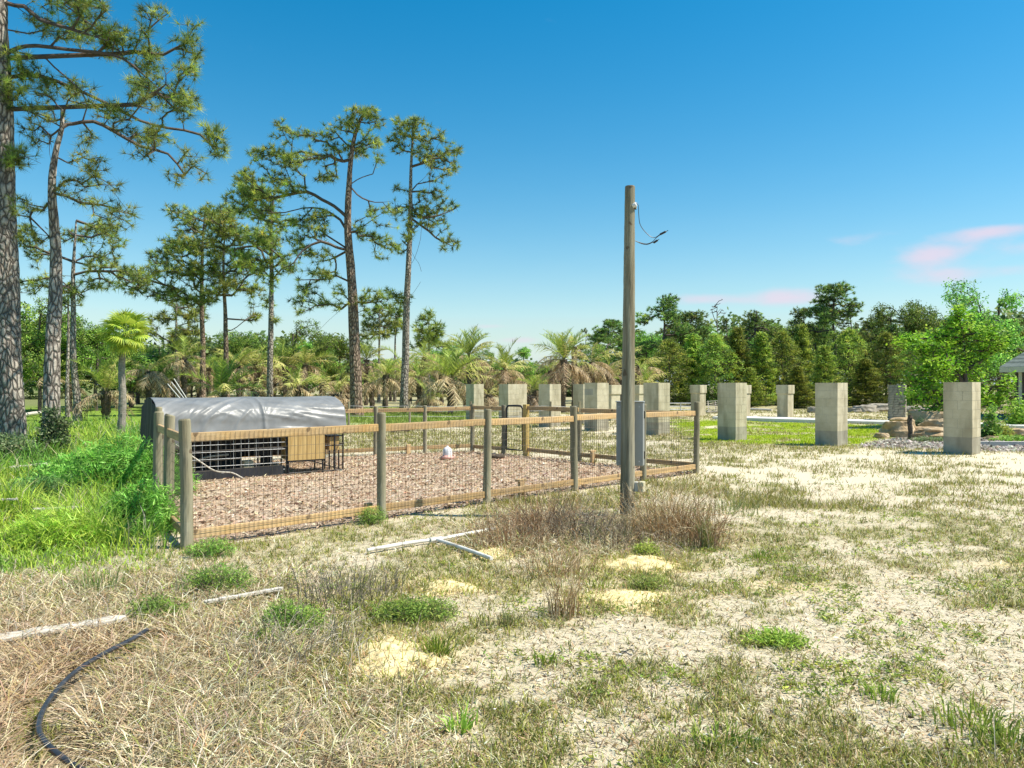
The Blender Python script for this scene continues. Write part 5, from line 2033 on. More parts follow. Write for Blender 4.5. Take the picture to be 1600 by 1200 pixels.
def tarp():
    ns, nt = 190, 90
    s = np.linspace(-0.06, CLEN + 0.05, ns)
    t = np.linspace(0, 1, nt)
    S, T = np.meshgrid(s, t, indexing='ij')
    yy, zz = arc(T)
    # skirts hanging below the eaves
    f0 = np.clip((0.05 - T) / 0.05, 0, 1)
    yb, zb = arc(np.clip((T - 0.05) / 0.9, 0, 1))
    f1 = np.clip((T - 0.95) / 0.05, 0, 1)
    drop = 0.10 + 0.22 * sm(0.75, 0.1, S) + 0.16 * np.exp(-((S - 1.05) / 0.25) ** 2) + 0.05 * np.sin(S * 5)
    Y = yb - 0.02
    Z = zb + 0.012
    Z = Z - f0 * drop - f1 * 0.7
    Y = np.where(f0 > 0, -0.03 - 0.03 * f0, Y)
    Y = np.where(f1 > 0, CW + 0.03, Y)
    # sag between the hoops
    hoops = np.array([0, 0.5, 1.0]) * CLEN
    sag = 0.012 * np.abs(np.sin((S) / CLEN * np.pi * 2)) ** 0.7 * (1 - np.abs(2 * T - 1) ** 3)
    Z = Z - sag
    # pulled wrinkles fanning from the lashing points
    wr = np.zeros_like(S)
    arcl = T * 2.6
    for (ps, pt, amp, fr, lo, hi, reach) in ((CLEN * 0.52, 0.02, 0.012, 23, 0.15, 3.0, 1.5), (CLEN + 0.02, 0.10, 0.020, 31, 1.6, 3.1, 1.6), (0.35, 0.04, 0.017, 28, 0.1, 1.5, 1.7), (CLEN * 0.5, 0.02, 0.007, 47, 0.15, 3.0, 0.9)):
        dx = S - ps
        dy = arcl - pt * 2.6
        r_ = np.hypot(dx, dy) + 0.02
        th = np.arctan2(dy, dx)
        w = sm(lo, lo + 0.3, th) * sm(hi, hi - 0.3, th) * np.exp(-(r_ / reach) ** 2) * sm(0.0, 0.25, r_)
        ph = th * fr + 2.0 * fbm(r_ * 1.4, th * 3, int(fr), 2) * 3
        wr += amp * w * (1 - np.abs(np.sin(ph / 2)) ** 0.55) * (0.4 + fbm(r_ * 3, th * 6, 7, 2)) * np.minimum(1.0, r_ * 1.8)
    # long diagonal pull creases, left half rising to the right, right half running nearly level
    for ang, lo, hi, sd, amp in ((0.88, -0.5, 1.55, 3, 0.024), (-0.20, 1.45, 4.0, 9, 0.026)):
        ca_, sa_ = math.cos(ang), math.sin(ang)
        al = S * ca_ + arcl * sa_
        ac = -S * sa_ + arcl * ca_
        n_ = fbm(ac * 5.5 + 3, al * 0.55 + 1, sd, 3)
        rid = np.clip(1 - np.abs(2 * n_ - 1) * 2.6, 0, 1) ** 1.5
        wr += amp * rid * sm(lo, lo + 0.25, S) * sm(hi, hi - 0.25, S) * (0.35 + 0.9 * fbm(S * 1.3, arcl * 1.3, sd + 4, 2))
    wr += 0.02 * np.exp(-((S - CLEN * 0.52 - 0.12 * (0.5 - T)) / 0.03) ** 2)
    wr += 0.004 * (fbm(S * 2.2 + T * 4, T * 11 - S * 1.5, 4, 4) - 0.5)
    wr += 0.0015 * (1 - np.abs(2 * fbm(S * 5 + T * 9, T * 14 - S * 4, 14, 3) - 1) * 3)
    wr *= (1 - 0.85 * sm(0.36, 0.5, T)) * sm(0, 0.03, T)
    Z = Z + wr * 0.6
    Y = Y - wr * 1.1 * np.cos(np.pi * np.clip(T, 0, 1))
    idx = np.arange(ns * nt).reshape(ns, nt)
    F = np.stack([idx[:-1, :-1], idx[1:, :-1], idx[1:, 1:], idx[:-1, 1:]], -1).reshape(-1, 4)
    me = mesh('tarp', np.stack([S, Y, Z], -1).reshape(-1, 3), [F], [M['tarp'], M['black_sheet']], smooth=True)
    q = put('tarp', me, coop)
    so = q.modifiers.new('thick', 'SOLIDIFY')
    so.thickness = 0.004
    so.offset = -1
    so.material_offset = 1


tarp()


def coop_parts():
    fr = Bag()
    for sx in (0.0, CLEN * 0.5, CLEN):
        t = np.linspace(0, 1, 15)
        yy, zz = arc(t)
        pts = np.stack([np.full(15, sx), yy, zz - 0.02], 1)
        pts = np.vstack([[sx, 0, 0], pts, [sx, CW, 0]])
        fr.path(pts, 0.015, 6)
    for (y_, z_) in ((0, 0.02), (0, EAVE - 0.03), (CW, 0.02), (CW, EAVE - 0.03), (CW / 2, RIDGE - 0.03), (0, 0.48)):
        fr.tubes([0, y_, z_], [CLEN, y_, z_], 0.012, 0.012, 6)
    for sx in (0, CLEN):
        for z_ in (0.02, 0.5):
            fr.tubes([sx, 0, z_], [sx, CW, z_], 0.012, 0.012, 6)
    put('frame', fr.make('frame', M['black_metal'], color=False), coop)
    # bright welded panels along the front
    w_ = Bag()
    for k in range(1, int(CLEN * 0.66 / 0.125)):
        w_.tubes([k * 0.125, -0.017, 0.02], [k * 0.125, -0.017, EAVE - 0.03], 0.0035, 0.0035, 4)
    for z in (0.10, 0.22, 0.34, 0.46, 0.58, 0.70, 0.80):
        w_.tubes([0, -0.024, z], [CLEN * 0.66, -0.024, z], 0.0042, 0.0042, 4)
    put('front_panel', w_.make('front_panel', M['wire_light'], color=False), coop, kind='stuff')
    w_ = Bag()
    for k in range(1, int(CLEN * 0.30 / 0.05)):
        xx = CLEN * 0.68 + k * 0.05
        w_.tubes([xx, -0.017, 0.02], [xx, -0.017, EAVE - 0.03], 0.002, 0.002, 3)
    for z in np.arange(0.1, 0.85, 0.1):
        w_.tubes([CLEN * 0.68, -0.021, z], [CLEN, -0.021, z], 0.002, 0.002, 3)
    for k in range(1, int(CW / 0.06)):
        w_.tubes([CLEN + 0.017, k * 0.06, 0.02], [CLEN + 0.017, k * 0.06, EAVE], 0.002, 0.002, 3)
    put('fine_mesh', w_.make('fine_mesh', M['wire'], color=False), coop, kind='stuff')
    # dark sheets standing in for the black, shaded rear under the tarp
    s_ = Bag()
    s_.box((CLEN * 0.25, CW * 0.55, 0.42), (CLEN * 0.48, 0.006, 0.78))
    put('back_sheet', s_.make('back_sheet', M['black_sheet'], color=False), coop)
    s_ = Bag()
    s_.box((CLEN * 0.595, CW * 0.30, 0.42), (CLEN * 0.07, 0.006, 0.78))
    put('inner_dark_sheet', s_.make('inner_dark_sheet', M['black_sheet'], color=False), coop)
    s_ = Bag()
    s_.box((CLEN * 0.86, CW - 0.03, 0.62), (CLEN * 0.26, 0.006, 0.4))
    put('back_sheet', s_.make('back_sheet', M['black_sheet'], color=False), coop)
    k_ = Bag()
    n = 40
    xs = np.linspace(0.02, CLEN * 0.64, n)
    hh = 0.15 + 0.035 * fbm(xs * 3, xs * 0, 3, 3)
    yo = -0.035 - 0.02 * fbm(xs * 5, xs * 0 + 4, 6, 2)
    V = np.concatenate([np.stack([xs, yo, np.full(n, -0.01)], 1), np.stack([xs, yo + 0.02, hh], 1)])
    F = np.stack([np.arange(n - 1), np.arange(1, n), np.arange(1, n) + n, np.arange(n - 1) + n], 1)
    k_.add(V, F)
    q = put('skirt', k_.make('skirt', M['black_sheet'], color=False), coop)
    so = q.modifiers.new('thick', 'SOLIDIFY')
    so.thickness = 0.004
    # black flap closing the left end
    n = 18
    t = np.linspace(0.0, 1, n)
    yy, zz = arc(t)
    V = np.concatenate([np.stack([np.full(n, -0.07) + 0.02 * np.sin(np.arange(n) * 2.1), yy, zz], 1), np.stack([np.full(n, -0.11) + 0.03 * np.sin(np.arange(n) * 1.7), yy, np.full(n, 0.03)], 1)])
    F = np.stack([np.arange(n - 1), np.arange(1, n), np.arange(1, n) + n, np.arange(n - 1) + n], 1)
    e_ = Bag()
    e_.add(V, F)
    q = put('end_flap', e_.make('end_flap', M['black_sheet'], color=False), coop, label='black flap closing the left end')
    so = q.modifiers.new('thick', 'SOLIDIFY')
    so.thickness = 0.004
    # vent window and handles in the front
    h_ = Bag()
    h_.box((CLEN * 0.66, -0.03, EAVE * 0.5), (0.03, 0.02, EAVE - 0.06))
    h_.box((CLEN * 0.945, -0.03, EAVE * 0.5), (0.03, 0.02, EAVE - 0.06))
    put('door_frame', h_.make('door_frame', M['black_metal'], color=False), coop)


coop_parts()


def local(o, x, y, z):
    c, s = math.cos(o.rotation_euler[2]), math.sin(o.rotation_euler[2])
    return (o.location[0] + c * x - s * y, o.location[1] + s * x + c * y, o.location[2] + z)


# nest box standing in the run
nb = thing('nest_box', 'yellow-brown slatted wooden nest box on black legs at the right end of the coop', 'nest box', local(coop, CLEN * 0.655, -0.055, 0), coop.rotation_euler[2])
NW = CLEN * 0.215
for k in range(4):
    b_ = Bag()
    b_.box((0, 0, 0), (NW / 4 - 0.004, 0.018, 0.50))
    q = put('board', b_.make('board', M['plywood'], color=False), nb)
    q.location = (0.03 + NW / 8 + k * NW / 4, -0.005 - 0.001 * (k % 2), 0.50)
b_ = Bag()
b_.box((0.03 + NW / 2, 0.25, 0.50), (NW - 0.02, 0.46, 0.48))
put('body', b_.make('body', M['plywood'], color=False), nb)
b_ = Bag()
b_.box((0.02 + NW / 2, 0.24, 0.755), (NW + 0.05, 0.54, 0.02))
b_.box((0.03 + NW / 2, 0.01, 0.235), (NW, 0.05, 0.024))
put('trim', b_.make('trim', M['black_metal'], color=False), nb)
for lx in (0.04, NW):
    for ly in (0.01, 0.46):
        b_ = Bag()
        b_.box((lx, ly, 0.12), (0.025, 0.025, 0.24))
        put('leg', b_.make('leg', M['black_metal'], color=False), nb)
nb2 = thing('feed_box', 'smaller tan feed box on a black frame against the right end of the coop', 'feed box', local(coop, CLEN * 0.935, 0.18, 0), coop.rotation_euler[2])
b_ = Bag()
b_.box((0.10, 0.15, 0.50), (0.19, 0.3, 0.25))
put('body', b_.make('body', M['plywood'], color=False), nb2)
b_ = Bag()
b_.box((0.10, 0.15, 0.64), (0.27, 0.38, 0.02))
put('lid', b_.make('lid', M['black_metal'], color=False), nb2)
for lx in (0.01, 0.19):
    for ly in (0.02, 0.28):
        b_ = Bag()
        b_.box((lx, ly, 0.185), (0.022, 0.022, 0.37))
        put('leg', b_.make('leg', M['black_metal'], color=False), nb2)


# perches, crates and clutter glimpsed inside the run
def crate(label, lx, ly, sz, mat, rz=0.0, name='crate'):
    o = thing(name, label, name.replace('_', ' '), local(coop, lx, ly, 0.0), coop.rotation_euler[2] + rz)
    w, d, h = sz
    for k in range(3):
        b_ = Bag()
        for yy in (-d / 2, d / 2):
            b_.box((0, yy, (k + 0.5) * h / 3), (w, 0.014, h / 3 - 0.012))
        for xx in (-w / 2, w / 2):
            b_.box((xx, 0, (k + 0.5) * h / 3), (0.014, d - 0.016, h / 3 - 0.012))
        put('slat_ring', b_.make('slat_ring', M[mat], color=False), o)
    b_ = Bag()
    b_.box((0, 0, 0.01), (w - 0.02, d - 0.02, 0.012))
    put('bottom', b_.make('bottom', M[mat], color=False), o)
    return o


crate('pale box on the floor in the middle of the coop', 1.42, 0.30, (0.16, 0.2, 0.26), 'beige_plastic', 0.1)
crate('low tan box half in shade at the left of the coop', 0.38, 0.35, (0.30, 0.25, 0.30), 'plywood', 0.5)


def perch(label, pts, r, mat='bleached', name='perch'):
    b_ = Bag()
    b_.path(resample(pts, 0.05), r, 7)
    q = put(name, b_.make(name, M[mat], color=False), None, label=label, category='pole' if name == 'perch' else name)
    return q


perch('pale crooked stick leaning out of the left front of the coop', [local(coop, 0.20, -0.12, 0.62), local(coop, 0.55, -0.14, 0.34), local(coop, 0.80, -0.18, 0.16), local(coop, 1.05, -0.26, 0.12), local(coop, 1.20, -0.34, 0.03)], 0.012)
perch('pale branch perch lying across the inside of the coop', [local(coop, 0.55, 0.5, 0.26), local(coop, 0.8, 0.45, 0.34), local(coop, 1.15, 0.5, 0.36)], 0.02)
# small tag card wired to the panel
b_ = Bag()
b_.box((0, 0, 0), (0.17, 0.008, 0.11))
q = put('card', b_.make('card', M['pale_plastic'], color=False), coop, label='pale blank card wired to the panel')
q.location = (0.52, -0.04, 0.72)

# leaning pipes behind the coop
lp = [((262, 600), (286, 628)), ((268, 597), (291, 627)), ((272, 592), (294, 626))]
for k, (a, b) in enumerate(lp):
    A = pw(a[0], a[1], 31 + k * 0.2)
    B = pw(b[0], b[1], 30.4 + k * 0.2)
    A = B + (A - B) * 1.0
    B = B + (B - A) * 0.55
    B[2] = max(B[2], 0.03)
    b_ = Bag()
    b_.path([A, (A + B) / 2, B], 0.02, 8)
    put('leaning_pipe', b_.make('leaning_pipe', M['pale_plastic'], color=False), None,
        label=['leftmost of three pale pipes leaning behind the coop', 'middle of three pale pipes leaning behind the coop', 'rightmost of three pale pipes leaning behind the coop'][k], category='pipe', group='pale pipes leaning behind the coop')

# ------------------------------------------------------------------ things on the pen floor


def lathe(name, prof, mat, n=20):
    b_ = Bag()
    prof = np.array(prof, float)
    a = np.arange(n) / n * 2 * np.pi
    V = np.stack([prof[:, 0:1] * np.cos(a), prof[:, 0:1] * np.sin(a), np.repeat(prof[:, 1:2], n, 1)], -1)
    k = np.arange(n)
    F = np.concatenate([np.stack([j * n + k, j * n + (k + 1) % n, (j + 1) * n + (k + 1) % n, (j + 1) * n + k], 1) for j in range(len(prof) - 1)])
    b_.add(V.reshape(-1, 3), F)
    return b_.make(name, M[mat], smooth=True, color=False)


x, y = gx(699, 718)
wj = thing('water_jug', 'white dome-topped poultry waterer with pinkish base on the pen floor', 'waterer', (x, y, h1(x, y) + 0.03))
put('dome', lathe('dome', [(0.10, 0.05), (0.105, 0.12), (0.09, 0.2), (0.06, 0.235), (0.025, 0.245), (0.02, 0.27), (0.001, 0.275)], 'white_plastic'), wj)
put('tray', lathe('tray', [(0.001, 0), (0.14, 0), (0.15, 0.02), (0.15, 0.05), (0.14, 0.05), (0.135, 0.03), (0.105, 0.03), (0.10, 0.1), (0.095, 0.1)], 'pink_plastic'), wj)
x, y = gx(775, 717)
put('feed_dish', lathe('feed_dish', [(0.001, 0.012), (0.16, 0.012), (0.19, 0.06), (0.205, 0.06), (0.18, 0.0), (0.001, 0.0)], 'palm_trunk'), None, (x, y, h1(x, y) + 0.03),
    label='shallow dark feed dish lying near the pen gate', category='dish')

# ------------------------------------------------------------------ utility pole, its wires, meter box


def utility():
    x, y = gx(981, 812)
    y = y + 0.05
    z0 = h1(x, y)
    topz = EYE - (291 - 600) / FPX * y
    o = thing('utility_pole', 'tall bare wooden utility pole with cut wires, tallest thing right of centre', 'utility pole', (x, y, z0))
    rng = np.random.default_rng(2)
    zz = np.concatenate([np.linspace(-0.15, topz - z0 - 0.01, 60), [topz - z0]])
    cxr = (985.5 - 981) / FPX * y * np.clip(zz / topz, 0, 1)
    P = np.stack([cxr + 0.006 * (fbm(zz * 0.8, zz * 0, 3, 2) - 0.5), np.zeros(61), zz], 1)
    rad = 0.089 - 0.030 * np.clip(zz / topz, 0, 1) + 0.003 * (fbm(zz * 2, zz * 0 + 5, 8, 3) - 0.5)
    rad[-1] *= 0.93
    b_ = Bag()
    b_.path(P, rad, 28, noise=0.012, rng=rng)
    put('pole', b_.make('pole', M['pole'], color=False), o)

    def L(u, v, dy=0.0):
        p = pw(u, v, y + dy)
        return (p[0] - x, p[1] - y, p[2] - z0)
    s = Bag()
    c = np.array(L(991, 321, -0.04))
    ins = lathe('insulator', [(0.001, 0.03), (0.02, 0.03), (0.034, 0.018), (0.028, 0.0), (0.034, -0.018), (0.02, -0.03), (0.001, -0.03)], 'insulator', 14)
    q = put('insulator', ins, o)
    q.location = c
    q.rotation_euler = (R(20), R(70), 0)
    b1 = Bag()
    b1.box((c[0] - 0.028, c[1] + 0.01, c[2] - 0.012), (0.03, 0.05, 0.05))
    b1.tubes(c + [0.02, 0, -0.045], c + [0.0, 0.02, 0.02], 0.012, 0.012, 6)
    put('bracket', b1.make('bracket', M['wire'], color=False), o)

    def cable(pts, r=0.0042):
        b_ = Bag()
        b_.path(resample([L(*p) for p in pts], 0.02), r, 6)
        put('cable', b_.make('cable', M['hose'], color=False), o)
    cable([(992, 316), (997, 320), (998, 335), (1000, 350), (1007, 361), (1017, 370), (1024, 371), (1030, 367), (1036, 363)])
    cable([(992, 376), (1000, 379), (1010, 381), (1019, 378), (1026, 371), (1033, 366)])
    cable([(994, 377), (1003, 381), (1012, 382), (1019, 379), (1025, 377)])
    for a, b in (((1031, 366.5), (1041, 361.5)), ((1021, 379.5), (1028, 375))):
        b_ = Bag()
        A = np.array(L(*a))
        B = np.array(L(*b))
        b_.path([A, A + (B - A) * 0.1, A + (B - A) * 0.9, B], [0.007, 0.013, 0.012, 0.006], 8)
        b_.tubes(B, B + (B - A) * 0.3, 0.004, 0.004, 5)
        put('connector', b_.make('connector', M['black_metal'], color=False), o)

    # meter box fixed to the far side of the pole: a thing of its own
    mx = pw(985, 678, y + 0.15)
    o2 = thing('meter_box', 'tall grey metal electrical box fixed behind the utility pole', 'electrical box', (mx[0], y + 0.17, 0), R(-14))
    zt, zb = EYE - (628.5 - 600) / FPX * (y + 0.16), EYE - (727 - 600) / FPX * (y + 0.16)
    w, d, h = 0.325, 0.125, zt - zb
    b_ = Bag()
    b_.box((0, 0, (zt + zb) / 2), (w, d, h))
    bev(put('housing', b_.make('housing', M['box_grey'], color=False), o2), 0.006, 2)
    b_ = Bag()
    b_.box((0, 0.0, zt + 0.007), (w + 0.02, d + 0.025, 0.014))
    b_.box((0, d / 2 + 0.010, (zt + zb) / 2), (w + 0.012, 0.018, h + 0.006))
    bev(put('lid', b_.make('lid', M['box_grey'], color=False), o2), 0.004)
    for zz_, yy_ in ((0.16, 0), (0.80, 0)):
        b_ = Bag()
        b_.box((w / 2 + 0.006, d / 2 - 0.004, zb + h * zz_), (0.012, 0.02, 0.09))
        put('hinge', b_.make('hinge', M['black_metal'], color=False), o2)
    for px_, pz in ((0.115, 0.93), (0.115, 0.07), (-0.13, 0.93), (-0.13, 0.07)):
        b_ = Bag()
        b_.path([(px_, -d / 2 + 0.001, zb + h * pz), (px_, -d / 2 - 0.005, zb + h * pz)], 0.009, 10)
        put('bolt', b_.make('bolt', M['wire_light'], color=False), o2)
    b_ = Bag()
    b_.path(resample([(0.04, -0.02, zb + 0.02), (0.04, -0.02, zb - 0.1), (0.012, -0.05, zb - 0.2), (0.0, -0.06, 0.33)], 0.03), 0.017, 8)
    put('conduit', b_.make('conduit', M['pale_plastic'], color=False), o2)
    # outlet box low on the pole
    px = pw(996, 762, y - 0.02)
    o3 = thing('outlet_box', 'small beige weatherproof outlet box low on the utility pole', 'outlet box', (px[0], y - 0.02, 0), R(-30))
    zc = EYE - (760 - 600) / FPX * y
    b_ = Bag()
    b_.box((-0.02, 0, zc), (0.075, 0.07, 0.115))
    bev(put('housing', b_.make('housing', M['pale_plastic'], color=False), o3), 0.006, 2)
    b_ = Bag()
    b_.box((0.055, -0.005, zc + 0.002), (0.07, 0.09, 0.13))
    bev(put('cover', b_.make('cover', M['beige_plastic'], color=False), o3), 0.012, 2)


utility()

# ------------------------------------------------------------------ pipes, boards, hose on the ground


def lie(name, label, cat, px, r, mat, sides=10, dz=0.0, flat=None, group=None, noise_=0.0, parent=None):
    pts = []
    for q in px:
        x, y = gx(q[0], q[1])
        pts.append([x, y, h1(x, y) + r + dz + (q[2] if len(q) > 2 else 0)])
    b_ = Bag()
    P = resample(pts, 0.05)
    if flat:
        P0 = P
        d = unit(P[-1] - P[0])
        b_.path(P, r, 8, noise=0.05)
        V = b_.V
        for a in range(len(V)):
            pass
    else:
        b_.path(P, r, sides, noise=noise_)
    me = b_.make(name, M[mat], color=False, smooth=noise_ == 0 and not flat)
    if parent is None:
        return put(name, me, None, label=label, category=cat, group=group)
    return put(name, me, parent)


pv = thing('pvc_pipe', 'white plastic pipe with a side branch lying in weeds before the pen', 'pipe', (0, 0, 0))
lie('main_run', None, None, [(574, 865), (640, 854), (690, 847.5), (730, 839), (776, 831)], 0.019, 'dirty_pvc', 10, 0.02, parent=pv)
lie('side_branch', None, None, [(679, 848), (720, 862), (768, 880)], 0.019, 'dirty_pvc', 10, 0.02, parent=pv)
lie('tee_joint', None, None, [(672, 850.5), (690, 847.5)], 0.025, 'dirty_pvc', 10, 0.015, parent=pv)

lie('hose', 'black rubber hose curving through dry grass at the bottom left', 'hose',
    HOSE_PX, 0.0135, 'hose', 10, 0.075)


def board(label, a, b, w, h, mat='bleached', dz=0.02, name='weathered_board', group='bleached boards lying in the grass', n=26, seed=0):
    """old split board: strip with ragged edges and ends"""
    rng = np.random.default_rng(seed)
    A = np.array(gx(*a))
    B = np.array(gx(*b))
    t = np.linspace(0, 1, n)
    P = A + (B - A) * t[:, None]
    d = unit(B - A)
    s = np.array([-d[1], d[0]])
    P = P + s * (rng.normal(0, 0.006, n).cumsum()[:, None] * 0.5)
    V = []
    for k in range(n):
        ww = w / 2 * (1 + rng.normal(0, 0.09)) * (0.6 if k in (0, n - 1) else 1)
        z = h1(*P[k]) + dz
        hh = h * (1 + rng.normal(0, 0.12))
        for q, zz in ((-1, 0), (-1, hh * 0.8), (-0.35, hh * (1 + rng.normal(0, .1))), (0.3, hh * (0.9 + rng.normal(0, .12))), (1, hh * 0.75), (1, 0)):
            V.append([*(P[k] + s * q * ww), z + zz])
    V = np.array(V)
    F = []
    for k in range(n - 1):
        for j in range(6):
            F.append([k * 6 + j, k * 6 + (j + 1) % 6, (k + 1) * 6 + (j + 1) % 6, (k + 1) * 6 + j])
    b_ = Bag()
    b_.add(V, F)
    b_.add(V[:6], [[0, 1, 2, 3], [0, 3, 4, 5]])
    b_.add(V[-6:], [[3, 2, 1, 0], [5, 4, 3, 0]])
    put(name, b_.make(name, M[mat], color=False), None, label=label, category='board', group=group)


board('bleached thick board at the left edge above the black hose', (-60, 1030), (196, 984), 0.13, 0.025, seed=1, dz=0.075)
board('thin bleached board among weeds midway between hose and pen', (320, 952), (442, 929), 0.05, 0.02, seed=2, dz=0.05)
board('short pale slat lying in bright grass, farther one', (52, 834), (128, 831), 0.035, 0.02, seed=3, dz=0.26)
board('pale slat in bright grass cut by the left photo edge', (-25, 818), (28, 817), 0.03, 0.02, seed=4, dz=0.26)
board('pale board lying flat at the foot of the left pines', (-20, 740), (98, 728), 0.09, 0.03, seed=5, dz=0.06)


def sand_mound(label, u, v, rx, ry, h, seed):
    x, y = gx(u, v)
    n = 46
    a = np.linspace(-1.25, 1.25, n)
    X, Y = np.meshgrid(a, a)
    rr = np.sqrt(X ** 2 + Y ** 2)
    ang = np.arctan2(Y, X)
    edge = 0.95 + 0.16 * np.sin(ang * 3 + seed) + 0.1 * np.sin(ang * 7 + seed * 2) + 0.35 * (fbm(X * 4, Y * 4, seed + 9, 3) - 0.5)
    prof = np.clip(1 - (rr / edge) ** 2, -0.3, 1)
    WX, WY = x + X * rx, y + Y * ry
    Z = H(WX, WY) - 0.014 + h * np.where(prof > 0, prof ** 1.1, prof * 0.5) + (fbm(X * 6, Y * 6, seed, 4) - 0.5) * 0.045 * h / 0.1 + (fbm(X * 16, Y * 16, seed + 3, 3) - 0.5) * 0.03
    idx = np.arange(n * n).reshape(n, n)
    F = np.stack([idx[:-1, :-1], idx[:-1, 1:], idx[1:, 1:], idx[1:, :-1]], -1).reshape(-1, 4)
    V = np.stack([WX - x, WY - y, Z], -1).reshape(-1, 3)
    m = M['mound']
    put('sand_mound', mesh('sand_mound', V, [F], m, smooth=True), None, (x, y, 0), label=label, category='sand mound', group='yellow sand mounds dug up among the grass')


M['mound'] = simple('yellow_sand', [(0.32, (0.34, 0.25, 0.12)), (0.45, (0.66, 0.52, 0.26)), (0.62, (0.78, 0.66, 0.38))], 16, 1.0, bumps=0.9, bd=0.02, detail=7, spec=0.02)
sand_mound('largest yellow sand mound, nearest the camera at lower centre', 612, 1028, 0.33, 0.42, 0.065, 1)
sand_mound('yellow sand mound midway, just beyond the bright grass tuft', 700, 918, 0.29, 0.27, 0.05, 2)
sand_mound('yellow sand mound by the end of the white pipe branch', 768, 866, 0.25, 0.3, 0.045, 3)
sand_mound('yellow sand mound in front of the utility pole, farther of two', 1002, 884, 0.42, 0.33, 0.075, 4)
sand_mound('yellow sand mound in front of the utility pole, nearer of two', 975, 938, 0.42, 0.34, 0.05, 5)

def mound_growth():
    X, Y, Z, C = [], [], [], []
    for (u, v, rx, ry, h, n) in ((612, 1028, 0.33, 0.42, 0.055, 800), (700, 918, 0.29, 0.27, 0.04, 520), (768, 866, 0.25, 0.3, 0.04, 200), (1002, 884, 0.42, 0.33, 0.065, 650), (975, 938, 0.42, 0.34, 0.04, 650)):
        x, y = gx(u, v)
        a = RNG.uniform(0, 6.283, n)
        r = RNG.random(n) ** 0.35 * 1.15
        xx = x + np.cos(a) * r * rx
        yy = y + np.sin(a) * r * ry
        X.append(xx)
        Y.append(yy)
        Z.append(H(xx, yy) + h * 0.8 * np.clip(1 - r ** 2, 0, 1) - 0.01)
    X, Y, Z = map(np.concatenate, (X, Y, Z))
    n = len(X)
    col = jitter_cols(n, [(0.30, 0.31, 0.06), (0.38, 0.38, 0.09), (0.40, 0.26, 0.12), (0.55, 0.44, 0.24)], [3, 2, 2, 2])
    put('sparse_mound_grass', blade_mesh('mound_blades', np.stack([X, Y, Z], 1), RNG.uniform(0.03, 0.10, n), 0.007, RNG.uniform(0, 6.28, n), RNG.uniform(0.2, 1.1, n), col, M['grass'], True), kind='stuff')


mound_growth()

# black wire loop lying on the sand
x, y = gx(980, 1023)
a = np.linspace(0, 5.4, 22)
b_ = Bag()
b_.path(np.stack([np.cos(a) * 0.038, np.sin(a) * 0.022, 0.015 + 0.012 * np.sin(a * 2)], 1), 0.003, 6)
put('wire_loop', b_.make('wire_loop', M['hose'], color=False), None, (x, y, h1(x, y)), label='small black wire loop on the bare sand at lower centre', category='wire')


# ------------------------------------------------------------------ weeds, dead brush


def stems_mesh(name, n, height, spread, pal, wts, width=0.004, side=3, arc_=0.5, seed=0, mat='straw', lean=0.6, twig=True):
    rng = np.random.default_rng(seed)
    b_ = Bag()
    P = rng.normal(0, spread * 0.4, (n, 3))
    P[:, 2] = -0.01
    a = np.arctan2(P[:, 1], P[:, 0]) + rng.normal(0, 0.9, n)
    L = height * rng.uniform(0.45, 1.1, n)
    ln = np.abs(rng.normal(0, lean, n))
    cur = P.copy()
    cols = np.array(pal)[rng.choice(len(pal), n, p=np.array(wts) / sum(wts))] * (1 + rng.normal(0, 0.15, (n, 1)))
    cols = np.clip(cols, 0.01, 0.8)
    for k in range(4):
        th = ln * (0.35 + 0.35 * k) + arc_ * k * 0.12
        d = np.stack([np.cos(a) * np.sin(th), np.sin(a) * np.sin(th), np.cos(th)], 1)
        nx = cur + d * (L / 4)[:, None]
        nx[:, 2] = np.maximum(nx[:, 2], 0.01)
        b_.tubes(cur, nx, width * (1 - 0.22 * k) / 2, width * (0.78 - 0.22 * k) / 2 + 0.0003, side, col=cols)
        if twig and k >= 1:
            m = n // 2
            pick = rng.integers(0, n, m)
            dd = unit(d[pick] + rng.normal(0, 0.6, (m, 3)))
            e = nx[pick] + dd * (L[pick] * rng.uniform(0.1, 0.3, m))[:, None]
            b_.tubes(nx[pick], e, width * 0.3, width * 0.12, 3, col=cols[pick])
        cur = nx
        a = a + rng.normal(0, 0.25, n)
    return b_


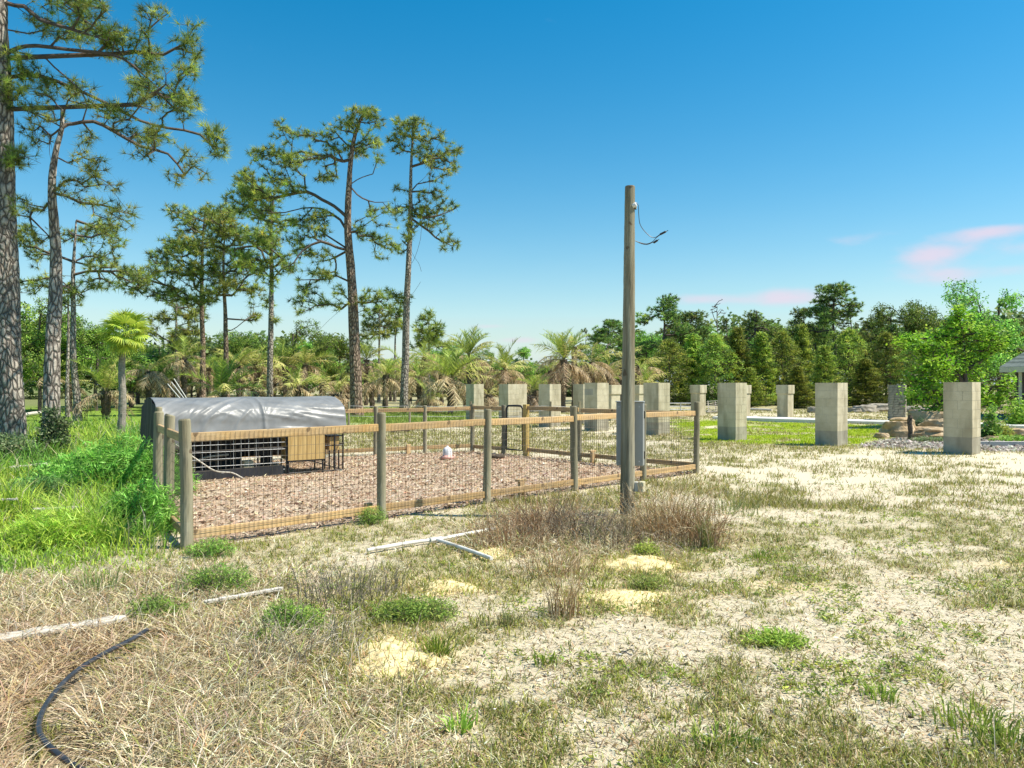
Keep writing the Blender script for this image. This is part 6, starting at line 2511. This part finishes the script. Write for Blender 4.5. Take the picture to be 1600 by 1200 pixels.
BROWN = [(0.52, 0.34, 0.18), (0.34, 0.20, 0.10), (0.66, 0.50, 0.31), (0.74, 0.62, 0.42)]
BRUSH = [
    (845, 830, 0.50, 0.62, 520, 'dead reddish brown weed clump left of the utility pole, behind the sand mounds', BROWN, [4, 3, 3, 1]),
    (800, 850, 0.34, 0.55, 330, 'dead brown weeds at the end of the white pipe', BROWN, [4, 3, 3, 1]),
    (905, 838, 0.42, 0.55, 420, 'dead grey-brown brush close by the left foot of the utility pole', [(0.30, 0.24, 0.18), (0.20, 0.16, 0.12), (0.48, 0.42, 0.33)], [3, 2, 2]),
    (1040, 838, 0.58, 0.50, 600, 'dead reddish weed clump directly right of the utility pole foot', BROWN, [4, 3, 3, 1.5]),
    (1085, 845, 0.52, 0.42, 420, 'tangle of dead weeds at the right end of the brush by the pole', BROWN, [3, 3, 3, 2]),
    (955, 850, 0.35, 0.45, 260, 'dry straw-coloured brush in front of the utility pole foot', [(0.45, 0.36, 0.24), (0.33, 0.25, 0.17), (0.24, 0.26, 0.10)], [3, 2, 1]),
    (885, 962, 0.32, 0.16, 130, 'upright tuft of dead brown stalks left of the nearer pole mound', BROWN, [4, 2, 3, 1]),
    (868, 895, 0.26, 0.45, 260, 'sprawling dead weeds between pipe and the farther pole mound', BROWN, [3, 3, 3, 2]),
    (540, 930, 0.28, 0.55, 300, 'grey dry brush in front of the middle fence post', [(0.42, 0.36, 0.27), (0.30, 0.25, 0.18), (0.25, 0.27, 0.12)], [3, 2, 1]),
    (470, 1020, 0.26, 0.45, 260, 'grey dry brush left of the largest sand mound', [(0.44, 0.38, 0.29), (0.28, 0.22, 0.16), (0.55, 0.48, 0.38)], [3, 2, 1]),
    (1105, 858, 0.34, 0.14, 120, 'upright green and brown stalks at the right tip of the brush', [(0.22, 0.28, 0.07), (0.34, 0.30, 0.12), (0.35, 0.22, 0.14)], [3, 2, 2]),
]
for k, (u, v, h_, sp, n, lab, pal, wts) in enumerate(BRUSH):
    x, y = gx(u, v)
    b_ = stems_mesh('stems', int(n * 0.62), h_ * 1.05, sp, pal, wts, 0.0046 + 0.0004 * y, seed=200 + k, lean=0.85 if sp > 0.2 else 0.3)
    put('dead_brush', b_.make('dead_brush', M['straw']), None, (x, y, h1(x, y)), label=lab, category='dead weeds', group='dead weed clumps round the pole and pipe')


def feathery(label, u, v, rad, h, n, pal, seed, name='green_weed', group='low feathery green weeds', leaf=0.035, lw=0.007, k=16, srad=0.03):
    rng = np.random.default_rng(seed)
    x, y = gx(u, v)
    o = thing(name, label, 'weed', (x, y, h1(x, y)), 0, group)
    b_ = Bag()
    m = n
    q = unit(rng.normal(0, 1, (m, 3))) * (rng.random((m, 1)) ** 0.4)
    q[:, 2] = np.abs(q[:, 2])
    ends = q * np.array([rad, rad * 0.8, h]) + [0, 0, 0.02]
    root = ends * np.array([0.25, 0.25, 0]) + rng.normal(0, 0.02, (m, 3)) * [1, 1, 0]
    b_.tubes(root, ends, 0.002, 0.0012, 3)
    put('stems', b_.make('stems', M['twig'], color=False), o)
    out = unit(ends - root)
    V, F, c = leaves(ends - out * 0.02, rng, k, srad, leaf, lw, pal, [3, 3, 1.5, 1.5][:len(pal)], 0.8, out * 0.4)
    b_ = Bag()
    b_.add(V, F, c)
    put('foliage', b_.make('foliage', M['leaf']), o)


GW = [(0.18, 0.31, 0.055), (0.27, 0.41, 0.07), (0.10, 0.18, 0.04), (0.36, 0.46, 0.11)]
feathery('dark feathery weed left of the thin bleached board', 245, 968, 0.24, 0.16, 150, GW, 301)
feathery('larger feathery green weed above the thin bleached board', 340, 922, 0.33, 0.20, 220, GW, 302)
feathery('feathery green weed right of the thin bleached board', 455, 985, 0.26, 0.20, 200, GW, 303)
feathery('spreading green weed between the largest and the midway sand mounds', 645, 962, 0.32, 0.10, 230, GW, 304)
feathery('low green weed at lower left of the grey dry brush', 410, 1010, 0.14, 0.12, 80, GW, 305)
feathery('small green weed patch by the left corner post foot', 330, 868, 0.26, 0.16, 120, GW, 306)
feathery('leafy weed sprouting beside the second fence post', 580, 818, 0.22, 0.22, 110, [(0.20, 0.32, 0.06), (0.28, 0.40, 0.08)], 307)
feathery('flat patch of bright green weed at the lower right', 1215, 1008, 0.20, 0.035, 90, [(0.25, 0.34, 0.05), (0.32, 0.40, 0.07)], 308, leaf=0.04, lw=0.010)
feathery('green sprout growing on the farther pole mound', 1010, 868, 0.14, 0.14, 60, [(0.27, 0.35, 0.05), (0.35, 0.40, 0.08)], 309)
feathery('weedy green growth over the nearer pole mound', 1015, 920, 0.20, 0.10, 90, [(0.22, 0.28, 0.06), (0.30, 0.33, 0.09)], 310)

# tall weeds thicket at the left by the coop, and the vines at the feet of the pines
THK = [(0.16, 0.36, 0.05), (0.24, 0.48, 0.08), (0.09, 0.20, 0.035), (0.33, 0.56, 0.12)]
feathery('tall leafy green weed thicket against the left end of the coop', 196, 775, 0.95, 0.85, 900, THK, 320, name='weed_thicket', group='leafy weed thickets at the left', leaf=0.11, lw=0.016, k=16, srad=0.07)
feathery('leafy weed thicket farther back, left of the tall one', 120, 768, 0.75, 0.55, 560, THK, 321, name='weed_thicket', group='leafy weed thickets at the left', leaf=0.11, lw=0.016, k=16, srad=0.07)
feathery('dark low thicket of weeds in front of the slim grey pine', 60, 790, 0.6, 0.38, 380, [(0.09, 0.19, 0.05), (0.13, 0.26, 0.06), (0.06, 0.11, 0.04), (0.2, 0.3, 0.1)], 322, name='weed_thicket', group='leafy weed thickets at the left', leaf=0.09, lw=0.016, k=14, srad=0.06)
feathery('weed thicket hugging the corner posts of the pen', 222, 830, 0.42, 0.55, 340, THK, 323, name='weed_thicket', group='leafy weed thickets at the left', leaf=0.09, lw=0.013, k=16, srad=0.06)
feathery('lime green grass clump in front of the leafy thickets', 85, 850, 0.5, 0.34, 300, [(0.33, 0.46, 0.05), (0.42, 0.54, 0.08), (0.24, 0.36, 0.05), (0.5, 0.55, 0.12)], 324, name='weed_thicket', group='leafy weed thickets at the left', leaf=0.16, lw=0.009, k=12, srad=0.05)
feathery('grey-green bush wrapped round the foot of the big edge pine', 14, 722, 0.62, 0.60, 330, [(0.13, 0.19, 0.08), (0.20, 0.26, 0.12), (0.08, 0.11, 0.05), (0.34, 0.36, 0.2)], 325, name='bush', group=None, leaf=0.07, lw=0.035, k=14, srad=0.08)
feathery('dark glossy vine bush climbing the foot of the slimmer grey pine', 84, 716, 0.36, 1.15, 330, [(0.09, 0.14, 0.06), (0.15, 0.21, 0.09), (0.06, 0.09, 0.04), (0.32, 0.36, 0.2)], 326, name='bush', group=None, leaf=0.075, lw=0.045, k=13, srad=0.07)


def tuft(label, u, v, h, n, sp, pal, seed, w=0.009):
    rng = np.random.default_rng(seed)
    x, y = gx(u, v)
    X = rng.normal(0, sp, n)
    Y = rng.normal(0, sp * 0.8, n)
    az_ = np.arctan2(Y, X) + rng.normal(0, 0.5, n)
    P = np.stack([X, Y, np.full(n, -0.005)], 1)
    pal = np.array(pal)
    col = np.clip(pal[rng.integers(0, len(pal), n)] * (1 + rng.normal(0, 0.12, (n, 1))), 0.01, 0.8)
    me = blade_mesh('grass_tuft', P, h * rng.uniform(0.5, 1.1, n), w, az_, np.abs(rng.normal(0.25, 0.25, n)), col, M['grass'], True, 0.7)
    put('grass_tuft', me, None, (x, y, h1(x, y)), label=label, category='grass tuft', group='single grass tufts standing in the sand')


YG = [(0.26, 0.36, 0.05), (0.35, 0.44, 0.07), (0.18, 0.28, 0.05)]
tuft('bright upright grass tuft at the right edge of the largest sand mound', 684, 1022, 0.17, 90, 0.035, YG, 401)
tuft('broad-bladed bright green tuft at the bottom, left of centre', 718, 1140, 0.15, 42, 0.03, [(0.30, 0.47, 0.06), (0.38, 0.55, 0.09)], 402, 0.011)
tuft('yellowish tuft on the left edge of the nearer pole mound', 935, 920, 0.10, 40, 0.04, YG, 403)
tuft('sparse dark tuft right of the midway mound', 790, 978, 0.12, 50, 0.05, [(0.20, 0.22, 0.07), (0.30, 0.27, 0.12)], 404)
tuft('tuft with narrow blades left of the wire loop', 850, 1035, 0.11, 36, 0.03, YG, 405)
tuft('coarse green clump in the bottom right corner', 1520, 1130, 0.11, 170, 0.12, YG, 406)
tuft('coarse green clump at the right edge near the bottom', 1575, 1168, 0.12, 150, 0.09, YG, 407)
tuft('green clump at the bottom, right of the broad-bladed tuft', 1130, 1165, 0.10, 130, 0.09, YG, 408)
tuft('spiky clump halfway between wire loop and right corner clumps', 1375, 1090, 0.09, 90, 0.05, YG, 409)
tuft('olive tuft low on the sand right of the brush', 1135, 800, 0.22, 160, 0.20, [(0.22, 0.27, 0.09), (0.30, 0.33, 0.13)], 410, 0.008)
tuft('green tuft on the sand beyond the right tip of the brush', 1190, 875, 0.14, 60, 0.06, YG, 411)
tuft('long-bladed tuft between the hose and the pale slats', 155, 925, 0.22, 100, 0.10, [(0.16, 0.22, 0.06), (0.27, 0.32, 0.10)], 412)
tuft('low bright tuft right of the hose loop', 330, 1140, 0.10, 90, 0.08, YG, 413)

# ------------------------------------------------------------------ rocks, edging and planting by the house


def rock(label, u, v, size, seed, mat='rock', rz=0.3, name='boulder', group='tan boulders at the edge of the gravel bed', dz=0.0, sub=4):
    import bmesh
    bm = bmesh.new()
    bmesh.ops.create_icosphere(bm, subdivisions=sub, radius=1)
    x, y = gx(u, v)
    for w in bm.verts:
        p = w.co
        a = float(fbm(np.array([p.x * 1.1 + 5]), np.array([p.y * 1.1 + p.z * 1.7]), seed, 3)[0]) - 0.5
        b = float(fbm(np.array([p.z * 4 + 9]), np.array([p.x * 1.4 + p.y]), seed + 5, 4)[0]) - 0.5
        p *= 1 + a * 0.6 + b * 0.35
        p.z = max(min(p.z, 0.62 + b * 0.4), -0.5)
        p.x *= size[0]
        p.y *= size[1]
        p.z *= size[2] * 1.3
    me = bpy.data.meshes.new(name)
    bm.to_mesh(me)
    bm.free()
    me.materials.append(M[mat])
    return put(name, me, None, (x, y, h1(x, y) + size[2] * 0.3 + dz), rz, label=label, category='rock', group=group)


rock('rounded tan boulder at the right end of the lawn, left of the thin stump', 1404, 682, (0.60, 0.45, 0.40), 1)
rock('small brown rock under the left side of the rounded boulder', 1378, 685, (0.20, 0.2, 0.14), 2)
rock('pale flat rock capping the rounded boulder', 1410, 674, (0.42, 0.3, 0.13), 3, dz=0.30)
rock('long low tan boulder between stump and nearest pillar', 1452, 683, (0.62, 0.5, 0.26), 4, rz=0.1)
rock('broad tan slab rock behind the nearest pillar', 1478, 678, (0.8, 0.5, 0.42), 5, rz=-0.2)
rock('brown ridge rock highest behind the long low boulder', 1462, 671, (0.95, 0.5, 0.52), 6, rz=0.1)
rock('pale rock half buried in the planting right of the nearest pillar', 1585, 681, (0.5, 0.3, 0.2), 7, rz=0)
rock('small grey rock by the corner of the metal edging', 1552, 688, (0.25, 0.2, 0.1), 8, rz=0)
RUB = [(1352, 644, 0.75, 0.35, 'pale broken concrete heap left of the stone-faced pillar'), (1378, 643, 0.9, 0.4, 'rubble heap touching the left side of the stone-faced pillar'), (1335, 644, 0.4, 0.22, 'small outlying chunk at the left end of the rubble'),
       (1425, 644, 0.7, 0.3, 'grey rubble right of the stone-faced pillar'), (1445, 646, 0.5, 0.22, 'low rubble in dry weeds behind the ridge rock'), (1275, 645, 0.3, 0.28, 'white-grey chunk left of the lawn-edge pillar')]
for k, (u, v, w, h_, lab) in enumerate(RUB):
    rock(lab, u, v, (w, 0.5, h_), 20 + k, 'rock_grey', 0.2 * k, name='rubble', group='far rubble heaps', sub=3)

# thin stump post among the rocks
x, y = gx(1422, 687)
b_ = Bag()
b_.path(resample([(0, 0, -0.05), (0.01, 0, 0.25), (-0.01, 0, 0.5), (0.0, 0, 0.72)], 0.06), 0.065, 9, noise=0.12)
put('stump_post', b_.make('stump_post', M['palm_trunk'], color=False), None, (x, y, h1(x, y)), label='thin dark mossy stump standing before the tan boulders', category='stump')
# edging
ed = thing('garden_edging', 'grey metal edging strip bounding the planting at the right edge', 'edging', (0, 0, 0))
ea = np.array(gx(1531, 697))
eb = np.array(gx(1680, 697.5))
b_ = Bag()
b_.beam((*ea, 0.06), (*eb, 0.06), 0.02, 0.13)
bev(put('strip', b_.make('strip', M['box_grey'], color=False), ed), 0.003)
for k in range(3):
    p = ea + (eb - ea) * (0.1 + 0.4 * k)
    b_ = Bag()
    b_.box((p[0], p[1] - 0.02, 0.05), (0.03, 0.02, 0.16))
    put('stake', b_.make('stake', M['box_grey'], color=False), ed)

feathery('spiky agave-like plant growing among the tan boulders', 1440, 673, 0.35, 0.42, 90, [(0.10, 0.17, 0.08), (0.16, 0.24, 0.11)], 330, name='garden_plant', group='plants in the rock bed', leaf=0.28, lw=0.03, k=5, srad=0.05)
feathery('low green mat plant in front of the long boulder', 1455, 689, 0.6, 0.08, 160, [(0.16, 0.22, 0.09), (0.22, 0.28, 0.12)], 331, name='garden_plant', group='plants in the rock bed', leaf=0.06, lw=0.02, k=12, srad=0.05)
feathery('yellow-green shrub right of the nearest pillar, below the leafy tree', 1563, 682, 0.35, 0.45, 150, [(0.34, 0.40, 0.06), (0.42, 0.46, 0.10)], 332, name='garden_plant', group='plants in the rock bed', leaf=0.07, lw=0.03, k=13, srad=0.07)
feathery('upright green plant beside the nearest pillar', 1550, 685, 0.22, 0.95, 110, [(0.15, 0.28, 0.05), (0.24, 0.38, 0.07)], 333, name='garden_plant', group='plants in the rock bed', leaf=0.12, lw=0.05, k=9, srad=0.08)
feathery('bright green ground cover at the right edge behind the edging', 1590, 690, 0.75, 0.12, 220, [(0.20, 0.38, 0.05), (0.28, 0.46, 0.07)], 334, name='garden_plant', group='plants in the rock bed', leaf=0.08, lw=0.03, k=12, srad=0.06)
feathery('dark low shrub behind the nearest pillar by the tree foot', 1535, 684, 0.4, 0.22, 150, [(0.07, 0.16, 0.04), (0.12, 0.24, 0.05)], 335, name='garden_plant', group='plants in the rock bed', leaf=0.09, lw=0.04, k=12, srad=0.07)
feathery('light green shrub in front of the dark porch', 1596, 668, 0.55, 1.15, 170, [(0.24, 0.42, 0.05), (0.33, 0.50, 0.07)], 336, name='garden_plant', group='plants in the rock bed', leaf=0.13, lw=0.05, k=12, srad=0.1)
feathery('dry bleached weeds on the sand behind the ridge rock', 1462, 656, 0.9, 0.55, 120, [(0.50, 0.43, 0.28), (0.40, 0.33, 0.2)], 337, name='dry_weed', group=None, leaf=0.12, lw=0.02, k=8, srad=0.1)


# ------------------------------------------------------------------ house at the right edge
def house():
    y0 = 33.0
    x0 = (1562 - 800) / FPX * y0
    o = thing('house', 'low house at the right edge with grey-green hip roof and dark porch', 'house', (x0, y0, 0), -R(36))
    ze = EYE - (573 - 600) / FPX * y0
    zr = ze + 2.3
    W, D = 14.0, 9.0
    b_ = Bag()
    V = [(0, 0, ze), (W, 0, ze), (W, D, ze), (0, D, ze), (2.9, D / 2, zr), (W - 2.9, D / 2, zr)]
    b_.add(V, [[0, 1, 5, 4], [2, 3, 4, 5]])
    b_.add(V, [[0, 4, 3], [1, 2, 5]])
    q = put('roof', b_.make('roof', M['roof'], color=False), o)
    so = q.modifiers.new('thick', 'SOLIDIFY')
    so.thickness = 0.06
    # shingle courses
    for k in range(1, 13):
        t = k / 13
        a = np.array([0 + 2.9 * t, D / 2 * t, ze + 2.3 * t + 0.035])
        b = np.array([W - 2.9 * t, D / 2 * t, ze + 2.3 * t + 0.035])
        c_ = Bag()
        c_.beam(a, b, 0.02, 0.02)
        put('shingle_course', c_.make('shingle_course', M['roof'], color=False), q)
    f = Bag()
    f.beam((0, 0.0, ze - 0.13), (W, 0.0, ze - 0.13), 0.04, 0.24)
    f.beam((0.0, 0.03, ze - 0.13), (0.0, D, ze - 0.13), 0.04, 0.24)
    put('fascia', f.make('fascia', M['fascia'], color=False), o)
    w = Bag()
    w.box((W / 2, D / 2 + 0.9, (ze - 0.02) / 2), (W - 1.0, D - 2.2, ze - 0.06))
    put('wall', w.make('wall', M['siding'], color=False), o)
    w = Bag()
    w.box((W / 2, D / 2, 0.03), (W - 0.4, D - 0.4, 0.10))
    put('porch_slab', w.make('porch_slab', M['concrete'], color=False), o)
    w = Bag()
    w.box((W / 2, D / 2 - 0.1, ze - 0.20), (W - 0.1, D - 0.3, 0.02))
    put('soffit', w.make('soffit', M['fascia'], color=False), o)
    for k in range(5):
        c_ = Bag()
        c_.path([(0.75 + k * 2.4, 0.4, 0.08), (0.75 + k * 2.4, 0.4, 0.3), (0.75 + k * 2.4, 0.4, ze - 0.21)], [0.11, 0.07, 0.07], 10)
        put('column', c_.make('column', M['fascia'], color=False), o)
    for k in range(3):
        wd = Bag()
        wd.box((2.2 + k * 3.6, 2.0 - 0.03, 1.45), (1.2, 0.06, 1.2))
        fr_ = put('window', wd.make('window', M['fascia'], color=False), o)
        g = Bag()
        g.box((2.2 + k * 3.6 - 0.28, 1.97 - 0.04, 1.45), (0.5, 0.02, 1.05))
        g.box((2.2 + k * 3.6 + 0.28, 1.97 - 0.04, 1.45), (0.5, 0.02, 1.05))
        put('pane', g.make('pane', M['glass_dark'], color=False), fr_)


house()


# far metal gate, pallet and pipes lying beyond the slab
def far_gate():
    y = 44.0
    a = pw(1043, 640, y)
    b = pw(1084, 640, y)
    o = thing('farm_gate', 'far grey tubular farm gate between two pillars right of the utility pole', 'gate', (a[0], y, 0))
    L = b[0] - a[0]
    for k, v in enumerate((630, 635, 640, 646)):
        z = EYE - (v - 600) / FPX * y
        t = Bag()
        t.tubes([0, 0, z], [L, 0, z], 0.028, 0.028, 6)
        put('bar', t.make('bar', M['wire_light'], color=False), o)
    for xx in (0, L / 2, L):
        t = Bag()
        t.tubes([xx, 0, -0.05], [xx, 0, EYE - 29 / FPX * y], 0.03, 0.03, 6)
        put('upright', t.make('upright', M['wire_light'], color=False), o)


far_gate()


def pallet():
    x, y = gx(1112, 645)
    o = thing('pallet', 'grey slatted pallet tilted on the ground between near pillar and capped pillar', 'pallet', (x, y, 0), 0.2)
    for k in range(6):
        b_ = Bag()
        b_.beam((-0.55 + 0.1 * k, 0.2 * k - 0.5, 0.08 + k * 0.11), (0.45 + 0.1 * k, 0.2 * k - 0.5, 0.13 + k * 0.11), 0.10, 0.02)
        put('slat', b_.make('slat', M['bleached'], color=False), o)
    for s in (-0.45, 0.0, 0.42):
        b_ = Bag()
        b_.beam((s, -0.55, 0.02), (s + 0.5, 0.55, 0.63), 0.05, 0.07)
        put('bearer', b_.make('bearer', M['rock_grey'], color=False), o)


pallet()


def log(label, a, b, r, mat='bleached', name='pole_on_ground', group=None, y=None):
    A = np.array([*gx(*a), r + 0.02])
    B = np.array([*gx(*b), r + 0.02])
    b_ = Bag()
    b_.path(resample([A, (A + B) / 2 + [0, 0, 0.02], B], 0.4), r, 8, noise=0.05)
    put(name, b_.make(name, M[mat], color=False), None, label=label, category='log', group=group)


log('long pale log lying beyond the concrete walk, right of the near left pillar', (1164, 642), (1206, 643), 0.07, name='log')
log('thin grey pole lying beside the pallet', (1096, 645), (1128, 645.5), 0.05, name='log')
log('pale log at far left of the grass beyond the pines', (35, 652), (75, 647), 0.09, name='log')
log('grey log lying in grass just behind the back fence at the coop end', (612, 676), (640, 675.5), 0.08, 'palm_trunk', name='log')
# second, low wire fence line far behind the pen
wf = thing('field_fence', 'sagging strand wire fence crossing the field behind the pen', 'fence', (0, 0, 0))
fp = [np.array([(u - 800) / FPX * 27.0, 27.0]) for u in (545, 640, 735, 860, 905)]
for k, p in enumerate(fp):
    b_ = Bag()
    b_.path([(p[0], p[1], -0.1), (p[0], p[1], 0.5), (p[0] + 0.01, p[1], 0.98)], 0.04, 8, noise=0.05)
    put('post', b_.make('post', M['post'], color=False), wf)
for z in (0.45, 0.65, 0.82):
    for k in range(len(fp) - 1):
        b_ = Bag()
        q0 = np.array([*fp[k], z])
        q1 = np.array([*fp[k + 1], z])
        b_.path(resample([q0, (q0 + q1) / 2 - [0, 0, 0.03], q1], 0.5), 0.006, 4)
        put('strand', b_.make('strand', M['wire_light'], color=False), wf)
